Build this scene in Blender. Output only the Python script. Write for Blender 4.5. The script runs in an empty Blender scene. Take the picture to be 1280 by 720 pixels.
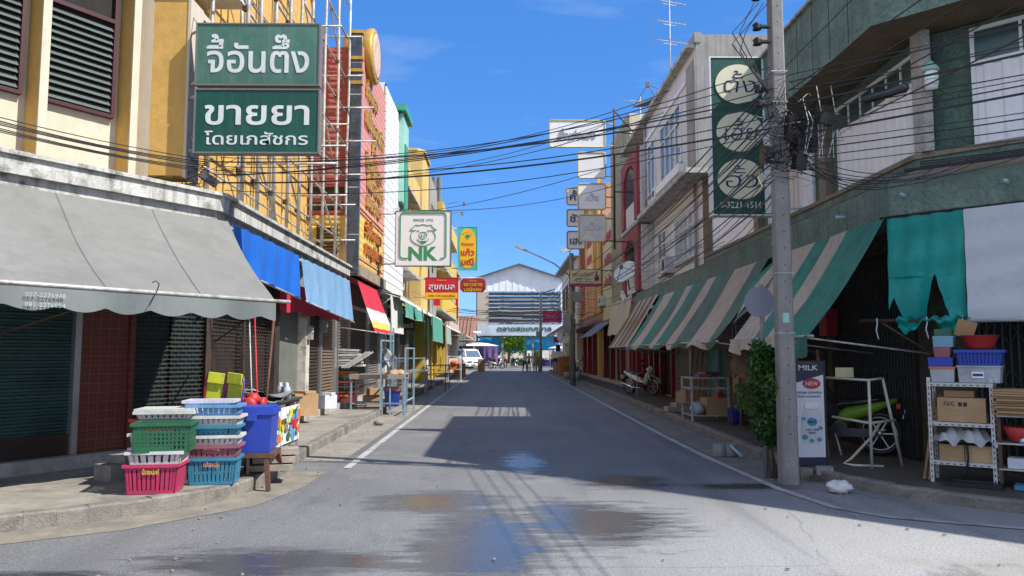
import bpy, bmesh, math, random
from mathutils import Vector, Matrix
R = math.radians
random.seed(7)
SC = bpy.context.scene
COL = SC.collection

# ------------------------------------------------------------------ camera, sky, sun, exposure
cam = bpy.data.cameras.new('camera'); camo = bpy.data.objects.new('camera', cam); COL.objects.link(camo)
camo.location = (0, 0, 1.6)
cam.sensor_width = 36; cam.lens = 961/1280*36
cam.clip_start = .1; cam.clip_end = 2000
camo.rotation_euler = (R(90)+math.atan(81.5/961), 0, -math.atan(13/961))
SC.camera = camo
SUN_EL, SUN_AZ = 47.8, 111.0           # azimuth from +Y towards +X
w = bpy.data.worlds.new('World'); SC.world = w; w.use_nodes = True
nt = w.node_tree; nt.nodes.clear()
sky = nt.nodes.new('ShaderNodeTexSky'); sky.sky_type = 'NISHITA'; sky.sun_disc = False
sky.sun_elevation = R(SUN_EL); sky.sun_rotation = R(SUN_AZ); sky.ozone_density = 5.0; sky.air_density = 1.0; sky.dust_density = .05; sky.altitude = 2500
hs = nt.nodes.new('ShaderNodeHueSaturation'); hs.inputs['Saturation'].default_value = 1.1; hs.inputs['Value'].default_value = 1.0
bg = nt.nodes.new('ShaderNodeBackground'); bg.inputs['Strength'].default_value = .13
wo = nt.nodes.new('ShaderNodeOutputWorld')
def wn(kind, **k):
    q = nt.nodes.new(kind)
    for a, v in k.items(): setattr(q, a, v)
    return q
nt.links.new(sky.outputs[0], hs.inputs['Color'])
m1 = wn('ShaderNodeMix', data_type='RGBA'); m1.inputs[0].default_value = .6; m1.inputs[7].default_value = (.17, 1.02, 3.2, 1)   # clear deep blue, evened out
nt.links.new(hs.outputs[0], m1.inputs[6])
# added unseen white cloud behind the camera and to the west, as fill light
tcw = wn('ShaderNodeTexCoord'); spw = wn('ShaderNodeSeparateXYZ'); nt.links.new(tcw.outputs['Generated'], spw.inputs[0])
nw = wn('ShaderNodeTexNoise'); nw.inputs['Scale'].default_value = 2.6; nw.inputs['Detail'].default_value = 7; nt.links.new(tcw.outputs['Generated'], nw.inputs[0])
r1 = wn('ShaderNodeMapRange', clamp=True); r1.inputs[1].default_value = .42; r1.inputs[2].default_value = .6; nt.links.new(nw.outputs['Fac'], r1.inputs[0])
r2 = wn('ShaderNodeMapRange', clamp=True); r2.inputs[1].default_value = -.05; r2.inputs[2].default_value = -.45; nt.links.new(spw.outputs[1], r2.inputs[0])
r4 = wn('ShaderNodeMapRange', clamp=True); r4.inputs[1].default_value = -.38; r4.inputs[2].default_value = -.62; nt.links.new(spw.outputs[0], r4.inputs[0])
mx_ = wn('ShaderNodeMath', operation='MAXIMUM'); nt.links.new(r2.outputs[0], mx_.inputs[0]); nt.links.new(r4.outputs[0], mx_.inputs[1])
mm = wn('ShaderNodeMath', operation='MULTIPLY'); nt.links.new(r1.outputs[0], mm.inputs[0]); nt.links.new(mx_.outputs[0], mm.inputs[1])
m2 = wn('ShaderNodeMix', data_type='RGBA'); m2.inputs[7].default_value = (5.2, 5.4, 5.9, 1); nt.links.new(mm.outputs[0], m2.inputs[0]); nt.links.new(m1.outputs[2], m2.inputs[6])
# faint wisps low over the end of the street
mpw = wn('ShaderNodeMapping'); mpw.inputs['Scale'].default_value = (2.2, 1, 9); nt.links.new(tcw.outputs['Generated'], mpw.inputs[0])
n3 = wn('ShaderNodeTexNoise'); n3.inputs['Scale'].default_value = 2.1; n3.inputs['Detail'].default_value = 6; nt.links.new(mpw.outputs[0], n3.inputs[0])
r3 = wn('ShaderNodeMapRange', clamp=True); r3.inputs[1].default_value = .54; r3.inputs[2].default_value = .8; r3.inputs[4].default_value = .3; nt.links.new(n3.outputs['Fac'], r3.inputs[0])
m3 = wn('ShaderNodeMix', data_type='RGBA'); m3.inputs[7].default_value = (3.2, 3.5, 4.0, 1); nt.links.new(r3.outputs[0], m3.inputs[0]); nt.links.new(m2.outputs[2], m3.inputs[6])
nt.links.new(m3.outputs[2], bg.inputs['Color']); nt.links.new(bg.outputs[0], wo.inputs[0])
sl = bpy.data.lights.new('sun', 'SUN'); sl.energy = 3.9; sl.angle = R(.53); sl.color = (1, .955, .88)
so = bpy.data.objects.new('sun', sl); COL.objects.link(so)
sd = Vector((math.sin(R(SUN_AZ))*math.cos(R(SUN_EL)), math.cos(R(SUN_AZ))*math.cos(R(SUN_EL)), math.sin(R(SUN_EL))))
so.rotation_euler = sd.to_track_quat('Z', 'Y').to_euler(); so.location = (30, -10, 40)
SC.view_settings.view_transform = 'Standard'; SC.view_settings.look = 'None'
SC.view_settings.exposure = 1.0; SC.view_settings.gamma = 1
SC.cycles.max_bounces = 6

# ------------------------------------------------------------------ materials
MATS = {}
def mat(name, col, rough=.8, noise=.18, scale=3, bump=.15, bscale=40, streak=0, scol=(.05,.045,.04), metal=0, transl=0, alpha=None, spec=.4, grime=0, gcol=(.06,.05,.04), gsc=1.2, emit=0):
    if name in MATS: return MATS[name]
    m = bpy.data.materials.new(name); m.use_nodes = True
    n = m.node_tree.nodes; L = m.node_tree.links
    b = n['Principled BSDF']; out = n['Material Output']
    tc = n.new('ShaderNodeNewGeometry')
    pos = tc.outputs['Position']
    def nz(sc, det=4, vec=pos, rgh=.6):
        t = n.new('ShaderNodeTexNoise'); t.inputs['Scale'].default_value = sc; t.inputs['Detail'].default_value = det; t.inputs['Roughness'].default_value = rgh
        L.new(vec, t.inputs['Vector']); return t.outputs['Fac']
    def mx(f, a, c):
        t = n.new('ShaderNodeMix'); t.data_type = 'RGBA'
        L.new(f, t.inputs[0])
        for v, i in ((a, 6), (c, 7)):
            if isinstance(v, tuple): t.inputs[i].default_value = (*v, 1)
            else: L.new(v, t.inputs[i])
        return t.outputs[2]
    def ramp(f, a, c):
        t = n.new('ShaderNodeMapRange'); t.inputs[1].default_value = a; t.inputs[2].default_value = c; t.clamp = True
        L.new(f, t.inputs[0]); return t.outputs[0]
    lo = tuple(max(0, c*(1-noise)) for c in col); hi = tuple(min(1, c*(1+noise)) for c in col)
    c = mx(ramp(nz(scale), .3, .7), lo, hi)
    if noise > .02: c = mx(ramp(nz(scale*9, 3), .42, .75), c, tuple(x*(1-noise*.8) for x in col))
    if streak:
        mp = n.new('ShaderNodeMapping'); mp.inputs['Scale'].default_value = (5, 5, .35); L.new(pos, mp.inputs[0])
        f = ramp(nz(1.6, 5, mp.outputs[0]), .5, .78)
        mu = n.new('ShaderNodeMath'); mu.operation = 'MULTIPLY'; mu.inputs[1].default_value = streak; L.new(f, mu.inputs[0])
        c = mx(mu.outputs[0], c, scol)
    if grime:
        f = ramp(nz(gsc, 7, pos, .68), .5, .66)
        mu = n.new('ShaderNodeMath'); mu.operation = 'MULTIPLY'; mu.inputs[1].default_value = grime; L.new(f, mu.inputs[0])
        c = mx(mu.outputs[0], c, gcol)
    L.new(c, b.inputs['Base Color'])
    b.inputs['Roughness'].default_value = rough; b.inputs['Metallic'].default_value = metal
    b.inputs['Specular IOR Level'].default_value = spec
    if bump:
        bp = n.new('ShaderNodeBump'); bp.inputs['Strength'].default_value = bump; bp.inputs['Distance'].default_value = .02 if bump < .8 else .07
        L.new(nz(bscale, 4), bp.inputs['Height']); L.new(bp.outputs[0], b.inputs['Normal'])
    if transl:
        t = n.new('ShaderNodeBsdfTranslucent'); L.new(c, t.inputs[0])
        s = n.new('ShaderNodeMixShader'); s.inputs[0].default_value = transl
        L.new(b.outputs[0], s.inputs[1]); L.new(t.outputs[0], s.inputs[2]); L.new(s.outputs[0], out.inputs[0])
    if alpha is not None:
        b.inputs['Alpha'].default_value = alpha
    MATS[name] = m
    return m
def glass(name, col, rough=.06):
    m = mat(name, col, rough, noise=.1, bump=.0, spec=.7); return m

# ------------------------------------------------------------------ mesh builder
ORG = {}
class MB:
    def __init__(s): s.v = []; s.f = []; s.m = []; s.sm = []; s.T = None
    def frame(s, O, u, n=None):
        """local (a, b, z): a along u, b along the outward normal n, z up"""
        u = Vector((u[0], u[1], 0)).normalized()
        n = Vector((n[0], n[1], 0)).normalized()
        s.T = (Vector(O), u, n); return s
    def world(s): s.T = None; return s
    def p(s, c):
        if s.T:
            O, u, n = s.T; return O+u*c[0]+n*c[1]+Vector((0, 0, c[2]))
        return Vector(c)
    def add(s, vs, fs, m=0, smooth=False):
        k = len(s.v); s.v += [s.p(c) for c in vs]
        for f in fs: s.f.append([i+k for i in f]); s.m.append(m if not callable(m) else m(f)); s.sm.append(smooth)
        return s
    def box(s, x0, x1, y0, y1, z0, z1, m=0):
        vs = [(x, y, z) for z in (z0, z1) for y in (y0, y1) for x in (x0, x1)]
        return s.add(vs, [(0, 2, 3, 1), (4, 5, 7, 6), (0, 1, 5, 4), (2, 6, 7, 3), (0, 4, 6, 2), (1, 3, 7, 5)], m)
    def rbox(s, c, size, rz=0, rx=0, ry=0, m=0, taper=1):
        M = Matrix.Rotation(rz, 3, 'Z') @ Matrix.Rotation(ry, 3, 'Y') @ Matrix.Rotation(rx, 3, 'X'); c = Vector(c)
        vs = []
        for z in (-.5, .5):
            k = taper if z < 0 else 1
            for y in (-.5, .5):
                for x in (-.5, .5): vs.append(c+M @ Vector((x*size[0]*k, y*size[1]*k, z*size[2])))
        return s.add(vs, [(0, 2, 3, 1), (4, 5, 7, 6), (0, 1, 5, 4), (2, 6, 7, 3), (0, 4, 6, 2), (1, 3, 7, 5)], m)
    def prism(s, poly, z0, z1, m=0, mtop=None, mbot=None):
        n = len(poly)
        vs = [(x, y, z0) for x, y in poly]+[(x, y, z1) for x, y in poly]
        s.add(vs, [(i, (i+1) % n, n+(i+1) % n, n+i) for i in range(n)], m)
        s.add(vs[n:], [tuple(range(n))], m if mtop is None else mtop)
        return s.add(vs[:n], [tuple(reversed(range(n)))], m if mbot is None else mbot)
    def tube(s, pts, r, n=6, m=0, cap=True, closed=False):
        pts = [Vector(q) for q in pts]; k = len(pts)
        rs = r if isinstance(r, (list, tuple)) else [r]*k
        vs = []; up0 = None
        for i, q in enumerate(pts):
            if closed: t = pts[(i+1) % k]-pts[i-1]
            else: t = (pts[min(i+1, k-1)]-pts[max(i-1, 0)])
            if t.length < 1e-9: t = Vector((0, 0, 1))
            t.normalize()
            a = up0 if up0 is not None else (Vector((0, 0, 1)) if abs(t.z) < .9 else Vector((1, 0, 0)))
            a = (a-t*a.dot(t));
            if a.length < 1e-6: a = t.orthogonal()
            a.normalize(); up0 = a; b = t.cross(a)
            for j in range(n):
                th = 2*math.pi*j/n+math.pi/4*(n == 4)
                vs.append(q+(a*math.cos(th)+b*math.sin(th))*rs[i])
        fs = []
        for i in range(k if closed else k-1):
            i2 = (i+1) % k
            for j in range(n): fs.append((i*n+j, i*n+(j+1) % n, i2*n+(j+1) % n, i2*n+j))
        if cap and not closed: fs += [tuple(reversed(range(n))), tuple(range((k-1)*n, k*n))]
        return s.add(vs, fs, m, n > 4)
    def bar(s, a, b, w, h=None, m=0):
        """square bar from a to b"""
        return s.tube([a, b], w*.7071, 4, m)
    def lathe(s, prof, c=(0, 0, 0), axis='z', n=16, m=0, cap=True):
        vs = []; c = Vector(c); k = len(prof)
        for r, h in prof:
            for j in range(n):
                t = 2*math.pi*j/n; a, b = r*math.cos(t), r*math.sin(t)
                vs.append(c+Vector({'z': (a, b, h), 'y': (a, h, b), 'x': (h, a, b)}[axis]))
        fs = [(i*n+j, i*n+(j+1) % n, (i+1)*n+(j+1) % n, (i+1)*n+j) for i in range(k-1) for j in range(n)]
        if cap: fs += [tuple(reversed(range(n))), tuple(range((k-1)*n, k*n))]
        return s.add(vs, fs, m, True)
    def sheet(s, nu, nv, fn, m=0, smooth=True, mf=None, skip=None):
        vs = [fn(i/nu, j/nv) for j in range(nv+1) for i in range(nu+1)]
        k = len(s.v); s.v += [s.p(c) for c in vs]
        for j in range(nv):
            for i in range(nu):
                if skip and skip(i/nu, j/nv): continue
                s.f.append([k+j*(nu+1)+i, k+j*(nu+1)+i+1, k+(j+1)*(nu+1)+i+1, k+(j+1)*(nu+1)+i])
                s.m.append(mf(i/nu, j/nv) if mf else m); s.sm.append(smooth)
        return s
    def corr(s, a0, a1, z0, z1, b, per=.1, dep=.03, m=0, vertical=False):
        """corrugated panel in the frame plane b (trapezoid ribs, horizontal or vertical)"""
        lo, hi = (a0, a1) if vertical else (z0, z1)
        n = max(1, round((hi-lo)/per)); st = (hi-lo)/n; pr = []
        for i in range(n):
            q = lo+i*st
            pr += [(q, 0), (q+st*.35, 0), (q+st*.5, dep), (q+st*.85, dep)]
        pr.append((hi, 0)); vs = []
        for q, d in pr:
            if vertical: vs += [(q, b+d, z0), (q, b+d, z1)]
            else: vs += [(a0, b+d, q), (a1, b+d, q)]
        return s.add(vs, [(2*i, 2*i+1, 2*i+3, 2*i+2) for i in range(len(pr)-1)], m)
    def blob(s, c, r, n=10, k=6, m=0, jit=0):
        vs = []; c = Vector(c)
        for i in range(k+1):
            ph = math.pi*i/k
            for j in range(n):
                t = 2*math.pi*j/n; q = 1+random.uniform(-jit, jit)
                vs.append(c+Vector((r[0]*math.sin(ph)*math.cos(t)*q, r[1]*math.sin(ph)*math.sin(t)*q, r[2]*math.cos(ph)*q)))
        return s.add(vs, [(i*n+j, i*n+(j+1) % n, (i+1)*n+(j+1) % n, (i+1)*n+j) for i in range(k) for j in range(n)], m, True)
    def text(s, body, O, u, up, h, width=None, bold=.0, ext=.004, m=0, align='C', shear=0):
        """writing: O is the baseline centre, h the size of the type, width fits the line"""
        O, u, up = Vector(O), Vector(u).normalized(), Vector(up).normalized(); nn = u.cross(up)
        TONE = '\u0e48\u0e49\u0e4a\u0e4b\u0e4c'; UPV = '\u0e31\u0e34\u0e35\u0e36\u0e37'
        main = ''; tones = []
        for i, ch in enumerate(body):
            if ch in TONE and i and body[i-1] in UPV: tones.append((main, ch))
            else: main += ch
        def conv(t):
            c = bpy.data.curves.new('t', 'FONT'); c.body = t; c.resolution_u = 2; c.extrude = .5; c.offset = bold
            o = bpy.data.objects.new('t', c); COL.objects.link(o)
            dg = bpy.context.evaluated_depsgraph_get(); dg.update()
            me = bpy.data.meshes.new_from_object(o.evaluated_get(dg))
            r = ([v.co.copy() for v in me.vertices], [tuple(f.vertices) for f in me.polygons])
            bpy.data.objects.remove(o); bpy.data.curves.remove(c); bpy.data.meshes.remove(me)
            return r
        V, F = conv(main)
        if not V: return s
        x0 = min(v.x for v in V); x1 = max(v.x for v in V)
        sets = [(V, F, 0, 0)]
        for pre, ch in tones:
            pv, _ = conv(pre); tv, tf = conv(ch)
            sets.append((tv, tf, max(v.x for v in pv)+.03, .17))
        sx = h if width is None else width/(x1-x0)
        mid = (x0+x1)/2 if align == 'C' else x0
        for V, F, dx, dy in sets:
            pts = [O+u*((v.x+dx-mid)*sx+shear*(v.y+dy)*h)+up*((v.y+dy)*h)+nn*(v.z+.5)*ext for v in V]
            s.add(pts, F, m)
        return s
    def build(s, name, mats, parent=None, loc=None, fix=True):
        me = bpy.data.meshes.new(name)
        o = ORG[parent.name] if parent is not None else Vector(loc) if loc is not None else Vector((0, 0, 0))
        me.from_pydata([v-o for v in s.v], [], s.f)
        if not isinstance(mats, (list, tuple)): mats = [mats]
        for q in mats: me.materials.append(q)
        me.polygons.foreach_set('material_index', s.m); me.polygons.foreach_set('use_smooth', s.sm)
        me.update()
        if fix:
            bm = bmesh.new(); bm.from_mesh(me); bmesh.ops.recalc_face_normals(bm, faces=bm.faces); bm.to_mesh(me); bm.free()
        ob = bpy.data.objects.new(name, me); COL.objects.link(ob)
        if parent is not None: ob.parent = parent
        else: ob.location = o
        ORG[ob.name] = o
        return ob
REL = [('at the far right end', 'at the far shaded end'), ('at the far left', 'at the far sunlit end'), ('left corner shophouse', 'cream corner shophouse'), ('left shophouse', 'cream corner shophouse'), ('the left and right rows', 'the sunlit and shaded rows'), ('left pavement', 'sunlit pavement'), ('left gutter', 'sunlit gutter'), ('left canopy', 'sunlit canopy'), ('left row', 'sunlit row'), ('right shophouse', 'shaded shophouse'), ('right pavement', 'shaded pavement'), ('right row', 'shaded row'), ('right kerb', 'shaded kerb'), ('right gutter', 'shaded gutter'), ('right corner', 'green corner building'), ('right shops', 'shaded shops'), ('right pier', 'shaded pier'), ('two left roller', 'two sunlit roller'), ('dark roller shutter on the left', 'dark roller shutter on the sunlit side'), ('stripes awning of', 'stripes of'), ('awning of brown and cream stripes on the right', 'awning of brown and cream stripes'), ('far right buildings', 'far shaded buildings'), ('far right tile', 'far shaded tile'), ('far right stalls', 'far shaded stalls'), ('far right shops', 'far shaded shops'), ('road edge on the left', 'sunlit road edge'), ('on the cables right of the pole', 'on the cables beside the concrete pole'), ('to the right along', 'along'), ('green ledge on the right', 'green ledge'), ('the far right', 'the far shaded end')]
def LBL(s):
    for a, c in REL: s = s.replace(a, c)
    return s
def thing(name, label, cat, loc=(0, 0, 0), group=None):
    o = bpy.data.objects.new(name, None); COL.objects.link(o); o.location = loc; o.empty_display_size = .2
    o['label'] = LBL(label); o['category'] = cat
    if group: o['group'] = group
    ORG[o.name] = Vector(loc); return o
def single(mb, name, mats, label, cat, group=None, fix=True):
    lo = [min(v[i] for v in mb.v) for i in range(3)]; hi = [max(v[i] for v in mb.v) for i in range(2)]
    o = mb.build(name, mats, loc=((lo[0]+hi[0])/2, (lo[1]+hi[1])/2, lo[2]), fix=fix)
    o['label'] = LBL(label); o['category'] = cat
    if group: o['group'] = group
    return o
def struct(mb, name, mats, kind='structure', fix=True):
    o = mb.build(name, mats, fix=fix); o['kind'] = kind; return o
def dup(root, loc, rz=0, label=None, group=None):
    r = root.copy(); COL.objects.link(r); r.location = loc; r.rotation_euler = (0, 0, rz)
    if label: r['label'] = label
    if group: r['group'] = group
    for ch in [c for c in KIDS(root)]:
        c = ch.copy(); COL.objects.link(c); c.parent = r
        for g in KIDS(ch):
            d = g.copy(); COL.objects.link(d); d.parent = c
    return r
def KIDS(o): return [c for c in bpy.data.objects if c.parent == o]
def place(root, loc, rz): root.location = loc; root.rotation_euler = (0, 0, rz); return root

M = dict(
 asphalt=None,
 conc=mat('concrete', (.24, .22, .19), .9, .25, 1.5, .4, 60, grime=.55, gcol=(.13, .115, .1), gsc=1.6),
 conc_step=mat('step_concrete', (.36, .33, .3), .85, .25, 2, .3, 60, grime=.6, gcol=(.12, .11, .1)),
 ledge=mat('stained_ledge', (.47, .46, .43), .9, .22, 4, .5, 50, streak=.75, scol=(.05, .05, .045), grime=.8, gcol=(.05, .05, .045), gsc=3),
 kerb=mat('kerb_concrete', (.2, .185, .16), .9, .3, 3, .6, 50, grime=.85, gcol=(.09, .08, .07), gsc=2.5),
 cream=mat('cream_plaster', (.52, .455, .35), .85, .1, .8, .15, 40, streak=.5, scol=(.4, .34, .25), grime=.25, gcol=(.38, .33, .26), gsc=2),
 ochre=mat('ochre_plaster', (.56, .335, .09), .85, .15, 1.0, .2, 40, streak=.55, scol=(.36, .22, .08), grime=.25, gcol=(.36, .24, .1), gsc=2.5),
 white=mat('white_paint', (.72, .73, .73), .6, .07, 2, .05, 40, streak=.25, scol=(.36, .35, .33)),
 whitewall=mat('white_wall', (.62, .61, .6), .85, .12, 1.2, .15, 50, streak=.65, scol=(.26, .24, .21), grime=.3, gcol=(.36, .33, .29)),
 steel=mat('galvanised_tube', (.46, .45, .43), .55, .3, 9, .1, 80, metal=.3, grime=.65, gcol=(.19, .12, .075), gsc=5),
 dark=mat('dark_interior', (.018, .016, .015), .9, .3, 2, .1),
 black=mat('black_rubber', (.012, .012, .013), .5, .2, 8, .05),
 cable=mat('black_cable', (.012, .012, .014), .45, .1, 5, 0),
 dkgreen=mat('dark_green_shutter', (.02, .06, .055), .45, .3, 3, .1, 40, grime=.4, gcol=(.02, .02, .02)),
 dkbrown=mat('dark_brown_shutter', (.045, .032, .026), .5, .3, 3, .1),
 greysh=mat('grey_shutter', (.16, .15, .14), .5, .15, 2, .1, streak=.5, scol=(.08, .07, .06)),
 brownsh=mat('brown_shutter', (.17, .125, .09), .5, .2, 2, .1, streak=.5, scol=(.06, .05, .04)),
 alu=mat('aluminium', (.5, .5, .5), .35, .1, 4, .03, metal=.8),
 redtile=mat('red_tile', (.22, .035, .025), .3, .3, 5, .05),
 tarpgrey=mat('grey_awning_cloth', (.17, .172, .16), .75, .1, 1, .12, 14, streak=.35, scol=(.12, .115, .1), grime=.45, gcol=(.12, .118, .105), gsc=1.3),
 blue=mat('blue_tarp', (.012, .13, .55), .45, .15, 1.5, .12, 25, transl=.15),
 paleblue=mat('faded_blue_tarp', (.16, .31, .50), .7, .14, 1.2, .1, 25, transl=.15, streak=.45, scol=(.3, .42, .52)),
 red=mat('red_paint', (.5, .02, .03), .5, .12, 2, .05, 40, grime=.2, gcol=(.25, .03, .03)),
 redcloth=mat('red_cloth', (.55, .03, .06), .8, .15, 2, .08, 30, transl=.2),
 whitecloth=mat('white_cloth', (.62, .62, .58), .8, .1, 2, .08, 30, transl=.15, streak=.4, scol=(.36, .35, .3)),
 yelcloth=mat('yellow_cloth', (.66, .5, .1), .8, .12, 2, .08, 30, transl=.15),
 teal=mat('teal_cloth', (.02, .30, .24), .7, .14, 2, .1, 30, transl=.25, grime=.2, gcol=(.02, .16, .13)),
 tealclear=mat('teal_plastic', (.008, .36, .32), .35, .18, 2, .15, 14, transl=.3, streak=.4, scol=(.005, .2, .18)),
 whiteplastic=mat('white_plastic_sheet', (.66, .69, .74), .5, .1, 1.5, .2, 12, transl=.25, grime=.35, gcol=(.4, .4, .42), gsc=1.5),
 awnteal=mat('awning_teal_stripe', (.065, .29, .22), .8, .28, 2, .15, 14, transl=.2, streak=.7, scol=(.04, .12, .095), grime=.5, gcol=(.09, .17, .13), gsc=2),
 awnolive=mat('awning_sage_stripe', (.15, .235, .185), .8, .25, 2, .1, 30, transl=.25, streak=.6, scol=(.07, .11, .085), grime=.45, gcol=(.15, .17, .13), gsc=2),
 awncream=mat('awning_cream_stripe', (.62, .54, .43), .8, .18, 2, .1, 30, transl=.25, streak=.6, scol=(.27, .22, .16), grime=.5, gcol=(.33, .27, .2), gsc=2),
 awnbrown=mat('awning_brown_stripe', (.26, .17, .11), .8, .2, 2, .1, 30, transl=.25),
 greenstucco=mat('green_stucco', (.17, .235, .195), .9, .3, 2.0, 1.0, 15, streak=.5, scol=(.06, .09, .07)),
 greenwall=mat('green_roughcast', (.12, .185, .145), .9, .35, 3, 1.0, 20, streak=.3, scol=(.03, .06, .04)),
 beigecast=mat('beige_roughcast', (.36, .30, .22), .9, .25, 3, .9, 40, grime=.4, gcol=(.15, .12, .08)),
 brownsoffit=mat('brown_soffit', (.19, .14, .085), .9, .25, 2, .8, 40, grime=.4, gcol=(.09, .065, .04)),
 pebble=mat('pebble_wall', (.11, .09, .06), .9, .45, 9, .9, 60),
 concpole=mat('pole_concrete', (.23, .22, .21), .85, .2, 3, .3, 60, streak=.6, scol=(.09, .085, .08)),
 greysidewall=mat('grey_render', (.30, .29, .27), .9, .2, 1.2, .3, 40, streak=.75, scol=(.1, .09, .085)),
 signgreen=mat('sign_green', (.004, .068, .045), .5, .22, 1.5, .03, 30, streak=.6, scol=(.03, .115, .09), grime=.3, gcol=(.015, .05, .04), gsc=2.5),
 signgreen2=mat('sheen_sign_green', (.06, .15, .105), .45, .25, 1.2, .03, 30, streak=.8, scol=(.13, .21, .165), grime=.3, gcol=(.04, .1, .075), gsc=2.5),  # sheen on the upper sign put into a paler green
 letter=mat('letter_white', (.6, .62, .61), .6, .12, 2, 0, streak=.35, scol=(.4, .44, .42)),
 gold=mat('gold_letter', (.5, .31, .06), .4, .2, 6, .05, metal=.25),
 goldp=mat('gold_paint', (.55, .34, .05), .5, .15, 4, .05),
 pink=mat('pink_cladding', (.55, .23, .19), .6, .1, 1, .05, streak=.2, scol=(.45, .17, .15)),
 redclad=mat('red_cladding', (.36, .085, .075), .65, .15, 1, .05, streak=.5, scol=(.26, .09, .08)),
 yelclad=mat('yellow_cladding', (.62, .42, .1), .6, .12, 1, .05, streak=.25, scol=(.45, .3, .08)),
 yellow=mat('yellow_plaster', (.6, .43, .15), .85, .15, .8, .12, 50, streak=.7, scol=(.33, .26, .14)),
 yellowb=mat('bright_yellow_paint', (.62, .43, .07), .8, .13, .8, .1, 50, streak=.6, scol=(.38, .28, .1)),
 stripglass=mat('black_glass_strip', (.05, .07, .1), .12, .6, 3, .05, spec=.8),
 greenpanel=mat('pale_green_panel', (.28, .52, .43), .6, .12, 1.5, .05, streak=.3, scol=(.12, .3, .24)),
 signwhite=mat('sign_white', (.72, .73, .74), .4, .06, 1, .02, streak=.3, scol=(.5, .49, .46)),
 nkgreen=mat('emblem_green', (.03, .25, .10), .5, .1, 3, 0),
 signred=mat('sign_red', (.5, .012, .03), .45, .1, 2, .02),
 signdkred=mat('sign_dark_red', (.33, .02, .02), .45, .1, 2, .02),
 signyellow=mat('sign_yellow', (.75, .43, .015), .45, .1, 2, .02),
 signteal=mat('sign_teal', (.06, .42, .32), .45, .1, 2, .02),
 signpink=mat('sign_magenta', (.48, .02, .14), .45, .1, 2, .02),
 signcream=mat('sign_cream', (.66, .63, .36), .5, .08, 2, .02),
 rust=mat('rust_steel', (.10, .048, .03), .8, .35, 6, .2, 60),
 brownframe=mat('brown_sign_frame', (.36, .2, .07), .6, .2, 4, .05),
 creamsign=mat('cream_sign_disc', (.66, .63, .46), .5, .06, 2, .03),
 navy=mat('navy_ink', (.02, .015, .11), .5, .1, 3, 0),
 glassd=glass('dark_glass', (.03, .035, .04)), glassb=glass('blue_grey_glass', (.1, .14, .18)),
 glassg=glass('green_glass', (.03, .07, .05), .2),
 cardboard=mat('cardboard', (.36, .23, .12), .9, .15, 3, .1, 40), wood=mat('worn_wood', (.25, .15, .08), .8, .3, 4, .2, 40),
 greywood=mat('weathered_board', (.3, .26, .22), .9, .25, 4, .2, 40),
 skin=mat('skin', (.32, .18, .12), .6, .08, 4, 0), hair=mat('black_hair', (.012, .01, .01), .6, .1, 9, .1),
 chrome=mat('chrome', (.6, .6, .6), .15, .05, 3, 0, metal=1),
 whiteenamel=mat('white_enamel', (.75, .75, .74), .25, .04, 2, 0, spec=.6),
 blackenamel=mat('black_enamel', (.015, .015, .017), .25, .1, 3, 0, spec=.6),
 lamp_orange=mat('orange_lens', (.6, .16, .01), .2, .05, 3, 0), lamp_clear=mat('clear_lens', (.7, .72, .74), .08, .03, 3, 0, spec=.8), lamp_red=mat('red_lens', (.5, .01, .01), .2, .05, 3, 0),
 leaf=mat('dark_leaf', (.028, .075, .018), .5, .4, 14, .05, transl=.2), leafb=mat('bright_leaf', (.14, .28, .03), .6, .3, 3, .05, transl=.35),
 leafm=mat('mid_leaf', (.05, .12, .02), .55, .3, 9, .05, transl=.25), bark=mat('bark', (.12, .085, .06), .9, .3, 6, .4, 40),
 roofgrey=mat('old_fibre_roof', (.27, .25, .23), .9, .2, 2, .2, grime=.5, gcol=(.12, .1, .09)), rooftile=mat('old_clay_tiles', (.26, .13, .09), .9, .35, 4, .5, 30, grime=.5, gcol=(.12, .09, .08)),
 metalwhite=mat('white_metal_sheet', (.74, .77, .79), .6, .12, .5, .05, streak=.35, scol=(.33, .34, .34)),
 metalgrey=mat('grey_metal_sheet', (.2, .205, .21), .6, .12, .6, .1, streak=.35, scol=(.2, .2, .2)),
 tarpcyan=mat('cyan_tarp', (.03, .30, .55), .6, .15, .6, .1, 8, transl=.3),
 bannerblue=mat('pale_blue_banner', (.46, .54, .62), .6, .2, .5, .1, 6),
 purple=mat('purple_cloth', (.17, .1, .27), .8, .15, 1, .1, 10, transl=.2), khaki=mat('khaki_cloth', (.3, .23, .13), .9, .1, 6, .05),
 blackcloth=mat('black_cloth', (.015, .015, .018), .9, .1, 6, .05), yshirt=mat('yellow_shirt', (.55, .38, .03), .9, .1, 6, .05), wshirt=mat('white_shirt', (.6, .6, .58), .9, .08, 6, .05), tanshirt=mat('tan_vest', (.4, .27, .15), .9, .1, 6, .05),
)
def plastic(name, col, dirt=.5):
    col = tuple(c*.82+.012 for c in col); return mat('plastic_'+name, col, .5, .16, 4, .06, 40, grime=dirt, gcol=tuple(c*.4+.035 for c in col), gsc=6)
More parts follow.
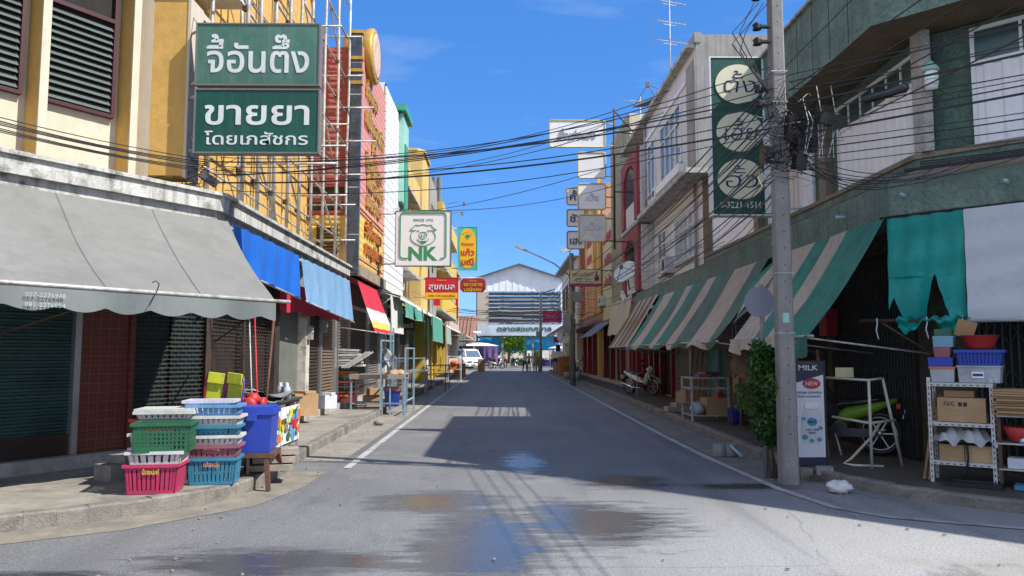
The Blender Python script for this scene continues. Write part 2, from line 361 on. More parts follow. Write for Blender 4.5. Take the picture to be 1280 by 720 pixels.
PL = dict(green=plastic('green', (.008, .11, .045)), white=plastic('white', (.62, .62, .58), .35), pink=plastic('crimson', (.48, .018, .1)), lblue=plastic('light_blue', (.12, .3, .55)), tealb=plastic('teal_blue', (.03, .22, .36)), maroon=plastic('faded_maroon', (.3, .09, .13)), blue=plastic('royal_blue', (.01, .05, .42)), red=plastic('red', (.5, .02, .02)), lime=plastic('lime', (.6, .62, .02)), brick=plastic('brick_red', (.36, .05, .03)), dgreen=plastic('bottle_green', (.02, .09, .06)), clear=plastic('cloudy', (.4, .42, .46)), dblue=plastic('deep_blue', (.01, .03, .16)), violet=plastic('lilac_white', (.56, .56, .66), .2), orange=plastic('orange', (.6, .14, .03)), grey=plastic('grey', (.3, .31, .33)))
# ------------------------------------------------------------------ ground
def asphalt():
    m = bpy.data.materials.new('asphalt'); m.use_nodes = True; n = m.node_tree.nodes; L = m.node_tree.links
    b = n['Principled BSDF']; g = n.new('ShaderNodeNewGeometry'); pos = g.outputs['Position']
    def val(v, sock):
        if isinstance(v, (int, float)): sock.default_value = v
        else: L.new(v, sock)
    def mth(op, a, c=0.0, clamp=False):
        t = n.new('ShaderNodeMath'); t.operation = op; t.use_clamp = clamp; val(a, t.inputs[0]); val(c, t.inputs[1]); return t.outputs[0]
    def rng(f, a, c, lo=0., hi=1.):
        t = n.new('ShaderNodeMapRange'); t.clamp = True; t.interpolation_type = 'SMOOTHSTEP'
        val(f, t.inputs[0]); t.inputs[1].default_value = a; t.inputs[2].default_value = c; t.inputs[3].default_value = lo; t.inputs[4].default_value = hi; return t.outputs[0]
    def nz(scale, det, sc3=(1, 1, 1), rough=.6, off=0):
        mp = n.new('ShaderNodeMapping'); mp.inputs['Scale'].default_value = sc3; mp.inputs['Location'].default_value = (off, off*.7, 0); L.new(pos, mp.inputs[0])
        t = n.new('ShaderNodeTexNoise'); t.inputs['Scale'].default_value = scale; t.inputs['Detail'].default_value = det; t.inputs['Roughness'].default_value = rough
        L.new(mp.outputs[0], t.inputs[0]); return t.outputs['Fac']
    def mix(f, a, c):
        t = n.new('ShaderNodeMix'); t.data_type = 'RGBA'; val(f, t.inputs[0])
        for v, i in ((a, 6), (c, 7)):
            if isinstance(v, tuple): t.inputs[i].default_value = (*v, 1)
            else: L.new(v, t.inputs[i])
        return t.outputs[2]
    sp = n.new('ShaderNodeSeparateXYZ'); L.new(pos, sp.inputs[0]); X, Y = sp.outputs[0], sp.outputs[1]
    def blob(cx, cy, rx, ry):
        a = mth('DIVIDE', mth('SUBTRACT', X, cx), rx); c = mth('DIVIDE', mth('SUBTRACT', Y, cy), ry)
        d = mth('ADD', mth('MULTIPLY', a, a), mth('MULTIPLY', c, c))
        return mth('EXPONENT', mth('MULTIPLY', d, -1.0))
    base = mix(rng(nz(.35, 5), .35, .65), (.115, .116, .12), (.18, .18, .178))
    base = mix(mth('MULTIPLY', rng(nz(1.3, 6, (1, .25, 1)), .5, .7), .5), base, (.215, .21, .203))        # worn wheel tracks
    base = mix(mth('MULTIPLY', rng(nz(16, 5, rough=.8), .42, .66), .62), base, (.088, .088, .09)); base = mix(mth('MULTIPLY', rng(nz(38, 3, rough=.7, off=6), .5, .68), .55), base, (.3, .3, .298)); base = mix(mth('MULTIPLY', rng(nz(7, 6, (1.6, .35, 1), .7, 3), .52, .7), .45), base, (.23, .228, .222))
    base = mix(rng(nz(70, 2), .38, .66), mix(.45, base, (.04, .04, .042)), mix(.28, base, (.34, .34, .335)))     # aggregate
    dust = mth('MULTIPLY', rng(mth('ADD', nz(.8, 6), mth('MULTIPLY', blob(5.6, 5.6, 2.2, 2.2), .25)), .56, .74), .5)
    base = mix(mth('MULTIPLY', blob(3.6, 5.8, 3.2, 2.8), .85), base, mix(rng(nz(40, 3), .35, .7), (.30, .30, .30), (.45, .445, .435)))
    base = mix(dust, base, (.27, .25, .22))
    base = mix(mth('MULTIPLY', rng(nz(1.1, 6, (1, .6, 1), .72, 9), .55, .68), .5), base, (.075, .075, .077)); base = mix(mth('MULTIPLY', rng(nz(.55, 3, (2.6, .12, 1), .5, 4), .52, .66), .4), base, (.085, .085, .088))
    base = mix(mth('MULTIPLY', rng(nz(4.5, 5, rough=.8, off=13), .62, .7), .45), base, (.06, .058, .056))
    # water spilt on the road
    blobs = None
    for q in ((-1.7, 6.1, 1.3, .55), (-.15, 6.6, .75, 1.9), (.9, 7.5, 1.0, 1.3), (1.55, 9.75, .8, .75), (-.7, 8.5, .9, .8), (-3.6, 5.6, 1.3, .35), (2.9, 9.4, .9, .3), (.35, 11.5, .5, 1.6)):
        k = blob(*q); blobs = k if blobs is None else mth('MAXIMUM', blobs, k)
    wn = mth('ADD', mth('MULTIPLY', nz(2.2, 6, (.55, 2.4, 1), .7), .75), mth('MULTIPLY', nz(16, 5, (.35, 2, 1), .7), .3))
    wet = mth('MULTIPLY', rng(mth('ADD', wn, mth('MULTIPLY', blobs, .47)), .85, .89), rng(mth('ADD', nz(28, 4, (.5, 1.6, 1), .7), mth('MULTIPLY', blobs, .22)), .5, .62))
    damp = rng(mth('ADD', wn, mth('MULTIPLY', blobs, .5)), .72, .86)
    col = mix(mth('MULTIPLY', damp, .55), base, (.045, .045, .047)); col = mix(mth('MULTIPLY', wet, .6), col, (.03, .03, .032))
    # cracks and patched joints
    v = n.new('ShaderNodeTexVoronoi'); v.feature = 'DISTANCE_TO_EDGE'; v.inputs['Scale'].default_value = .33
    wp = n.new('ShaderNodeMix'); wp.data_type = 'VECTOR'; wp.inputs[0].default_value = .12
    nzc = n.new('ShaderNodeTexNoise'); nzc.inputs['Scale'].default_value = 2.5; L.new(pos, nzc.inputs[0]); L.new(pos, wp.inputs[4]); L.new(nzc.outputs['Color'], wp.inputs[5]); L.new(wp.outputs[1], v.inputs['Vector'])
    crack = mth('MULTIPLY', rng(v.outputs['Distance'], .0, .006, .35, 0.), rng(nz(.5, 2, off=5), .5, .6))
    col = mix(mth('MULTIPLY', crack, .75), col, (.03, .03, .03))
    L.new(col, b.inputs['Base Color'])
    rg = mth('SUBTRACT', .66, mth('MULTIPLY', damp, .26)); rg = mth('SUBTRACT', rg, mth('MULTIPLY', wet, .22))
    L.new(rg, b.inputs['Roughness'])
    bp = n.new('ShaderNodeBump'); bp.inputs['Distance'].default_value = .012
    L.new(rng(wet, 0, 1, .8, .05), bp.inputs['Strength']); L.new(nz(75, 3), bp.inputs['Height']); L.new(bp.outputs[0], b.inputs['Normal'])
    return m
M['asphalt'] = asphalt()
g = MB(); g.add([(-400, -300, 0), (400, -300, 0), (400, 600, 0), (-400, 600, 0)], [(0, 1, 2, 3)])
struct(g, 'road', M['asphalt'])

# worn painted edge lines
paint = mat('worn_road_paint', (.36, .36, .34), .75, .12, 3, .2, 60, grime=.9, gcol=(.17, .165, .16), gsc=2.6)
def strip(pts, wd, z, name, m, kind='structure'):
    q = MB(); P = [Vector((a, c, 0)) for a, c in pts]; vs = []
    for i, p in enumerate(P):
        t = (P[min(i+1, len(P)-1)]-P[max(i-1, 0)]).normalized(); nn = Vector((-t.y, t.x, 0))
        vs += [p+nn*wd/2+Vector((0, 0, z)), p-nn*wd/2+Vector((0, 0, z))]
    q.add(vs, [(2*i, 2*i+1, 2*i+3, 2*i+2) for i in range(len(P)-1)])
    return struct(q, name, m)
strip([(-2.15, 10.9), (-2.18, 15.9), (-2.3, 40), (-2.6, 74)], .11, .008, 'road_marking', paint)
strip([(3.72, 66), (3.35, 36), (3.14, 16), (3.15, 12), (3.27, 9.2), (3.45, 8.1), (3.75, 7.65), (4.2, 7.4), (4.9, 7.05), (7, 6.3), (12, 5)], .11, .008, 'road_marking', paint)

# gutters: concrete aprons between asphalt and kerb
strip([(-2.72, 11.6), (-2.74, 20), (-2.9, 40), (-3.1, 74)], .72, .004, 'gutter_path', M['conc'])
strip([(3.9, 66), (3.75, 40), (3.7, 22), (3.62, 16), (3.56, 12.5), (3.62, 10)], .62, .004, 'gutter_path', mat('dusty_gutter', (.19, .175, .155), .9, .25, 1.5, .4, 60, grime=.5, gcol=(.09, .08, .07)))
strip([(-2.62, 10.6), (-2.62, 9.4), (-2.82, 8.35), (-3.6, 7.35), (-4.5, 6.75), (-6.9, 5.05), (-12, 2.8)], .5, .004, 'gutter_path', mat('sandy_gutter', (.215, .19, .15), .95, .3, 2.5, .4, 60, grime=.7, gcol=(.13, .12, .11), gsc=2.2))

def smoothpoly(pts, k=2):
    for _ in range(k):
        q = [pts[0]]
        for a, c in zip(pts, pts[1:]):
            q += [(a[0]*.75+c[0]*.25, a[1]*.75+c[1]*.25), (a[0]*.25+c[0]*.75, a[1]*.25+c[1]*.75)]
        pts = q+[pts[-1]]
    return pts
KL = smoothpoly([(-3.2, 74), (-3.15, 40), (-3.1, 14), (-2.93, 10.8), (-2.84, 9.5), (-3.0, 8.5), (-3.8, 7.55), (-4.65, 6.95), (-7, 5.3), (-12, 3.1)])
KR = smoothpoly([(4.3, 70), (4.25, 40), (4.2, 22), (4.05, 16), (3.92, 12), (3.98, 10), (4.25, 8.9), (4.96, 7.95), (6.2, 7.0), (9, 5.4), (16, 2.5)])
def pavement(edge, far, z, name, slab):
    q = MB(); n = len(edge)
    inner = []
    for i, p in enumerate(edge):
        a = Vector(edge[max(i-1, 0)]); c = Vector(edge[min(i+1, n-1)]); t = (c-a).normalized(); nn = Vector((t.y, -t.x))
        if (Vector(far[0])-Vector(p)).dot(nn) < 0: nn = -nn
        inner.append((p[0]+nn.x*.14, p[1]+nn.y*.14))
    # top sheet as a fan of quads from the edge to the far line
    q.add([(x, y, z) for x, y in inner]+[(far[0][0] if i < n-1 else far[1][0], y if i else y, z) for i, (x, y) in enumerate(inner)],
          [(i, i+1, n+i+1, n+i) for i in range(n-1)])
    struct(q, name, slab)
    k = MB(); rnd = random.Random(3)
    for i in range(n-1):
        ln = (Vector(edge[i+1])-Vector(edge[i])).length; seg = max(1, round(ln/1.0))
        for j in range(seg):
            def L2(A, B, t): return (A[0]+(B[0]-A[0])*t, A[1]+(B[1]-A[1])*t)
            g0, g1 = j/seg, (j+1)/seg-.006*min(1, 1/ln)
            a, c = L2(edge[i], edge[i+1], g0), L2(edge[i], edge[i+1], g1); d, e = L2(inner[i], inner[i+1], g0), L2(inner[i], inner[i+1], g1)
            hz = z+.004+rnd.uniform(-.006, .006)*(i < n-1); cz = hz-.02
            vs = [(*a, -.05), (*c, -.05), (*c, cz), (*a, cz), (a[0]*.88+d[0]*.12, a[1]*.88+d[1]*.12, hz), (c[0]*.88+e[0]*.12, c[1]*.88+e[1]*.12, hz), (*e, hz), (*d, hz), (*d, -.05), (*e, -.05)]
            k.add(vs, [(0, 1, 2, 3), (3, 2, 5, 4), (4, 5, 6, 7), (7, 6, 9, 8), (0, 3, 4, 7, 8), (1, 9, 6, 5, 2)])
    struct(k, 'kerb', M['kerb'])
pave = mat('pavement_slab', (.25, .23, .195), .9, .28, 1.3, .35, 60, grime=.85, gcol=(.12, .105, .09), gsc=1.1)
paver = mat('shade_toned_pavement_slab', (.085, .074, .062), .6, .25, 1.3, .35, 60, grime=.7, gcol=(.07, .06, .05), gsc=1.2)  # slab colour lowered to deepen the shade under the awnings
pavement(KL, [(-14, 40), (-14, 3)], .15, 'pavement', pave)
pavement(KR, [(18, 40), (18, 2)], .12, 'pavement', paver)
# the cross street's far pavement, in front of the market
q = MB(); q.box(-60, 60, 84.5, 200, -.05, .1); struct(q, 'market_pavement', M['conc'])
# ------------------------------------------------------------------ left corner shophouse
def tilemat():
    m = bpy.data.materials.new('patterned_red_tile'); m.use_nodes = True; n = m.node_tree.nodes; L = m.node_tree.links; b = n['Principled BSDF']
    g = n.new('ShaderNodeNewGeometry'); d = n.new('ShaderNodeVectorMath'); d.operation = 'DOT_PRODUCT'; d.inputs[1].default_value = (.55, .835, 0); L.new(g.outputs['Position'], d.inputs[0])
    s = n.new('ShaderNodeSeparateXYZ'); L.new(g.outputs['Position'], s.inputs[0])
    def mt(op, a, c=0.):
        t = n.new('ShaderNodeMath'); t.operation = op
        for v, q in ((a, 0), (c, 1)):
            if isinstance(v, float): t.inputs[q].default_value = v
            else: L.new(v, t.inputs[q])
        return t.outputs[0]
    u = mt('SUBTRACT', mt('FRACT', mt('MULTIPLY', d.outputs['Value'], 8.3)), .5); v = mt('SUBTRACT', mt('FRACT', mt('MULTIPLY', s.outputs[2], 8.3)), .5)
    r = mt('SQRT', mt('ADD', mt('MULTIPLY', u, u), mt('MULTIPLY', v, v)))
    ring = mt('GREATER_THAN', mt('SINE', mt('MULTIPLY', r, 34.)), .45)
    edge = mt('GREATER_THAN', mt('MAXIMUM', mt('ABSOLUTE', u), mt('ABSOLUTE', v)), .46)
    f = mt('MAXIMUM', ring, edge)
    mxn = n.new('ShaderNodeMix'); mxn.data_type = 'RGBA'; L.new(f, mxn.inputs[0]); mxn.inputs[6].default_value = (.085, .016, .012, 1); mxn.inputs[7].default_value = (.21, .07, .045, 1)
    L.new(mxn.outputs[2], b.inputs['Base Color']); b.inputs['Roughness'].default_value = .3
    return m
M['rtile'] = tilemat(); M['gril'] = mat('dark_grille_steel', (.05, .045, .04), .5, .25, 5, .05)
U = (-.55, -.835); NN = (.835, -.55)
def grille(b, a0, a1, z0, z1, off, m=0):
    k = int((z1-z0)/.062)
    for i in range(k): b.box(a0, a1, off-.006, off+.006, z0+i*.062, z0+i*.062+.012, m)
    for i in range(k-1):
        c = a0+.04+(i % 2)*.06
        while c < a1: b.box(c, c+.006, off-.004, off+.004, z0+i*.062, z0+(i+1)*.062, m); c += .12

B = thing('corner_shophouse', 'cream and ochre corner shophouse with louvred windows above a stained concrete ledge', 'building', (-7, 12, 0))
b = MB(); foot = [(-4.55, 20.7), (-4.55, 11.72), (-7.85, 6.71), (-14, 6.71), (-14, 20.7)]
b.prism(foot, 0, 3.6); b.build('ground_floor_wall', M['dkbrown'], B)
b = MB(); b.prism([(-4.2, 20.7), (-4.25, 11.6), (-7.6, 6.5), (-14, 6.5), (-14, 20.7)], .1, .31, 0); b.build('step', M['conc_step'], B)
b = MB()
for z0, z1, o in ((3.52, 3.68, .1), (3.68, 3.9, 0), (3.9, 3.95, -.06)):
    b.prism([(-4.1-o, 20.75), (-4.1-o, 11.25), (-4.28-o, 10.98), (-7.4-o, 6.24), (-14, 6.24), (-14, 20.75)], z0, z1)
b.build('ledge', M['ledge'], B)
# upper walls
b = MB(); b.prism([(-5.35, 11.5), (-8.65, 6.49), (-14, 6.49), (-14, 11.5)], 3.95, 9.2); b.build('upper_wall', M['cream'], B)
b = MB(); b.prism([(-5.3, 20.75), (-5.3, 11.51), (-14, 11.51), (-14, 20.75)], 3.95, 11.5); b.build('street_wall', M['ochre'], B)
b = MB(); b.box(-5.19, -4.68, 11.16, 11.62, 4.2, 6.86, 0); b.box(-4.68, -4.64, 11.15, 11.63, 4.17, 6.9, 1); b.box(-5.19, -4.68, 11.15, 11.63, 6.86, 6.9, 1); b.box(-5.62, -5.193, 11.155, 11.62, 3.96, 7.7, 1)
b.prism([(-5.3, 11.625), (-4.66, 11.625), (-4.66, 13.2), (-5.3, 13.2)], 6.8, 6.9, 1); b.box(-5.3, -4.7, 11.625, 13.2, 4.08, 4.18, 1)
b.build('balcony_fin', [M['ochre'], M['cream']], B)
b = MB(); b.prism([(-4.55, 13.4), (-4.55, 11.2), (-8, 5.9), (-14, 5.9), (-14, 13.4)], 7.75, 7.95); b.build('eave', M['cream'], B)
for a in (.42, 1.66, 2.9, 4.14):
    b = MB().frame((-5.35, 11.5, 0), U, NN); b.box(a, a+.10, .002, .34, 3.95, 7.7, 0); b.box(a-.004, a+.104, .34, .37, 3.95, 7.7, 1)
    b.build('wall_fin', [M['ochre'], M['cream']], B)
mw = mat('dark_red_frame', (.05, .012, .014), .5, .2, 5, .05)
for a0, a1 in ((.6, 1.6), (1.84, 2.84), (3.08, 4.08)):
    b = MB().frame((-5.35, 11.5, 0), U, NN)
    for q in ((a0, a0+.05, 4.98, 7.2), (a1-.05, a1, 4.98, 7.2), (a0+.05, a1-.05, 4.98, 5.03), (a0+.05, a1-.05, 6.38, 6.44), (a0+.05, a1-.05, 7.15, 7.2)):
        b.box(q[0], q[1], .003, .09, q[2], q[3])
    wn = b.build('louvre_window', mw, B)
    b = MB().frame((-5.35, 11.5, 0), U, NN); b.box(a0+.05, a1-.05, .004, .012, 5.03, 7.15); b.build('dark_backing', M['dark'], wn)
    b = MB().frame((-5.35, 11.5, 0), U, NN)
    for i in range(13):
        z = 5.06+i*.1; b.add([(a0+.06, .015, z+.075), (a1-.06, .015, z+.075), (a1-.06, .085, z), (a0+.06, .085, z), (a0+.06, .015, z+.068), (a1-.06, .015, z+.068), (a1-.06, .085, z-.007), (a0+.06, .085, z-.007)], [(0, 1, 2, 3), (4, 5, 6, 7), (2, 3, 7, 6)])
    b.build('louvre_slats', glass('louvre_glass', (.12, .14, .13), .2), wn)
# ground floor fronts on the chamfer
O0 = (-4.5, 11.7, 0)
b = MB().frame(O0, U, NN); b.corr(1.98, 5.6, .58, 3.3, .03, .085, .03); sh = b.build('green_roller_shutter', M['dkgreen'], B)
b = MB().frame(O0, U, NN); b.box(1.98, 5.6, .02, .09, .31, .58); b.build('bottom_rail', mat('bronze_rail', (.05, .035, .03), .4, .2, 5, .05, metal=.4), sh)
b = MB().frame(O0, U, NN); b.box(1.9, 1.98, .0, .14, .31, 3.5); b.build('door_track', M['alu'], B)
b = MB().frame(O0, U, NN); b.box(1.25, 1.9, .0, .1, .31, 3.5); b.box(1.18, 1.25, .0, .16, .31, 3.5); b.build('tiled_pillar', M['rtile'], B)
b = MB().frame(O0, U, NN); grille(b, .05, 1.17, .33, 3.2, .06); b.build('roller_grille', M['gril'], B)
b = MB().frame(O0, U, NN); b.box(.08, .55, .01, .03, .4, 2.2); b.box(.62, 1.1, .01, .03, .4, 2.2); b.build('shop_window', mat('murky_teal_glass', (.02, .035, .035), .3, .4, 4, 0), B)
b = MB().frame(O0, U, NN); b.box(-.06, .04, .0, .12, .31, 3.5); b.build('corner_post', M['dkbrown'], B)
# street side
SO = (-4.5, 0, 0); SU = (0, 1); SN = (1, 0)
b = MB().frame(SO, SU, SN); grille(b, 11.85, 13.2, .33, 3.2, .06); grille(b, 13.3, 14.85, .33, 3.2, .06); b.build('roller_grille', M['gril'], B)
b = MB().frame(SO, SU, SN); b.box(13.2, 13.3, 0, .1, .31, 3.4); b.box(14.88, 15.2, -.02, .14, .31, 3.5); b.build('brown_post', M['dkbrown'], B)
b = MB().frame(SO, SU, SN); b.box(17.0, 17.32, -.02, .2, .31, 3.5); b.build('peeling_pillar', mat('peeling_white', (.5, .48, .43), .9, .3, 5, .3, 40, grime=.9, gcol=(.2, .15, .1), gsc=4), B)
b = MB().frame(SO, SU, SN); b.box(15.3, 16.95, -.02, .03, .31, 3.3); b.build('side_door', mat('grey_green_door', (.13, .14, .12), .6, .2, 3, .1, streak=.4), B)
b = MB().frame(SO, SU, SN); b.corr(17.4, 18.85, .33, 3.1, .03, .08, .028); b.build('roller_shutter', M['dkbrown'], B)
b = MB().frame(SO, SU, SN); b.corr(19.0, 20.4, .33, 3.1, .03, .08, .028); b.build('roller_shutter', M['brownsh'], B)
b = MB().frame(SO, SU, SN); b.box(18.87, 18.98, 0, .1, .31, 3.3); b.box(20.42, 20.68, 0, .1, .31, 3.4); b.build('shutter_track', M['alu'], B)

# ------------------------------------------------------------------ awnings on the left corner
AO = (-4.03, 11.2, 0); AU = (-.562, -.827); AN = (.827, -.562)
t = thing('grey_awning', 'large grey cloth awning with scalloped valance on the left corner shophouse', 'awning', (-4.5, 9.5, 2.2))
def gfn(u, v):
    a = 5.6*u+.72*v*(1-u); z = 3.52-(3.52-2.24)*v-.075*math.sin(math.pi*v)+.012*math.sin(a*5)*v-.02*math.sin(a*2.1+v*3)*math.sin(math.pi*v)-.012*abs(math.sin(a*3.7+v*4))*math.sin(math.pi*v)-.03*abs(math.sin(a*1.12*math.pi))*(1-v)*v
    return (a, .03+1.97*v, z)
b = MB().frame(AO, AU, AN); b.sheet(44, 12, gfn); b.build('canopy_cloth', M['tarpgrey'], t, fix=False)
b = MB().frame(AO, AU, AN)
for sm in (.21, .43, .66, .86):
    b.sheet(1, 12, lambda u, v, sm=sm: (lambda q: (q[0], q[1]+.002, q[2]+.004))(gfn(sm+.003*u, v)))
b.build('seam', mat('awning_seam', (.12, .125, .12), .8), t, fix=False)
def vfn(u, v):
    a = .72+4.88*u; d = .17+.055*abs(math.sin(a*math.pi/.47))
    return (a, 2.005+.015*math.sin(a*9)*v+.03*v*math.sin(a*4.3), 2.22-d*v)
b = MB().frame(AO, AU, AN); b.sheet(120, 4, vfn); va = b.build('valance', mat('grey_valance_cloth', (.15, .17, .17), .75, .1, 1.5, .06, 30, transl=.12), t, fix=False)
b = MB()
P0 = Vector((-4.03, 11.2, 0)); uu = Vector((-.562, -.827, 0)); nn = Vector((.827, -.562, 0))
b.text('057-2276948', P0+uu*3.42+nn*2.05+Vector((0, 0, 2.12)), -uu, (0, 0, 1), .06, .36, .0, .002)
b.text('081-2276054', P0+uu*3.42+nn*2.05+Vector((0, 0, 2.03)), -uu, (0, 0, 1), .055, .36, .0, .002); b.build('lettering', mat('faded_print', (.34, .36, .36), .7), va)
b = MB().frame(AO, AU, AN); b.tube([(.5, 2.0, 2.24), (5.7, 2.0, 2.24)], .022, 8); b.build('front_bar', M['steel'], t)
b = MB().frame(AO, AU, AN); b.tube([(3.1, -.35, 1.7), (2.6, 1.96, 2.22)], .012, 6); b.build('support_arm', M['rust'], t); b = MB().frame(AO, AU, AN); b.tube([(.02, -.2, 1.75), (.75, 1.96, 2.22)], .012, 6); b.build('support_arm', M['rust'], t)
b = MB().frame(AO, AU, AN); b.tube([(2.3, 2.03, 2.26), (2.3, 2.06, 2.33), (2.33, 2.05, 2.36), (2.37, 2.05, 2.34)], .006, 5); b.tube([(2.3, 2.03, 2.26), (2.4, 2.06, 2.09)], .004, 4); b.build('hook', M['black'], t)

def hang(name, label, y0, y1, x, zt, zb0, zb1, m, out=.0, rip=.03, cat='tarpaulin', fr=3.0, group=None, nfold=60):
    def fn(u, v):
        y = y0+(y1-y0)*u; zb = zb0+(zb1-zb0)*u
        return (x+out*v+rip*math.sin(y*fr+v*.7)*v*.6+rip*.5*math.sin(y*fr*2.7+2*v)*(.3+v)+rip*.2*math.sin(y*19), y, zt+(zb-zt)*v-.02*abs(math.sin(y*5))*(v < .01))
    b = MB(); b.sheet(nfold, 14, fn)
    b2 = MB(); b2.tube([(x+out, y0-.05, zb0), (x+out, y1+.05, zb1)], .02, 6)
    t = thing(name, label, cat, (x, (y0+y1)/2, min(zb0, zb1)), group)
    b.build('cloth', m, t, fix=False); b2.build('bottom_bar', M['steel'], t); return t
hang('blue_tarpaulin', 'bright blue tarpaulin hanging from the ledge beside the grey awning', 11.3, 14.95, -3.98, 3.52, 2.84, 2.66, M['blue'], .05, .045)
hang('faded_blue_tarpaulin', 'faded pale blue tarpaulin hanging beyond the bright blue one', 15.2, 20.1, -3.97, 3.5, 2.62, 2.40, M['paleblue'], .12, .04)
b = MB(); b.sheet(20, 4, lambda u, v: (-4.2, 14.6+5.4*u, 3.0-(.58+.03*math.sin(u*20))*v)); single(b, 'red_valance', M['redcloth'], 'dark red cloth strip hanging behind the faded blue tarpaulin', 'cloth', fix=False)

# ------------------------------------------------------------------ green pharmacy signs and the scaffold
def board(name, label, x0, x1, y, z0, z1, mface, th=.14, cat='sign', frame=None, group=None, text=(), arms=True, armto=-4.66):
    t = thing(name, label, cat, ((x0+x1)/2, y, z0), group)
    b = MB(); b.box(x0, x1, y, y+th, z0, z1); b.build('panel', mface, t)
    e = .022; b = MB()
    for q in ((x0-e, x1+e, z0-e, z0), (x0-e, x1+e, z1, z1+e), (x0-e, x0, z0, z1), (x1, x1+e, z0, z1)): b.box(q[0], q[1], y-.012, y+th+.012, q[2], q[3])
    b.build('frame', frame or M['greysh'], t)
    if text:
        for body, cx, z, h, wd, bold, m in text:
            b = MB(); b.text(body, (cx, y-.001, z), (1, 0, 0), (0, 0, 1), h, wd, bold, .006); b.build('lettering', m, t)
    if arms:
        b = MB()
        for z in (z0+.06, z1-.06): b.tube([(x0, y+th/2, z), (armto, y+.22, z)], .022, 6); b.tube([(x0+.02, y+th/2, z), (armto+.02, y+.25, z+.28)], .01, 5)
        b.build('bracket', M['steel'], t)
    return t
board('upper_shop_sign', 'weathered green shop sign with painted-in sheen and large white Thai letters, upper of the two', -4.47, -2.69, 11, 5.52, 6.42, M['signgreen2'], text=[('จี้อันตึ๊ง', -3.58, 5.70, .56, 1.5, .012, M['letter'])])
board('lower_shop_sign', 'dark green pharmacy sign with two lines of white Thai letters, lower of the two', -4.46, -2.68, 11, 4.51, 5.43, M['signgreen'], text=[('ขายยา', -3.57, 4.92, .5, 1.52, .014, M['letter']), ('โดยเภสัชกร', -3.57, 4.62, .24, 1.5, .008, M['letter'])])

t = thing('scaffold', 'white steel tube scaffold standing on the ledge before the ochre wall', 'scaffold', (-4.5, 16, 3.95))
ys = [12.35, 13.1, 14.0, 14.9, 15.8, 16.8, 18.0, 19.3, 20.5]; rnd = random.Random(11)
def wob(a, c, k=3, j=.012):
    a, c = Vector(a), Vector(c); return [a.lerp(c, i/k)+Vector((rnd.uniform(-j, j), rnd.uniform(-j, j), 0))*(0 < i < k) for i in range(k+1)]
for i, y in enumerate(ys):
    for x in (-4.22, -4.82):
        if x < -4.5 and (i % 2 or y > 16.5): continue
        b = MB(); top = 12.3+rnd.uniform(-1.2, .6); yy = y+rnd.uniform(-.1, .1)
        b.tube(wob((x, yy, 3.95), (x+rnd.uniform(-.05, .05), yy+rnd.uniform(-.06, .06), top), 5), .036, 8); b.build('upright', M['steel'], t)
for z in (4.55, 5.5, 6.35, 7.3, 8.2, 9.1, 10.2, 11.2):
    for x in (-4.27, -4.77):
        if x < -4.5 and z not in (4.55, 8.2): continue
        b = MB(); b.tube(wob((x, 12.0+rnd.uniform(0, .5), z+rnd.uniform(-.06, .06)), (x, 20.8-rnd.uniform(0, .4), z+rnd.uniform(-.08, .08)), 4), .024, 6); b.build('ledger', M['steel'], t)
for y, z in ((12.4, 6.4), (13.9, 7.28), (15.6, 5.48), (15.65, 8.25), (17.35, 6.33), (17.3, 9.15), (19.0, 5.52), (19.05, 7.35), (20.45, 4.6), (20.5, 6.4), (20.48, 8.25), (20.5, 9.15), (20.5, 10.25), (20.4, 5.55), (20.42, 7.3)):
    b = MB(); b.tube(wob((-5.25, y, z), (-3.75+rnd.uniform(-.25, .35), y+.03, z+.02), 2), .024, 6); b.build('cross_tube', M['steel'], t)
for y0, z0, y1, z1 in ((12.1, 7.9, 16.4, 4.5), (13, 10.5, 17.5, 6.6), (16, 9.6, 20.6, 5.4), (15.8, 6.9, 20.5, 4.2), (14, 12, 18, 8.6), (17, 11.6, 20.6, 8.9), (12.2, 6.2, 14.6, 4.1)):
    b = MB(); b.tube(wob((-4.33, y0, z0), (-4.33, y1, z1), 3), .024, 6); b.build('brace', M['steel'], t)
for y in ys:
    for z in (4.55, 5.5, 6.35, 7.3, 8.2, 9.1): b = MB(); b.rbox((-4.25+rnd.uniform(-.02, .02), y+rnd.uniform(-.05, .05), z+rnd.uniform(-.05, .05)), (.08, .07, .09), rnd.uniform(0, 3)); b.build('clamp', M['rust'], t)
# tangle of wires and a lamp box under the scaffold foot
b = MB(); b.rbox((-4.35, 11.3, 4.18), (.28, .09, .11), .7, 0, .5); single(b, 'cable_box', M['greysidewall'], 'small grey cable box hung in the wires below the green signs', 'cable box')
for i in range(9):
    a = Vector((-4.8+.5*rnd.random(), 11.35, 4.1+.3*rnd.random())); b = MB()
    pts = [a+Vector((.45*math.sin(k*.7+i)*rnd.random()+.05*k-.15, -.12, .28*math.cos(k*.9+i*2)*rnd.random()-.05)) for k in range(9)]
    b.tube(pts, .005, 4); single(b, 'loose_wire', M['cable'], 'thin black wire curled in the tangle below the green signs', 'wire', 'loose wires below the green signs')
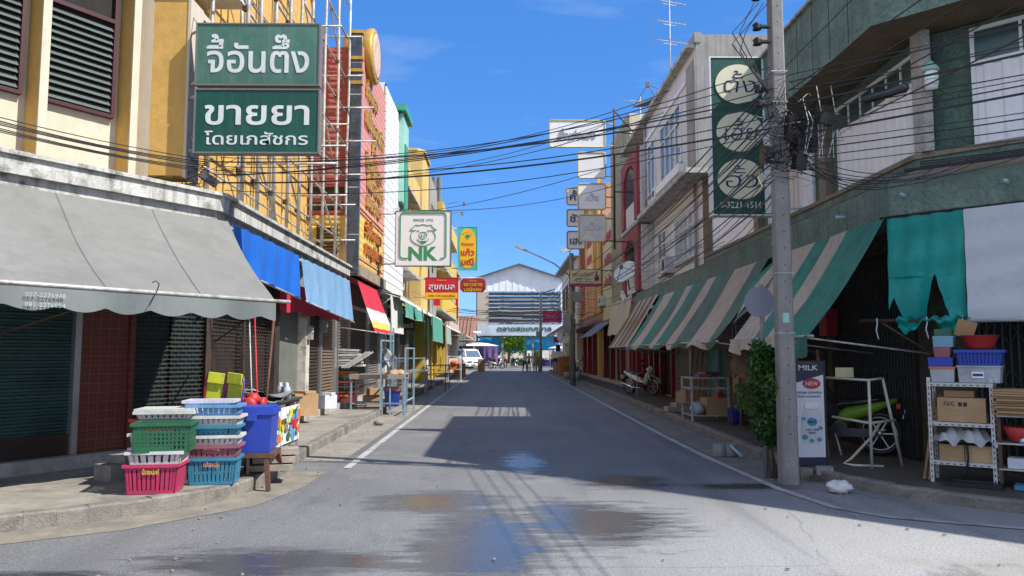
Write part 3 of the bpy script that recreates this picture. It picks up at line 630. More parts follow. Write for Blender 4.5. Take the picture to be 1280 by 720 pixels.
# ------------------------------------------------------------------ left row beyond the corner
def window(parent, fr, a0, a1, z0, z1, mf=None, mg=None, nx=2, nz=1, dep=.06, bars=False):
    O, u, n = fr; e = .05
    b = MB().frame(O, u, n)
    for q in ((a0, a1, z0, z0+e), (a0, a1, z1-e, z1)): b.box(q[0], q[1], .003, dep, q[2], q[3])
    for i in range(nx+1):
        c = a0+(a1-a0)*i/nx; c = min(max(c-e/2, a0), a1-e); b.box(c, c+e, .004, dep-.002, z0+e, z1-e)
    for j in range(1, nz):
        c = z0+(z1-z0)*(j/nz if nz > 2 else .7); b.box(a0+e, a1-e, .005, dep-.006, c-.02, c+.02)
    if bars:
        k = int((a1-a0)/.13)
        for i in range(1, k): c = a0+(a1-a0)*i/k; b.box(c-.008, c+.008, dep, dep+.015, z0, z1)
    w_ = b.build('window', mf or M['white'], parent)
    b = MB().frame(O, u, n); b.box(a0+e, a1-e, .004, .014, z0+e, z1-e); b.build('pane', mg or M['glassd'], w_)
    b = MB().frame(O, u, n); b.box(a0-.06, a1+.06, .002, .1, z0-.07, z0-.003); b.build('sill', M['ledge'], w_)
    return w_
def shutter(parent, fr, a0, a1, z0, z1, m, name='roller_shutter', per=.085, vertical=False, off=.03):
    b = MB().frame(*fr); b.corr(a0, a1, z0, z1, off, per, per*.33, 0, vertical); b.box(a0-.06, a0-.003, 0, off+.07, z0, z1+.1, 1); b.box(a1+.003, a1+.06, 0, off+.07, z0, z1+.1, 1); b.box(a0, a1, 0, off+.05, z1+.003, z1+.12, 1)
    return b.build(name, [m, M['alu']], parent)
LF = ((-4.5, 0, 0), (0, 1), (1, 0))

B = thing('gold_shop_building', 'tall red and pink clad gold shop building with gold Thai letters', 'building', (-8, 23, 0))
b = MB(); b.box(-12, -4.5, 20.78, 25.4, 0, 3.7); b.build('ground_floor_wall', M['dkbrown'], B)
b = MB(); b.box(-12, -3.95, 20.85, 25.4, 3.7, 10.1); b.build('upper_wall', M['redclad'], B)
fr = ((0, 20.85, 0), (1, 0), (0, -1))
b = MB().frame(*fr); b.corr(-7, -4.2, 6.15, 10.05, .003, .16, .018, 0); b.corr(-7, -4.2, 5.35, 5.5, .003, .15, .03, 0); b.corr(-7, -4.2, 5.72, 5.92, .003, .2, .03, 0); b.build('red_siding', M['redclad'], B)
b = MB().frame(*fr); b.box(-7, -4.2, .003, .012, 5.5, 5.72); b.box(-7, -4.2, .003, .012, 5.92, 6.15); b.build('dark_gap', M['black'], B)
b = MB().frame(*fr); b.corr(-7, -4.2, 3.75, 5.35, .003, .14, .025, 0); b.build('yellow_siding', M['yelclad'], B)
b = MB().frame(*fr)
for i in range(9): b.box(-5.0, -4.5, .03, .09, 4.3+i*.085, 4.33+i*.085)
b.box(-5.03, -5.0, .03, .1, 4.28, 5.08); b.box(-4.5, -4.47, .03, .1, 4.28, 5.08); b.build('vent_louvre', M['black'], B)
b = MB().frame(*fr); b.box(-4.19, -3.88, .0, .12, 3.75, 10.55, 0)
for z in (4.8, 6.1, 7.4, 8.7, 9.6): b.box(-4.19, -3.88, .121, .125, z, z+.03, 1)
for z in (9.0, 9.35, 9.7, 10.45): b.box(-4.25, -3.84, -.02, .16, z, z+.09, 2)
b.build('corner_glass_strip', [M['stripglass'], M['steel'], M['gold']], B)
fr2 = ((-3.95, 0, 0), (0, 1), (1, 0))
b = MB().frame(*fr2); b.corr(20.86, 25.38, 5.75, 10.3, .003, .2, .008, 0); b.build('pink_facade', M['pink'], B)
b = MB().frame(*fr2); b.corr(20.86, 25.38, 4.02, 5.75, .003, .2, .008, 0); b.build('yellow_facade', M['yelclad'], B)
b = MB().frame(*fr2)
for z in (5.5, 5.62, 4.2): b.box(20.86, 25.38, .03, .036, z, z+.06)
b.build('pink_stripe', M['pink'], B)
b = MB().frame(*fr2); b.box(20.8, 25.4, -.2, .12, 3.7, 4.0); b.build('beige_fascia', M['beigecast'], B)
for body, y, z, h, wd in (('ห้างทอง', 22.6, 9.0, .6, 1.9), ('แม่ทองคำ', 23.2, 8.15, .75, 3.2), ('ที่', 23.1, 7.65, .5, .6), ('ใหญ่ที่สุด', 23.2, 6.95, .6, 2.8), ('ในราชบุรี', 23.4, 6.4, .6, 2.8), ('มีบริการ', 23.2, 5.85, .5, 2.4)):
    b = MB(); b.text(body, (-3.92, y, z), (0, 1, 0), (0, 0, 1), h, wd, .014, .06); b.build('gold_lettering', M['gold'], B)
for body, y, z, h, wd in (('รับซื้อทอง', 23.2, 5.0, .5, 2.8), ('ทองรูปพรรณ', 23.4, 4.45, .5, 3.2)):
    b = MB(); b.text(body, (-3.92, y, z), (0, 1, 0), (0, 0, 1), h, wd, .02, .06); b.build('orange_lettering', mat('orange_letters', (.5, .16, .02), .4, .2, 5, .05, metal=.3), B)
b = MB(); b.lathe([(.02, -4.6), (.62, -4.6), (.7, -4.45), (.7, -4.05), (.78, -4.0), (.82, -3.78), (.78, -3.72), (.7, -3.70), (.0, -3.72)], (0, 22.2, 10.35), 'x', 28); b.build('gold_drum_emblem', M['gold'], B)
b = MB(); b.lathe([(.0, -3.715), (.66, -3.712), (.66, -3.70), (.55, -3.69), (.0, -3.69)], (0, 22.2, 10.35), 'x', 24, cap=False); b.build('emblem_face', mat('pale_gold_face', (.6, .4, .3), .5, .35, 5, .1), B)
shutter(B, LF, 20.9, 22.3, .3, 2.9, M['greysh']); shutter(B, LF, 22.5, 25.2, .3, 2.9, M['dkbrown'])
b = MB(); b.box(-4.5, -4.15, 20.78, 25.4, .1, .28); b.build('step', M['conc_step'], B)
t = thing('striped_red_awning', 'red white and yellow striped cloth awning below the gold shop', 'awning', (-3.8, 22.5, 2.2))
b = MB(); b.sheet(30, 20, lambda u, v: (-3.95+.5*v+.03*math.sin(u*14)*v, 20.95+3.5*u+.15*v, 3.62-1.45*v-.05*math.sin(math.pi*v)), mf=lambda u, v: 0 if v < .5 else 1 if v < .72 else 2 if v < .86 else 0)
b.build('cloth', [M['redcloth'], M['whitecloth'], M['yelcloth']], t, fix=False)
b = MB(); b.tube([(-3.45, 21.0, 2.17), (-3.45, 24.7, 2.17)], .02, 6); b.tube([(-4.4, 21.0, 2.3), (-3.45, 21.05, 2.17)], .014, 5); b.tube([(-4.4, 24.6, 2.3), (-3.45, 24.65, 2.17)], .014, 5); b.build('frame_bar', M['steel'], t)
hang('white_tarpaulin', 'dirty white cloth tarpaulin hanging straight beside the striped red awning', 25.0, 28.0, -3.62, 3.5, 2.28, 2.28, M['whitecloth'], .05, .03)

B = thing('white_clad_building', 'white metal clad building with dark horizontal joints and a pale green edge box', 'building', (-8, 28, 0))
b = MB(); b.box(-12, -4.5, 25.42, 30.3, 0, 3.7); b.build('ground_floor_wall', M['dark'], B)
b = MB(); b.box(-12, -3.975, 25.42, 30.3, 3.7, 10.75, 0); b.build('upper_wall', M['metalwhite'], B)
b = MB().frame(*fr2); z = 3.75
while z < 10.6: b.box(25.42, 30.3, .003, .05, z, z+.27, 0); z += .3
b.build('white_siding', M['signwhite'], B)
b = MB(); b.box(-3.97, -3.93, 25.43, 30.29, 3.72, 10.7); b.build('joint_backing', M['cable'], B)
b = MB(); b.box(-3.895, -3.74, 28.6, 30.3, 7.3, 10.7, 0); b.box(-3.737, -3.68, 29.0, 29.8, 6.9, 9.6, 1); b.prism([(-4.2, 28.3), (-3.6, 28.3), (-3.6, 30.5), (-4.2, 30.5)], 10.72, 10.95, 1); b.build('green_edge_box', [M['greenpanel'], mat('deep_green_panel', (.05, .28, .2), .6, .15, 2, .05)], B)
shutter(B, LF, 25.7, 27.7, .3, 2.9, M['greysh']); b = MB(); b.box(-4.48, -4.2, 28.0, 28.3, .15, 3.6); b.build('pillar', M['whitewall'], B)

B = thing('yellow_tower_building', 'yellow plastered building with projecting balconies and a tall stair tower', 'building', (-8, 36, 0))
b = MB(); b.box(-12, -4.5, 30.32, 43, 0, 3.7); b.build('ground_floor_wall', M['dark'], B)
b = MB(); b.box(-12, -4.35, 30.32, 35.5, 3.7, 8.8); b.build('wall', M['yellow'], B)
b = MB(); b.box(-9, -3.72, 35.5, 38.6, 3.7, 11.1, 0); b.prism([(-9, 35.45), (-3.95, 35.45), (-3.62, 35.9), (-3.62, 38.6), (-9, 38.6)], 11.1, 11.2, 0); b.build('stair_tower', M['yellow'], B)
b = MB(); b.box(-9, -3.66, 38.65, 43, 3.7, 10.7, 0); b.build('grey_wing', M['greysidewall'], B)
for z in (5.0, 8.3): b = MB(); b.box(-4.9, -3.75, 30.5, 34.9, z, z+.85, 0); b.box(-4.9, -3.7, 30.4, 35, z-.12, z, 1); b.build('balcony', [M['yellow'], M['ledge']], B)
b = MB(); b.box(-4.6, -3.78, 30.38, 30.48, 7.4, 7.9); b.build('blockwork_screen', M['greysidewall'], B)
fr3 = ((-3.66, 0, 0), (0, 1), (1, 0))
for y in (39.2, 41.2): window(B, fr3, y, y+1.2, 7.8, 9.3, M['greysidewall'])
fr4 = ((-4.35, 0, 0), (0, 1), (1, 0)); window(B, fr4, 31, 33.8, 6.3, 7.9, M['brownsh'], nx=3)
b = MB().frame((0, 35.5, 0), (1, 0), (0, -1)); b.box(-4.7, -4.2, .003, .05, 5.4, 6.6); b.build('dark_opening', M['dark'], B)
B2 = thing('bright_yellow_building', 'bright yellow building with stacked balconies and a metal screen on its roof', 'building', (-8, 50, 0))
b = MB(); b.box(-12, -4.3, 43.02, 58, 0, 9.6); b.build('wall', M['yellowb'], B2)
for z in (4.1, 6.7, 9.2): b = MB(); b.box(-4.3, -3.35, 43.2, 57, z, z+1.0, 0); b.box(-4.3, -3.3, 43.1, 57.1, z-.14, z-.003, 1); b.build('balcony', [M['yellowb'], M['ledge']], B2)
b = MB().frame((0, 44, 0), (1, 0), (0, -1)); b.corr(-7, -3.5, 10.25, 11.8, 0, .3, .06, 0, True); b.build('roof_screen', M['metalgrey'], B2)
for y in (44, 47.2, 50.4, 53.6): b = MB(); b.box(-4.3, -3.95, y, y+.3, 0, 9.6); b.build('pier', M['yellowb'], B2)
for y in (44.6, 47.8, 51): 
    for z in (5.4, 8.0): window(B2, ((-4.3, 0, 0), (0, 1), (1, 0)), y, y+1.9, z, z+1.1, M['brownsh'])
b = MB(); b.tube([(-3.3, 46, 10.6), (-2.6, 46, 10.75), (-2.3, 46, 10.75)], .02, 5); b.tube([(-3.3, 47, 10.2), (-2.5, 47, 10.3)], .02, 5); b.rbox((-2.3, 46, 10.6), (.14, .1, .25)); b.rbox((-2.45, 47, 10.2), (.14, .1, .22)); b.build('floodlight', M['greysh'], B2)
B3 = thing('beige_corner_building', 'beige plastered building with brown windows at the far end of the left row', 'building', (-8, 65, 0))
b = MB(); b.box(-13, -4.1, 58.02, 74, 0, 8.7); b.build('wall', mat('beige_plaster', (.47, .36, .28), .9, .15, .8, .2, 40, streak=.5, scol=(.28, .22, .18)), B3)
b = MB(); b.box(-13, -3.9, 57.9, 74.2, 8.7, 9.0); b.build('parapet', M['greysidewall'], B3)
for y in (59, 62.5, 66, 69.5):
    for z in (4.4, 6.7): window(B3, ((-4.1, 0, 0), (0, 1), (1, 0)), y, y+2.2, z, z+1.5, mat('brown_paint', (.16, .08, .06), .6))
b = MB(); b.box(-5.8, -5.0, 57.92, 58.0, 4.6, 6.2); b.box(-5.8, -5.0, 57.92, 58.0, 6.9, 8.2); b.build('end_window', M['glassd'], B3)
rc = random.Random(5)
for i, (y0, y1, mk) in enumerate(((30.6, 33, 'greysh'), (33.4, 36, 'dkbrown'), (36.6, 39, 'greysh'))): shutter(B, LF, y0, y1, .2, 2.9, M[mk])
for i, y in enumerate((44.3, 48, 52, 55.2)): shutter(B2, ((-4.3, 0, 0), (0, 1), (1, 0)), y, y+2.6, .2, 2.9, M[('dkbrown', 'greysh', 'brownsh')[i % 3]])
b = MB(); b.box(-4.48, -3.95, 39.4, 39.9, .15, 3.6, 0); b.box(-4.47, -3.94, 39.41, 39.89, .16, .9, 1); b.build('orange_pillar', [M['yellowb'], mat('orange_dado', (.6, .2, .05))], B)
b = MB(); b.box(-4.48, -4.0, 41.5, 42.3, .15, 3.5); b.build('white_pillar', M['whitewall'], B)

M['aqua'] = mat('aqua_cloth', (.10, .36, .285), .75, .14, 2, .1, 30, transl=.2, streak=.3, scol=(.06, .25, .2))
# canopies above the shopfronts
def canopy(name, label, y0, y1, x0, x1, z0, z1, m, edge=M['white'], cat='canopy'):
    t = thing(name, label, cat, (x0, (y0+y1)/2, z1)); s = 1 if x1 > x0 else -1
    b = MB().frame((x0, 0, 0), (0, 1), (s, 0)); n = int((y1-y0)/.3); w_ = abs(x1-x0)
    b.sheet(n*4, 1, lambda u, v: (y0+(y1-y0)*u, w_*v, z0+(z1-z0)*v+.018*math.sin(u*n*2*math.pi)), smooth=True)
    b.build('roof_sheet', m, t, fix=False)
    b = MB().frame((x0, 0, 0), (0, 1), (s, 0)); b.box(y0, y1, w_-.02, w_+.02, z1-.13, z1-.02); b.build('edge_board', edge, t)
    k = max(2, int((y1-y0)/2.2))
    for i in range(k+1): y = y0+(y1-y0)*i/k; b = MB().frame((x0, 0, 0), (0, 1), (s, 0)); b.tube([(y, 0, z0-.06), (y, w_-.05, z1-.06)], .02, 5); b.tube([(y, 0, z0-.6), (y, w_-.3, z1-.05)], .014, 5); b.build('bracket', M['steel'], t)
    return t
canopy('metal_canopy', 'white edged metal canopy below the white clad building', 25.5, 30.2, -4.1, -3.35, 3.7, 3.5, M['metalgrey'])
canopy('metal_canopy', 'long white edged metal canopy below the yellow tower building', 30.4, 43, -4.2, -3.35, 3.75, 3.45, M['metalwhite'])
canopy('metal_canopy', 'rusty edged metal canopy below the bright yellow building', 43.2, 57.5, -4.0, -3.1, 3.6, 3.2, M['roofgrey'])
canopy('metal_canopy', 'worn grey canopy on the beige building at the far left', 58.2, 73.5, -4.1, -2.7, 3.5, 3.0, M['roofgrey'], M['ledge'])
hang('green_cloth', 'pale green cloth hanging from the canopy below the pig sign', 26.5, 29.0, -3.34, 3.4, 2.85, 2.85, M['aqua'], .05, .03)
hang('green_cloth', 'second pale green cloth just behind the one below the pig sign', 29.4, 33.0, -3.34, 3.35, 2.85, 2.95, M['aqua'], .05, .03)
hang('green_cloth', 'longer green cloth hanging from the canopy before the orange pillar', 36.5, 43.0, -3.3, 3.4, 2.2, 2.15, M['aqua'], .04, .04)
hang('pale_cloth', 'pale grey green cloth hanging at the end of the longer green cloth', 43.3, 47.0, -3.1, 3.1, 2.15, 2.1, mat('pale_sage_cloth', (.33, .42, .36), .8, .15, 2, .1, transl=.2), .04, .04)
# shop name boards under the canopy
b = MB(); b.box(-4.3, -3.6, 31.95, 32.0, 2.55, 2.95, 0); b.text('ทองดี', (-3.95, 31.945, 2.65), (1, 0, 0), (0, 0, 1), .26, .55, .01, .004, 1); single(b, 'hanging_sign', [M['dkbrown'], M['letter']], 'dark brown board with pale Thai letters under the left canopy', 'sign')

# projecting signs over the street
t = board('pig_sign', 'square white sign with a green pig face outline and large letters NK', -3.33, -1.61, 24, 4.34, 6.06, M['signwhite'], .16, text=[('NK', -2.47, 4.52, .58, .92, .04, M['nkgreen']), ('SINCE 1976', -2.47, 5.74, .12, .62, .004, M['nkgreen'])], frame=mat('dark_green_frame', (.05, .12, .09), .5), armto=-3.95)
b = MB(); cx, cz = -2.47, 5.29; k = .0086; yy = 23.992
def pig(pts, r=.010): b.tube([(cx+x*k, yy, cz+z*k) for x, z in smoothpoly(pts)], r, 5)
rr = []
for (sx, sz) in ((1, 1), (-1, 1), (-1, -1), (1, -1)):
    for i in range(5): th = math.atan2(sz, sx)-math.pi/4+i*math.pi/8; rr.append((cx+sx*.62+.1*math.cos(th), yy, cz+sz*.62+.1*math.sin(th)))
# rounded border, open at the foot where the letters stand
b.tube([(cx-.48, yy, cz-.72)]+[p for p in rr[10:15][::-1]]+[p for p in rr[5:10][::-1]]+[p for p in rr[0:5][::-1]]+[p for p in rr[15:20][::-1]]+[(cx+.55, yy, cz-.72)], .022, 4)
pig([(-18, 38), (-30, 40), (-34, 30), (-52, 20), (-36, 18), (-26, 20)]); pig([(18, 38), (30, 40), (34, 30), (52, 20), (36, 18), (26, 20)]); pig([(-18, 36), (0, 42), (18, 36)])
pig([(-36, 18), (-46, 2), (-44, -16), (-28, -30), (-12, -36), (0, -40), (12, -36), (28, -30), (44, -16), (46, 2), (36, 18)])
pig([(-14, -2), (-14, 10), (0, 14), (14, 10), (14, -2), (6, -12), (-6, -12), (-14, -2)], .009); pig([(-5, -4), (-5, 4)], .016); pig([(5, -4), (5, 4)], .016)
pig([(-20, -12), (-14, -22), (0, -28), (14, -22), (20, -12)]); pig([(-24, 14), (-19, 20), (-14, 15)], .009); pig([(14, 15), (19, 20), (24, 14)], .009)
b.add([(cx-12*k, yy-.004, cz-20*k), (cx+12*k, yy-.004, cz-20*k), (cx+7*k, yy-.004, cz-29*k), (cx, yy-.004, cz-32*k), (cx-7*k, yy-.004, cz-29*k)], [(0, 1, 2, 3, 4)])
b.build('pig_emblem', M['nkgreen'], t)
t = board('yellow_sign', 'tall yellow oval on a teal sign with a green gem and red Thai letters', -2.16, -1.23, 38, 5.74, 7.86, M['signteal'], .15, text=[('ห้างทอง', -1.695, 6.95, .2, .6, .004, M['signred']), ('แก้ว', -1.695, 6.45, .42, .66, .02, M['signred']), ('มณี', -1.695, 5.98, .42, .6, .02, M['signred'])], armto=-3.4, frame=M['signteal'])
b = MB(); n = 40; oval = []
for i in range(n):
    a = 2*math.pi*i/n; oval.append((-1.695+.41*math.copysign(abs(math.cos(a))**.8, math.cos(a)), 6.8+1.0*math.copysign(abs(math.sin(a))**.75, math.sin(a))))
b.add([(x, 37.99, z) for x, z in oval], [tuple(range(n))]); b.build('yellow_oval', M['signyellow'], t)
for c in KIDS(t):
    if c.name.startswith('lettering'): c.location.y -= .02
b = MB(); b.add([(-1.84, 37.98, 7.42), (-1.76, 37.98, 7.5), (-1.63, 37.98, 7.5), (-1.55, 37.98, 7.42), (-1.695, 37.98, 7.24)], [(0, 1, 2, 3, 4)])
for i in range(7): a = math.radians(30+i*20); b.tube([(-1.695+.24*math.cos(a), 37.98, 7.4+.2*math.sin(a)), (-1.695+.3*math.cos(a), 37.98, 7.4+.26*math.sin(a))], .008, 4)
b.build('gem_emblem', M['nkgreen'], t)
t = board('red_gold_sign', 'red sign with white slanted Thai letters above a yellow lower band', -3.37, -1.95, 34, 4.0, 4.93, M['signred'], .15, text=[('สุขกมล', -2.66, 4.42, .36, 1.15, .015, M['letter']), ('ห้างทอง', -2.66, 4.79, .09, .4, .004, M['signyellow']), ('รับซื้อ จำนำ แลกเปลี่ยน', -2.66, 4.1, .11, 1.2, .003, M['signred'])], armto=-3.95, frame=M['signdkred'])
b = MB(); b.box(-3.37, -1.95, 33.988, 33.996, 4.0, 4.27); b.build('yellow_band', M['signyellow'], t)
for c in KIDS(t):
    if c.name.startswith('lettering'): c.location.y -= .015
t = thing('octagonal_red_sign', 'dark red sign with cut corners and two lines of yellow Thai letters', 'sign', (-1.35, 36, 4.45))
c = .14; b = MB().frame((0, 36, 0), (1, 0), (0, -1)); P8 = [(-1.96, 4.46+c), (-1.96+c, 4.46), (-.75-c, 4.46), (-.75, 4.46+c), (-.75, 5.1-c), (-.75-c, 5.1), (-1.96+c, 5.1), (-1.96, 5.1-c)]
b.add([(x, 0, z) for x, z in P8]+[(x, -.12, z) for x, z in P8], [tuple(range(8)), tuple(range(15, 7, -1))]+[(i, (i+1) % 8, 8+(i+1) % 8, 8+i) for i in range(8)]); b.build('panel', M['signdkred'], t)
for body, z, h, wd in (('ห้างทอง', 4.96, .1, .34), ('เยาวราช', 4.74, .24, .85), ('มณีทอง', 4.5, .22, .8)):
    b = MB(); b.text(body, (-1.35, 35.99, z), (1, 0, 0), (0, 0, 1), h, wd, .012, .006); b.build('lettering', M['signyellow'], t)
b = MB(); b.tube([(-4.2, 36.06, 5.13), (-.9, 36.06, 5.13)], .02, 6); b.tube([(-4.2, 36.06, 5.8), (-1.2, 36.06, 5.13)], .012, 5); b.build('bracket', M['steel'], t)
for i, (y, z) in enumerate(((40.5, 4.6), (60, 6.2))):
    b = MB(); b.box(-3.6, -3.25 if i == 0 else -3.4, y, y+.1, z-.5-i, z+.6+i*.5, 0); b.text('ทอง', (-3.42 if i == 0 else -3.5, y-.001, z), (1, 0, 0), (0, 0, 1), .2, .2, .01, .005, 1); single(b, 'narrow_red_sign', [M['signred'], M['signyellow']], ('narrow upright red sign below the red and yellow one' if i == 0 else 'tall thin red sign on the beige building'), 'sign')
# ------------------------------------------------------------------ right corner building
RO = (5.75, 0, 0); RF = (RO, (0, 1), (-1, 0))
CO = (5.75, 10.2, 0); CU = (.7071, -.7071); CN = (-.7071, -.7071); CF = (CO, CU, CN)
B = thing('green_corner_building', 'green roughcast corner building with white panelled doors under a deep green parapet', 'building', (9, 14, 0))
b = MB(); b.prism([(5.75, 20.9), (5.75, 10.2), (12.2, 3.75), (16, 3.75), (16, 20.9)], 0, 3.6); b.build('ground_floor_wall', M['pebble'], B)
b = MB(); b.prism([(5.75, 20.9), (5.75, 10.2), (12.2, 3.75), (16, 3.75), (16, 20.9)], 3.62, 5.93); b.build('upper_wall', M['greenwall'], B)
b = MB(); b.prism([(5.1, 29), (5.1, 9.93), (11.7, 3.33), (16, 3.33), (16, 29)], 3.40, 3.84); b.build('green_fascia', M['greenstucco'], B)
b = MB()
o1 = [(5.13, 29), (5.13, 9.95), (11.7, 3.38)]; o2 = [(5.62, 29), (5.62, 10.14), (12.2, 3.56)]
b.add([(x, y, 3.845) for x, y in o1]+[(x, y, 4.08) for x, y in o2], [(0, 1, 4, 3), (1, 2, 5, 4)]); b.build('sloped_apron', M['beigecast'], B)
b = MB(); b.prism([(5.58, 20.9), (5.58, 10.12), (12.2, 3.50), (12.4, 3.75), (5.9, 10.25), (5.9, 20.9)], 4.07, 4.2, 0); b.prism([(5.55, 20.9), (5.55, 10.11), (12.2, 3.46), (12.4, 3.75), (5.9, 10.25), (5.9, 20.9)], 4.203, 4.27, 1); b.build('balcony_edge', [M['greenstucco'], M['beigecast']], B)
b = MB(); b.prism([(4.92, 17.4), (4.92, 9.86), (11.5, 3.28), (16, 3.28), (16, 17.4)], 5.95, 7.15, 0, None, 1)
k = MB()
b.build('parapet', [M['greenstucco'], M['brownsoffit']], B)
b = MB(); b.prism([(4.86, 17.45), (4.86, 9.83), (11.5, 3.2), (16, 3.2), (16, 17.45)], 7.153, 7.2); b.build('parapet_coping', M['ledge'], B)
b = MB().frame(*RF); y = 10.5
while y < 17.2: b.box(y, y+.012, .83, .836, 5.97, 7.14); y += .62
b.box(10, 17.3, .83, .836, 6.55, 6.56); b.build('render_joint', mat('dark_green_joint', (.03, .07, .05), .9), B)
# white panelled doors on the upper floor
def paneldoor(fr, a0, a1, z0, z1, zt, npan, label=None):
    b = MB().frame(*fr); e = .05
    for q in ((a0, a0+e, z0, z1), (a1-e, a1, z0, z1), (a0+e, a1-e, z1-e, z1), (a0+e, a1-e, zt-.03, zt+.03), (a0+e, a1-e, z0, z0+.04)): b.box(q[0], q[1], .003, .05, q[2], q[3])
    for i in range(1, npan): c = a0+(a1-a0)*i/npan; b.box(c-.018, c+.018, .003, .035, zt+.03, z1-e)
    d = b.build('panelled_door', M['white'], B)
    b = MB().frame(*fr); b.corr(a0+e, a1-e, z0+.04, zt-.03, .012, .21, .025, 0, True); b.build('white_boards', mat('white_boards', (.8, .79, .8), .6, .06, 3, .05, streak=.35, scol=(.42, .4, .4)), d)
    b = MB().frame(*fr); b.box(a0+e, a1-e, .004, .02, zt+.03, z1-e); b.build('transom_glass', M['glassg'], d)
paneldoor(RF, 10.25, 12.75, 4.28, 5.75, 5.32, 6)
paneldoor(RF, 13.8, 16.2, 4.28, 5.75, 5.32, 6)
paneldoor(RF, 17.1, 20.5, 4.28, 5.75, 5.32, 7)
paneldoor(CF, .62, 1.75, 4.28, 5.86, 5.38, 2)
paneldoor(CF, 2.6, 4.6, 4.28, 5.86, 5.38, 5)
b = MB(); b.box(5.62, 5.745, 9.93, 10.2, 4.275, 5.94); b.build('stone_column', mat('white_stone_texture', (.52, .5, .45), .9, .25, 5, 1.0, 22), B)
for y in (13.05, 16.6): b = MB().frame(*RF); b.box(y, y+.3, .002, .13, 4.275, 5.94); b.build('stone_column', M['beigecast'], B)
b = MB(); b.lathe([(.02, 0), (.07, .02), (.085, .1), (.085, .24), (.07, .26)], (5.62, 9.72, 5.02), 'z', 12, 0); b.lathe([(.1, .26), (.1, .29), (.05, .36), (.02, .4)], (5.62, 9.72, 5.02), 'z', 12, 1)
for z in (.07, .13, .19): b.lathe([(.09, z), (.09, z+.012)], (5.62, 9.72, 5.02), 'z', 12, 1)
single(b, 'wall_lamp', [M['whiteenamel'], M['greenpanel']], 'white caged wall lamp with green cap on the stone column', 'lamp')
# ground floor: folding gate, shutters
def foldgate(fr, a0, a1, z0, z1, m):
    b = MB().frame(*fr); a = a0
    while a < a1: b.box(a, a+.022, .02, .055, z0, z1); a += .085
    for z in (z0+.5, z0+1.1, z0+1.7, z0+2.3):
        a = a0; s = 1
        while a < a1-.1: b.tube([(a, .06, z-.14*s), (a+.17, .06, z+.14*s)], .007, 4); b.tube([(a, .06, z+.14*s), (a+.17, .06, z-.14*s)], .007, 4); a += .17
    return b.build('folding_gate', m, B)
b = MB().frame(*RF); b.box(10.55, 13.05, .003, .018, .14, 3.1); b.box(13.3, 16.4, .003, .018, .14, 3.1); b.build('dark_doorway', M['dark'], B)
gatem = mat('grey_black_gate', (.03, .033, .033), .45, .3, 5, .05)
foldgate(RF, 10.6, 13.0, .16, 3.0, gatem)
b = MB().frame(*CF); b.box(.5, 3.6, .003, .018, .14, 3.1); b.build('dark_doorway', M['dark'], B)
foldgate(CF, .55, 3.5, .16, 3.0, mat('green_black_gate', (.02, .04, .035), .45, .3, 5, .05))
shutter(B, RF, 16.6, 18.5, .16, 2.6, M['greysh']); shutter(B, RF, 18.8, 20.7, .16, 2.6, M['brownsh'])
for y, y_ in ((13.08, 13.28), (16.42, 16.55)): b = MB().frame(*RF); b.box(y, y_, 0, .11, .12, 3.4); b.build('wall_pier', M['pebble'], B)
b = MB()
for a in (.2, 1.35): p = Vector((5.1, 9.93, 3.63))+Vector((.7071, -.7071, 0))*a; b.tube([p+Vector((.05, .05, 0)), p+Vector((-.1, -.1, .01))], .025, 8)
b.tube([(5.15, 11.2, 3.6), (4.95, 11.2, 3.61)], .025, 8); b.tube([(5.15, 13.9, 3.6), (4.95, 13.9, 3.61)], .025, 8); b.build('drain_pipe_stub', mat('blue_pvc', (.3, .45, .5), .4), B)

# ------------------------------------------------------------------ right row
B = thing('white_shophouse', 'white three storey shophouse with barred windows and a grey side wall', 'building', (9, 25, 0))
b = MB(); b.box(5.8, 16, 20.95, 28.6, 0, 6.6); b.build('lower_wall', M['whitewall'], B)
b = MB(); b.box(5.79, 5.83, 20.93, 21.8, 3.9, 6.6); b.build('brown_roughcast_strip', M['brownsoffit'], B)
b = MB(); b.box(5.45, 16, 20.95, 28.6, 6.75, 10.2, 0); b.build('top_wall', M['whitewall'], B)
b = MB(); b.box(5.46, 16, 20.925, 20.947, 6.75, 10.56); b.box(5.4, 5.457, 20.93, 21.9, 6.75, 9.9); b.build('grey_end_wall', M['greysidewall'], B)
b = MB(); b.box(5.1, 16, 20.92, 28.65, 6.6, 6.748); b.build('floor_slab', M['ledge'], B)
b = MB(); b.box(5.2, 16, 21.0, 28.7, 10.2, 10.32, 0); b.box(5.42, 5.6, 20.9, 28.7, 10.323, 10.62, 1); b.build('roof_edge', [M['ledge'], M['greysidewall']], B)
f3 = ((5.45, 0, 0), (0, 1), (-1, 0)); f2 = ((5.8, 0, 0), (0, 1), (-1, 0))
window(B, f3, 22.7, 25.7, 7.35, 9.2, M['white'], M['glassb'], 4, 2); window(B, f3, 26.6, 28.0, 7.35, 9.2, M['white'], M['glassb'], 2, 2)
window(B, f2, 22.8, 25.3, 4.5, 5.95, M['white'], M['glassb'], 4, 2, bars=True); window(B, f2, 26.6, 28.0, 4.4, 5.95, M['white'], M['glassb'], 2, 2)
b = MB().frame(*f3); b.box(22.5, 25.9, .003, .18, 7.0, 7.25); b.box(22.0, 28.3, .003, .05, 9.5, 9.62); b.build('moulding', M['white'], B)
b = MB(); b.box(5.25, 5.44, 25.95, 26.5, 6.9, 7.3, 0); b.lathe([(.13, 5.235), (.13, 5.25)], (0, 26.22, 7.1), 'x', 14, 1); single(b, 'air_conditioner', [M['whiteenamel'], M['black']], 'white air conditioner box on the white shophouse ledge', 'air conditioner')
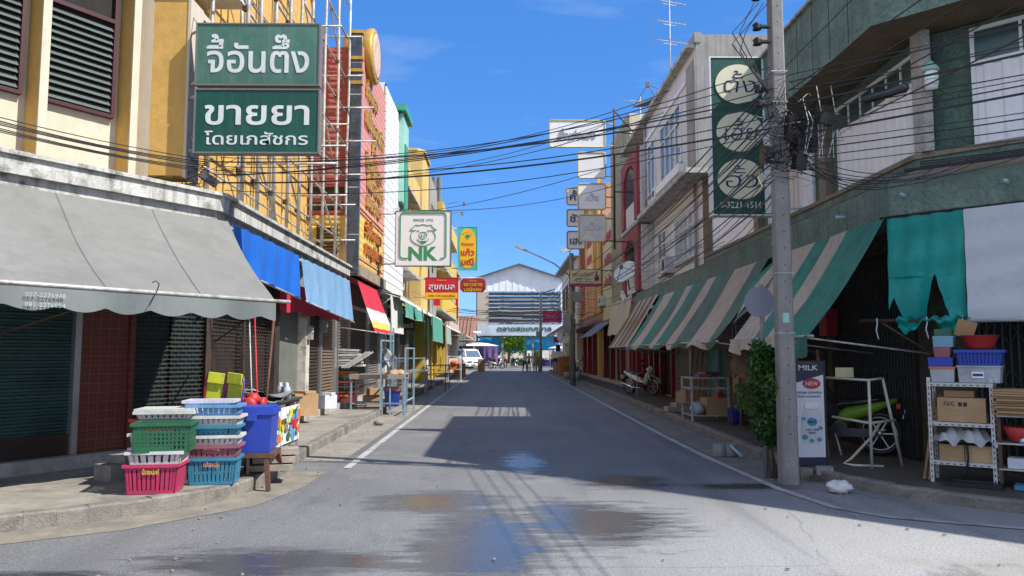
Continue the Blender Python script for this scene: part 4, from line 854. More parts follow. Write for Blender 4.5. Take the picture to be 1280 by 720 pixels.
shutter(B, f2, 21.3, 23.2, .16, 2.6, M['brownsh'], vertical=False); shutter(B, f2, 23.4, 25.2, .16, 2.6, M['brownsh'])
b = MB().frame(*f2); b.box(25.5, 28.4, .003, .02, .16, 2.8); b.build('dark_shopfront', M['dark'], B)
rb = mat('red_lacquer', (.2, .018, .018), .45, .2, 3, .05)
for y in (25.4, 27.2, 28.3): b = MB().frame(*f2); b.box(y, y+.16, .0, .2, .13, 3.3); b.build('red_post', rb, B)

B = thing('red_arch_shophouse', 'white shophouse with red arched balcony surrounds beyond the white one', 'building', (9, 31, 0))
b = MB(); b.box(5.8, 16, 28.63, 33.2, 0, 10.2); b.build('wall', M['whitewall'], B)
b = MB(); b.box(5.2, 16, 28.66, 33.2, 6.6, 6.748, 0); b.box(5.2, 16, 28.72, 33.2, 10.203, 10.35, 0); b.build('floor_slab', M['ledge'], B)
for z in (4.0, 6.8):
    b = MB().frame((5.3, 0, 0), (0, 1), (-1, 0)); h = 2.75 if z > 5 else 2.5
    n = 10; outer = [(29.0, z), (29.0, z+h), (32.9, z+h), (32.9, z)]
    arc = [(29.7+.0, z)]+[(29.7+1.25*(1-math.cos(math.pi*i/n)), z+h-.95+.6*math.sin(math.pi*i/n)) for i in range(n+1)]+[(32.2, z)]
    # frame around the arch as quads from the outline to the arch
    for (q0, q1, r0, r1) in ((29.0, 29.7, z, z+h), (32.2, 32.9, z, z+h)): b.box(q0, q1, 0, .12, r0, r1)
    for i in range(1, n+1):
        a, c = arc[i], arc[i+1]; b.add([(a[0], 0, a[1]), (c[0], 0, c[1]), (c[0], 0, z+h), (a[0], 0, z+h), (a[0], .12, a[1]), (c[0], .12, c[1]), (c[0], .12, z+h), (a[0], .12, z+h)], [(0, 1, 2, 3), (4, 5, 6, 7), (0, 1, 5, 4), (2, 3, 7, 6)])
    b.build('red_arch', mat('faded_red_render', (.3, .05, .06), .85, .25, 1, .15, streak=.6, scol=(.36, .2, .19), grime=.4, gcol=(.2, .09, .08), gsc=2), B)
    b = MB(); b.box(5.32, 5.79, 28.9, 29.0, z, z+h, 0); b.box(5.32, 5.79, 32.9, 33.0, z, z+h, 0); b.box(5.28, 5.34, 29.7, 32.2, z, z+.85, 0); b.build('balcony_wall', M['whitewall'], B)
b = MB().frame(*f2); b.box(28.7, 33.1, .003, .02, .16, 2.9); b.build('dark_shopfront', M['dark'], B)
for y in (29.2, 30.6, 32.0, 33.0): b = MB().frame(*f2); b.box(y, y+.15, .0, .2, .13, 3.3); b.build('red_post', rb, B)
B = thing('ribbed_clad_building', 'building clad in olive grey vertical ribbed sheets', 'building', (9, 36, 0))
b = MB(); b.box(5.8, 15, 33.25, 38.5, 0, 11.9); b.build('wall', M['greysidewall'], B)
b = MB().frame(*f2); b.corr(33.25, 38.5, 4.1, 12.2, .1, .42, .16, 0, True); b.build('ribbed_cladding', mat('olive_ribbed_sheet', (.33, .32, .22), .7, .12, 1, .05, streak=.5, scol=(.18, .17, .12)), B)
b = MB(); b.box(5.65, 15, 33.22, 33.25, 10.4, 12.2); b.build('end_flashing', M['cream'], B)
B = thing('cream_sign_building', 'cream fronted shop building with large red Thai letters', 'building', (9, 41, 0))
b = MB(); b.box(5.7, 15, 38.55, 43, 0, 9.0, 0); b.build('wall', mat('cream_front', (.56, .5, .3), .8, .12, 1, .1, streak=.4, scol=(.35, .3, .2)), B)
for body, z, h, wd in (('ทันตแพทย์', 7.6, .8, 3.6), ('คลินิก', 6.4, .7, 2.6), ('ทำฟัน', 5.2, .7, 2.6)):
    b = MB(); b.text(body, (5.69, 40.8, z), (0, -1, 0), (0, 0, 1), h, wd, .015, .03); b.build('red_lettering', M['signred'], B)
B = thing('arched_sign_building', 'pink and orange shop building with an arched panel and red louvres', 'building', (9, 48, 0))
b = MB(); b.box(5.7, 15, 43.05, 54, 0, 11.3); b.build('wall', mat('salmon_wall', (.5, .27, .18), .8, .12, 1, .1, streak=.4, scol=(.3, .17, .12)), B)
b = MB(); b.box(5.6, 5.69, 43.1, 53.9, 3.9, 11.6, 0)
for y in (43.05, 45.5, 49.5, 53.7): b.box(5.45, 5.598, y, y+.35, 3.9, 11.6, 1)
b.build('facade_panel', [mat('orange_panel', (.5, .2, .1), .7, .15, 1, .05), M['yelclad']], B)
b = MB().frame((5.6, 0, 0), (0, 1), (-1, 0)); arch = [(45.9, 6.5)]+[(47.7-1.8*math.cos(math.pi*i/12), 9.0+1.5*math.sin(math.pi*i/12)) for i in range(13)]+[(49.5, 6.5)]
b.add([(y, .04, z) for y, z in arch]+[(y, .1, z) for y, z in arch], [tuple(range(15)), tuple(range(15, 30))]+[(i, i+1, 16+i, 15+i) for i in range(14)]); b.build('arched_panel', M['signyellow'], B)
for z, s_ in ((8.2, 'ห้าง'), (7.2, 'ทอง')):
    b = MB(); b.text(s_, (5.48, 47.7, z), (0, -1, 0), (0, 0, 1), .8, 2.2, .02, .03); b.build('lettering', M['signred'], B)
b = MB().frame((5.6, 0, 0), (0, 1), (-1, 0)); b.corr(50, 53.6, 4.1, 9.5, .01, .22, .1, 0); b.build('red_louvres', M['redclad'], B)
B = thing('grey_roofed_shop', 'low grey shophouse with a flat overhanging roof at the far right end', 'building', (9, 60, 0))
b = MB(); b.box(5.3, 15, 54.05, 67, 0, 8.3, 0); b.box(4.7, 15, 54.0, 67.3, 8.3, 8.5, 1); b.build('wall', [M['whitewall'], M['greysidewall']], B)
for y in (55, 58, 61, 64): window(B, ((5.3, 0, 0), (0, 1), (-1, 0)), y, y+1.8, 5.2, 7, M['brownsh'], M['glassd'])
b = MB().frame((0, 54.05, 0), (1, 0), (0, -1)); b.box(5.45, 5.65, .0, .05, 3.4, 8.2); b.build('grey_pier', M['greysidewall'], B)
# ground floors of the far right row
B = thing('far_shopfronts', 'row of red and yellow painted shopfront frames below the far right buildings', 'shopfront', (5.9, 45, 0))
rr_ = random.Random(2)
b = MB(); b.box(5.45, 5.69, 33.3, 53.9, .12, .3, 0); b.build('step', M['conc_step'], B)
for i, y in enumerate((33.5, 36, 38.6, 41.2, 43.6, 46.2, 48.8, 51.4)):
    b = MB().frame(((5.68 if y > 38 else 5.78), 0, 0), (0, 1), (-1, 0)); b.box(y+.25, y+2.3, .003, .03, .3, 2.7); b.build('dark_shopfront', M['dark'] if i % 3 else M['brownsh'], B)
    b = MB().frame(((5.68 if y > 38 else 5.78), 0, 0), (0, 1), (-1, 0)); b.box(y, y+.22, .0, .22, .13, 3.0); b.build('yellow_post' if i == 4 else 'red_post', M['yelclad'] if i == 4 else rb, B)
b = MB(); b.box(5.2, 5.66, 33.3, 53.9, 3.0, 3.25); b.build('lintel', mat('dark_red_beam', (.2, .03, .025), .6, .2, 2, .1), B)

# ------------------------------------------------------------------ striped awnings on the right
def awning(name, label, y0, y1, stripes, z0, z1, xt=5.04, xb=4.0, skew=0., flap=.0, sag=.05, tear=None, sh0=0):
    t = thing(name, label, 'awning', (4.5, (y0+y1)/2, z1)); n = len(stripes)
    def fn(u, v):
        y = y0+(y1-y0)*u+skew*v*(1-u)+sh0*v
        return (xt+(xb-xt)*v+.012*math.sin(y*6+v*5)*math.sin(math.pi*v), y+.03*math.sin(v*3+y), z0+(z1-z0)*v-sag*(1+.5*math.sin(y*1.9))*math.sin(math.pi*v)+.03*math.sin(y*4+v)*v*v-.022*abs(math.sin(y*2.9+v*2.5))*math.sin(math.pi*v)-.03*abs(math.sin(u*n*math.pi/2))*v)
    b = MB(); b.sheet(n*6, 12, fn, mf=lambda u, v: stripes[min(n-1, int(u*n+1e-6))])
    mats = [M['awnteal'], M['awncream'], M['awnolive'], M['awnbrown']]
    b.build('canopy_cloth', mats, t, fix=False)
    if flap:
        b = MB(); b.sheet(n*6, 3, lambda u, v: (lambda q: (q[0]-.03+.05*v*math.sin(u*30), q[1], q[2]-flap*v*(1+.2*math.sin(u*23))))(fn(u, 1)), mf=lambda u, v: stripes[min(n-1, int(u*n+1e-6))]); b.build('valance', mats, t, fix=False)
    b = MB(); ya, yb = y0+skew+sh0, y1+sh0; b.tube([(xb, ya-.1, z1-.02), (xb, yb+.1, z1-.02)], .022, 6)
    for y in (ya+.1, (ya+yb)/2, yb-.1): b.tube([(xb, y, z1-.04), (5.7, y+.1, z1-.25)], .014, 5)
    b.build('frame_bar', M['steel'], t); return t
awning('striped_awning', 'near teal and cream striped awning with drooping valance beside the concrete pole', 9.95, 13.3, [0, 0, 1, 0, 1, 1], 3.38, 1.84, flap=.22, sag=.06)
awning('striped_awning', 'long middle awning of narrow teal cream and sage stripes', 14.3, 24.4, [2, 1, 1, 2, 2, 1, 2, 0, 1, 2, 0, 1, 1, 0], 3.4, 1.84, flap=.1)
awning('striped_awning', 'farthest awning of brown and cream stripes on the right', 24.6, 28.6, [1, 3, 1, 3, 1, 3, 1, 3], 3.5, 1.84, sag=.04)
b = MB(); b.sheet(10, 12, lambda u, v: (5.03-.9*v+.1*math.sin(v*5+u*2), 13.35+.75*u+.25*math.sin(v*4)*u-.2*v*u, 3.36-1.25*v-.12*math.sin(math.pi*v)+.08*u*math.sin(v*7)), mf=lambda u, v: 2 if u < .35 else 1 if u < .75 else 0, skip=lambda u, v: (v > .55 and .3 < u < .6) or (v > .8 and u > .55))
single(b, 'torn_awning_strip', [M['awnteal'], M['awncream'], M['awnolive'], ], 'torn loose strip of striped cloth between two striped awnings', 'awning', fix=False)
b = MB(); b.sheet(14, 6, lambda u, v: (5.4-1.2*v, 36+6*u, 3.3-.9*v)); single(b, 'dark_awning', M['greysh'], 'grey sheet awning beyond the brown striped awning', 'awning', fix=False)
b = MB(); b.sheet(14, 6, lambda u, v: (5.15-.25*v, 30.2+5.4*u, 3.9-1.5*v+.03*math.sin(u*20))); single(b, 'cream_tarpaulin', mat('cream_tarp', (.5, .45, .33), .8, .12, 1.5, .1), 'cream tarpaulin hanging behind the brown striped awning', 'tarpaulin', fix=False)

# torn green plastic and white sheet on the right chamfer
CFo = (5.1, 9.93, 0)
t = thing('torn_green_tarpaulin', 'torn bright green plastic tarpaulin hanging at the right corner', 'tarpaulin', (5.3, 9.6, 2))
def tornz(u):   # lower edge of the torn sheet, from the pole end to the white sheet
    z = 2.04+.02*math.sin(u*30)
    return z
def gsk(u, v):
    cut = 0
    if .47 < u < .82: cut = .44*(1-abs(u-.61)/(.14 if u < .61 else .20))+.012*math.sin(u*90)
    if u < .17: cut = max(cut, .22*(1-abs(u-.06)/.11))
    return v > 1-cut
b = MB().frame(CFo, CU, CN); b.sheet(130, 96, lambda u, v: (-.03+.89*u-.02*v, -.0+.012*math.sin(u*9+v)*v+.008*math.sin(u*21+v*3)+.012*math.sin(v*17+u*2)-.05*v*math.sin(math.pi*u*2)*(v > .6), 3.37-1.33*v), skip=gsk); b.build('plastic_sheet', M['tealclear'], t, fix=False)
b = MB().frame(CFo, CU, CN); b.tube([(-.42, .02, 2.03), (3.0, .02, 1.97)], .022, 7); b.build('lower_pole', M['rust'], t)
b = MB().frame(CFo, CU, CN); b.sheet(30, 6, lambda u, v: (.05+.85*u, .03+.05*math.sin(v*6+u*9), 2.06-.13*v*(1+.6*math.sin(u*11))+.02*math.sin(u*40))); b.build('gathered_hem', M['tealclear'], t, fix=False)
b = MB().frame(CFo, CU, CN)
for a in (-.2, .4, .8): b.tube([(a, .03, 2.06), (a+.01, .05, 1.98), (a-.01, .04, 1.9), (a+.02, .05, 1.78)], .008, 5)
b.build('tie_string', M['letter'], t)
b = MB().frame(CFo, CU, CN); b.tube([(-.15, .0, 2.0), (.35, -.5, 1.55)], .016, 6); b.build('strut', M['rust'], t)
t = thing('white_plastic_sheet', 'dirty white plastic sheet hanging beside the torn green tarpaulin', 'tarpaulin', (6, 9, 2))
b = MB().frame(CFo, CU, CN); b.sheet(60, 16, lambda u, v: (.87+3.6*u, .03+.03*math.sin(u*14+v*2)*v+.012*math.sin(v*22+u*5), 3.37-1.37*v)); b.build('plastic_sheet', M['whiteplastic'], t, fix=False)
b = MB().frame(CFo, CU, CN); b.tube([(.85, .03, 2.0), (4.6, .03, 1.98)], .03, 7); b.build('rolled_hem', M['whiteplastic'], t)
b = MB().frame(CFo, CU, CN); b.corr(-.12, 4.5, 3.36, 3.395, .01, .05, .02, 0); b.build('rail', M['black'], t)

# ------------------------------------------------------------------ the tall green sign
t = board('tall_green_sign', 'tall dark green sign with three pale ovals of navy writing and a telephone number', 3.92, 5.18, 14, 4.16, 7.14, M['signgreen'], .22, frame=M['white'], armto=5.7, arms=False, text=[('0-3221-1516', 4.43, 4.28, .17, .78, .008, M['letter'])])
b = MB(); b.box(4.88, 5.16, 13.99, 13.998, 4.18, 7.12); b.build('white_side_strip', M['signwhite'], t)
for i, (cz, s_) in enumerate(((6.63, 'ตั้ง'), (5.72, 'เฮี้ย'), (4.82, 'ฮั้ว'))):
    b = MB(); n = 36; b.add([(4.44+.44*math.cos(2*math.pi*k/n), 13.986, cz+.38*math.sin(2*math.pi*k/n)) for k in range(n)], [tuple(range(n))]); b.build('oval', M['creamsign'], t)
    b = MB(); b.text(s_, (4.44, 13.982, cz-.16), (1, 0, 0), (0, 0, 1), .42, .6, -.012, .004, shear=.15); b.build('lettering', M['navy'], t)
b = MB()
for z in (4.3, 5.7, 7.05): b.tube([(5.18, 14.1, z), (5.75, 14.1, z)], .03, 6)
b.tube([(5.3, 14.1, 4.1), (5.3, 14.1, 7.3)], .03, 6); b.tube([(5.3, 14.1, 7.3), (5.7, 14.9, 6.4)], .03, 6); b.build('bracket', M['white'], t)

# ------------------------------------------------------------------ white stacked signs on a post
def roundboard(parent, name, x0, x1, y, z0, z1, m, mf, th=.12, txt=None, mt=None):
    c = .09; P = []
    for cx, cz, a in ((x1-c, z1-c, 0), (x0+c, z1-c, 90), (x0+c, z0+c, 180), (x1-c, z0+c, 270)):
        for k in range(4): r = math.radians(a+30*k); P.append((cx+c*math.cos(r), cz+c*math.sin(r)))
    n = len(P); b = MB(); b.add([(x, y, z) for x, z in P]+[(x, y+th, z) for x, z in P], [tuple(range(n)), tuple(range(n, 2*n))]+[(i, (i+1) % n, n+(i+1) % n, n+i) for i in range(n)])
    p_ = b.build(name, m, parent) if parent else b
    b = MB(); b.tube([(x, y-.004, z) for x, z in P], .03, 5, closed=True); b.build('rim', mf, p_)
    if txt: b = MB(); b.text(txt[0], ((x0+x1)/2, y-.001, z0+txt[1]), (1, 0, 0), (0, 0, 1), txt[2], txt[3], .01, .03); b.build('lettering', mt, p_)
    return p_
t = thing('sign_post', 'rust red post bracketed to the right row carrying four white signs', 'sign post', (4.46, 30.1, 5.8))
b = MB(); b.tube([(4.46, 30.1, 5.7), (4.5, 30.1, 11.4)], .045, 6); b.build('post', M['rust'], t)
for q in (((4.5, 30.1, 11.3), (5.6, 30.8, 10.4)), ((4.46, 30.1, 10.45), (5.7, 30.4, 10.4)), ((4.46, 30.1, 8), (5.7, 30.2, 8)), ((4.46, 30.1, 6.0), (5.7, 30.2, 6.0))): b = MB(); b.tube(q, .03, 5); b.build('bracket', M['rust'], t)
sgf = mat('yellowed_sign_rim', (.52, .42, .16), .6, .2, 4, .05); faint = mat('faint_letter', (.5, .51, .53), .5)
for nm, lab, q, tx, mm in (('ฮั่งเซ่งเฮง', 'wide white sign with faint Thai letters at the top of the stack', (1.9, 4.12, 9.78, 10.86), (.34, .42, 1.5), mat('grey_letter', (.33, .34, .37), .5)), (None, 'square blank white sign under the wide one', (3.03, 4.12, 8.53, 9.56), None, None), ('เป้ง', 'square white sign with very faint marks, third from the top of the stack', (3.02, 4.11, 7.27, 8.3), (.35, .35, .5), faint), ('เป้ง', 'greyish square sign with faint letters at the foot of the stack', (3.04, 4.1, 5.99, 7.05), (.45, .38, .55), faint)):
    r = thing('white_sign', lab, 'sign', ((q[0]+q[1])/2, 30, q[2]), 'white signs on the rusty post')
    p_ = roundboard(r, 'panel', q[0], q[1], 30, q[2], q[3], M['signwhite'] if q[2] > 6 else mat('grey_sign_face', (.55, .55, .54), .5), sgf, txt=(nm,)+tx if nm else None, mt=mm)
    b = MB(); b.tube([(q[1], 30.06, q[3]-.12), (4.46, 30.08, q[3]-.12)], .02, 5); b.tube([(q[1], 30.06, q[2]+.08), (4.46, 30.08, q[2]+.08)], .02, 5); b.build('arm', sgf, r)
for s_, lab, z0, z1 in (('คั้ว', 'small brown framed white sign with Thai letters, top of the farther three', 8.82, 9.65), ('ชัว', 'small brown framed white sign with Thai letters, middle of the farther three', 7.75, 8.58), ('เฮง', 'small brown framed white sign with Thai letters, lowest of the farther three', 6.65, 7.51)):
    r = thing('framed_sign', lab, 'sign', (3.5, 37, z0), 'small brown framed signs'); roundboard(r, 'panel', 3.18, 4.05, 37, z0, z1, M['signwhite'], M['brownframe'], .16, (s_, .22, .5, .6), mat('dark_letter', (.06, .06, .08), .5))
    b = MB(); b.tube([(4.0, 37.08, z0+.4), (5.8, 37.1, z0+.4)], .03, 5); b.build('arm', M['rust'], r)
t = board('cream_pink_sign', 'cream sign with red Thai letters and a pink foot strip over the right shops', 3.4, 4.93, 38, 4.93, 5.75, M['signcream'], .12, frame=M['rust'], arms=False, text=[('สยามศิลป์', 4.02, 5.42, .26, 1.05, .012, M['signpink']), ('เพชร ทอง', 4.02, 5.24, .14, .7, .004, M['navy']), ('รับซื้อ ทองเก่า', 4.1, 5.12, .09, .8, .002, M['navy'])])
b = MB(); b.box(3.4, 4.93, 37.99, 37.997, 4.93, 5.06); b.build('pink_strip', M['signpink'], t)
b = MB(); b.lathe([(.0, 5.2), (.1, 5.2), (.11, 5.36), (.08, 5.46), (.035, 5.5), (.04, 5.6), (.0, 5.6)], (4.72, 37.99, 0), 'z', 12); b.build('vase_emblem', mat('maroon_ink', (.2, .02, .06), .5), t)
b = MB(); b.tube([(4.93, 38.06, 5.7), (5.7, 38.06, 5.7)], .025, 5); b.tube([(4.93, 38.06, 4.98), (5.7, 38.06, 4.98)], .025, 5); b.tube([(5.6, 38.06, 4.9), (5.6, 38.06, 5.8)], .03, 5); b.build('bracket', M['rust'], t)
t = board('magenta_sign', 'magenta sign with small pale Thai letters near the far lamp pole', 3.35, 4.85, 62, 4.1, 5.0, M['signpink'], .12, frame=M['signpink'], armto=5.3, text=[('มณีทอง', 3.95, 4.5, .26, .8, .01, M['letter'])])
t = board('yellow_board', 'small yellow and white sign on the second utility pole', 3.75, 4.2, 44, 3.9, 4.75, M['goldp'], .1, frame=M['rust'], armto=5.4, text=[('ทอง', 3.97, 4.2, .2, .3, .01, M['letter'])])
# ------------------------------------------------------------------ market hall closing the street
H = thing('market_hall', 'grey metal market hall with a low gable closing the end of the street', 'building', (2, 95, 0))
HF = ((0, 88, 0), (1, 0), (0, -1))
x0, x1 = -2.8, 6.8
b = MB()
for i in range(26):
    a, c = x0+(x1-x0)*i/26, x0+(x1-x0)*(i+1)/26
    ra = 10.15+1.55*(1-abs(a-2)/4.8); rc_ = 10.15+1.55*(1-abs(c-2)/4.8)
    b.add([(a, 88-.03*(i % 2), 8.65), (c, 88-.03*(i % 2), 8.65), (c, 88-.03*(i % 2), rc_), (a, 88-.03*(i % 2), ra)], [(0, 1, 2, 3)])
b.build('gable_sheet', M['metalwhite'], H)
b = MB(); b.add([(x0-.4, 87.4, 10.05), (2, 87.4, 11.75), (x1+.4, 87.4, 10.05), (x0-.4, 102, 10.05), (2, 102, 11.75), (x1+.4, 102, 10.05), (x0-.4, 87.4, 10.15), (2, 87.4, 11.87), (x1+.4, 87.4, 10.15), (x0-.4, 102, 10.15), (2, 102, 11.87), (x1+.4, 102, 10.15)], [(0, 1, 4, 3), (1, 2, 5, 4), (6, 9, 10, 7), (7, 10, 11, 8), (0, 6, 7, 1), (1, 7, 8, 2)]); b.build('roof', mat('dark_roof_edge', (.12, .14, .18), .5, .1, 1, .02), H)
b = MB(); z = 5.05
rnd = random.Random(4)
i = 0
while z < 8.6:
    for k in range(6):
        a, c = x0+1.3+(x1-x0-1.3)*k/6, x0+1.3+(x1-x0-1.3)*(k+1)/6; o = rnd.uniform(0, .12)
        b.add([(a, 88.1-o, z), (c, 88.1-o, z), (c, 88.35, z+.42), (a, 88.35, z+.42)], [(0, 1, 2, 3)])
    z += .44; i += 1
b.build('louvre_sheets', M['metalgrey'], H)
b = MB(); b.box(x0, x0+1.3, 88, 88.2, 4.95, 8.6); b.build('side_sheet', mat('buff_wall', (.45, .38, .3), .8, .1, 1, .1), H)
b = MB()
for z in (5.0, 5.9, 6.7, 7.5, 8.3): b.box(x0+1.3, x1, 87.85, 87.95, z, z+.06)
b.build('purlin', M['black'], H)
b = MB(); b.box(x0, x1, 87.9, 88, 3.6, 4.95); bn = b.build('name_banner', M['bannerblue'], H)
b = MB(); b.text('ตลาดสดเทศบาล', (2.6, 87.89, 4.15), (1, 0, 0), (0, 0, 1), .7, 6.2, .02, .05); b.build('lettering', mat('dark_green_letters', (.06, .12, .09), .5), bn)
b = MB(); b.box(x0, x1, 87.7, 87.8, 3.42, 3.52); b.build('beam', M['black'], H)
for x in (x0, .1, 3.6, x1):
    b = MB(); b.box(x-.12, x+.12, 88.2, 88.45, 0, 8.6); b.build('column', M['metalgrey'], H)
for x in (x0, x1):
    b = MB(); b.box(x-.12, x+.12, 101.5, 101.75, 0, 10); b.build('column', M['metalgrey'], H)
b = MB(); b.box(x1, x1+.1, 87.95, 88.1, 3.5, 10.2); b.build('corner_flashing', M['white'], H)
hang2 = lambda lab, xa, xb, zt, zb, y, m, cat='tarpaulin', nm='market_tarpaulin': single((lambda b: (b.sheet(24, 8, lambda u, v: (xa+(xb-xa)*u, y+.12*math.sin(u*14)*v+.3*v*0, zt+(zb-zt)*v-.08*math.sin(u*math.pi)*v)), b)[1])(MB()), nm, m, lab, cat, fix=False)
hang2('cyan tarpaulin hanging at the left of the market entrance', -2.5, -.15, 3.5, 1.9, 88.6, M['tarpcyan'])
hang2('wide cyan tarpaulin hanging at the right of the market entrance', 2.7, 6.6, 3.45, 2.0, 88.7, M['tarpcyan'])
hang2('purple cloth hung as a stall wall beside the parked motorcycle', -2.0, -.4, 2.5, .5, 87.2, M['purple'], 'cloth', 'stall_cloth')
hang2('dark navy cloth hung behind the white van', -4.2, -1.6, 2.4, .5, 87.6, mat('navy_cloth', (.02, .02, .06), .9), 'cloth', 'stall_cloth')
b = MB(); b.add([(1.6, 92, 3.3), (3.2, 92, 3.9), (3.2, 96, 3.9), (1.6, 96, 3.3), (2.6, 92, 2.0), (2.6, 96, 2.0)], [(0, 1, 2, 3), (0, 4, 5, 3)]); single(b, 'dark_stall_roof', M['dark'], 'dark sagging stall roof inside the market entrance', 'stall roof')
def stall(lab, x, y, w_, d, h, m, mc, name='market_stall'):
    t = thing(name, lab, 'stall', (x, y, .1))
    for sx in (-1, 1):
        for sy in (-1, 1): b = MB(); b.tube([(x+sx*w_/2, y+sy*d/2, .1), (x+sx*w_/2, y+sy*d/2, h)], .03, 5); b.build('post', M['steel'], t)
    b = MB(); b.sheet(8, 6, lambda u, v: (x-w_/2-.2+(w_+.4)*u, y-d/2-.3+(d+.6)*v, h+.25*math.sin(math.pi*u)*math.sin(math.pi*v))); b.build('roof_cloth', m, t, fix=False)
    b = MB(); b.box(x-w_/2, x+w_/2, y-d/2, y+d/2, .75, .82); b.box(x-w_/2+.05, x+w_/2-.05, y-d/2+.06, y+d/2-.06, .1, .74); b.build('counter', mc, t)
    b = MB()
    for k in range(7): b.rbox((x-w_/2+.2+(w_-.4)*k/6, y-.1+.1*math.sin(k*3), .92), (.24, .3, .2), k)
    b.build('goods', [M['cardboard']], t); return t
stall('market stall with a white roof cloth at the right of the entrance', 4.4, 90, 3, 1.8, 2.0, M['signwhite'], M['dblue'] if 'dblue' in M else PL['dblue'])
stall('market stall with a teal roof cloth deep inside the entrance', 1.9, 93.5, 1.6, 1.5, 1.9, M['teal'], PL['dgreen'])
stall('dark market stall left of the bright opening', -.4, 91, 1.4, 1.4, 1.9, M['greysh'], M['dark'])
stall('market stall with a cloudy white roof behind the yellow shirted person', 6.3, 86.6, 1.8, 1.6, 2.15, M['whiteplastic'], PL['blue'])
b = MB(); b.box(2.9, 3.4, 87.6, 88.0, .1, 1.9, 0); single(b, 'display_board', M['white'], 'white framed board standing in the market entrance', 'panel')

# low tiled building and white parasol sheet behind the vans
t = thing('low_tiled_building', 'low building with an old clay tile roof behind the white vans', 'building', (-8, 84, 0))
b = MB(); b.box(-18, -3.0, 82, 90, 0, 3.0); b.build('wall', mat('brown_timber', (.15, .1, .08), .8, .2, 2, .1), t)
b = MB(); b.add([(-19, 79.5, 3.0), (-2.7, 79.5, 3.0), (-2.7, 86, 5.6), (-19, 86, 5.6), (-19, 79.5, 3.12), (-2.7, 79.5, 3.12), (-2.7, 86, 5.72), (-19, 86, 5.72)], [(0, 1, 2, 3), (4, 7, 6, 5), (0, 4, 5, 1), (1, 5, 6, 2)])
for k in range(40): x = -18.9+16*k/40; b.add([(x, 79.4, 3.13), (x+.2, 79.4, 3.13), (x+.2, 86, 5.76), (x, 86, 5.76), (x, 79.4, 3.22), (x+.2, 79.4, 3.22), (x+.2, 86, 5.84), (x, 86, 5.84)], [(4, 7, 6, 5), (0, 4, 5, 1), (0, 3, 7, 4), (1, 5, 6, 2)])
b.build('roof', M['rooftile'], t)
b = MB()
for k in range(5): b.lathe([(.14, -3.0+k*.16), (.18, -2.96+k*.16), (.18, -2.9+k*.16), (.14, -2.86+k*.16)], (0, 81, 3.75), 'x', 10)
single(b, 'white_ribbed_duct', M['whiteenamel'], 'white ribbed duct at the end of the tiled roof', 'duct')
t = thing('white_parasol', 'wide low white parasol sheet over the vans', 'parasol', (-1.8, 80.5, 0))
b = MB(); b.sheet(14, 8, lambda u, v: (-4.6+4.4*u, 78.6+3.4*v, 2.35+.35*math.sin(math.pi*u)*math.sin(math.pi*v))); b.build('canopy', M['signwhite'], t, fix=False)
b = MB(); b.tube([(-2.4, 80.3, 0), (-2.4, 80.3, 2.65)], .04, 6); b.build('pole', M['steel'], t)

# ------------------------------------------------------------------ trees
def leaves(b, c, r, n, s, rnd, m=0):
    for _ in range(n):
        while True:
            q = Vector((rnd.uniform(-1, 1), rnd.uniform(-1, 1), rnd.uniform(-1, 1)))
            if .35 < q.length < 1: break
        p = Vector(c)+Vector((q.x*r[0], q.y*r[1], q.z*r[2])); a = Vector((rnd.uniform(-1, 1), rnd.uniform(-1, 1), rnd.uniform(-.6, .9))).normalized(); o = a.orthogonal().normalized()
        k = s*rnd.uniform(.6, 1.3); w_ = a.cross(o)*k*.32
        b.add([p, p+a*k*.5+w_, p+a*k, p+a*k*.5-w_], [(0, 1, 2, 3)], m)
def tree(lab, x, y, h, r, seed, ml='leafb', cl=26, n=70, s=.45):
    rnd = random.Random(seed); t = thing('broadleaf_tree', lab, 'tree', (x, y, 0))
    b = MB(); b.tube([(x, y, 0), (x+.1, y, h*.3), (x, y+.1, h*.62)], [.22, .17, .08], 8)
    for k in range(7): a = k*2.4; b.tube([(x, y, h*(.28+.04*k)), (x+r*.5*math.cos(a), y+r*.5*math.sin(a), h*(.48+.05*k)), (x+r*.8*math.cos(a), y+r*.8*math.sin(a), h*(.55+.05*k))], [.09, .05, .02], 6)
    b.build('trunk', M['bark'], t); b = MB()
    for _ in range(cl):
        a = rnd.uniform(0, 6.28); q = rnd.uniform(.1, .85); z = h*rnd.uniform(.35, .92); k = 1-abs(z/h-.6)*1.1
        leaves(b, (x+r*q*k*math.cos(a), y+r*q*k*math.sin(a), z), (r*.33, r*.33, r*.28), n, s, rnd)
    b.build('crown', M[ml], t, fix=False)
tree('bright green sunlit tree seen through the market entrance', 1.0, 112, 6.2, 3.2, 1, n=110)
tree('smaller bright tree right of the sunlit one beyond the market', 3.6, 116, 5.0, 2.6, 2, n=60)
tree('darker tree low on the left beyond the market entrance', -1.8, 114, 4.6, 2.6, 3, 'leafm')

# buildings beyond the cross street, seen only in gaps
for lab, x, w_, y, z, m in (('plain pale building far behind the tiled roof', -15, 12, 96, 7.5, 'whitewall'), ('plain grey building far right beyond the market hall', 16, 14, 95, 7, 'greysidewall'), ('low pale building beyond the trees behind the market', 3, 40, 128, 3.5, 'whitewall')):
    t = thing('distant_building', lab, 'building', (x, y, 0)); b = MB(); b.box(x-w_/2, x+w_/2, y, y+8, 0, z); b.build('wall', M[m], t)
    for k in range(4): window(t, ((0, y, 0), (1, 0), (0, -1)), x-w_/2+1+k*w_/4, x-w_/2+2.4+k*w_/4, z-2.5, z-1.2, M['brownsh'])
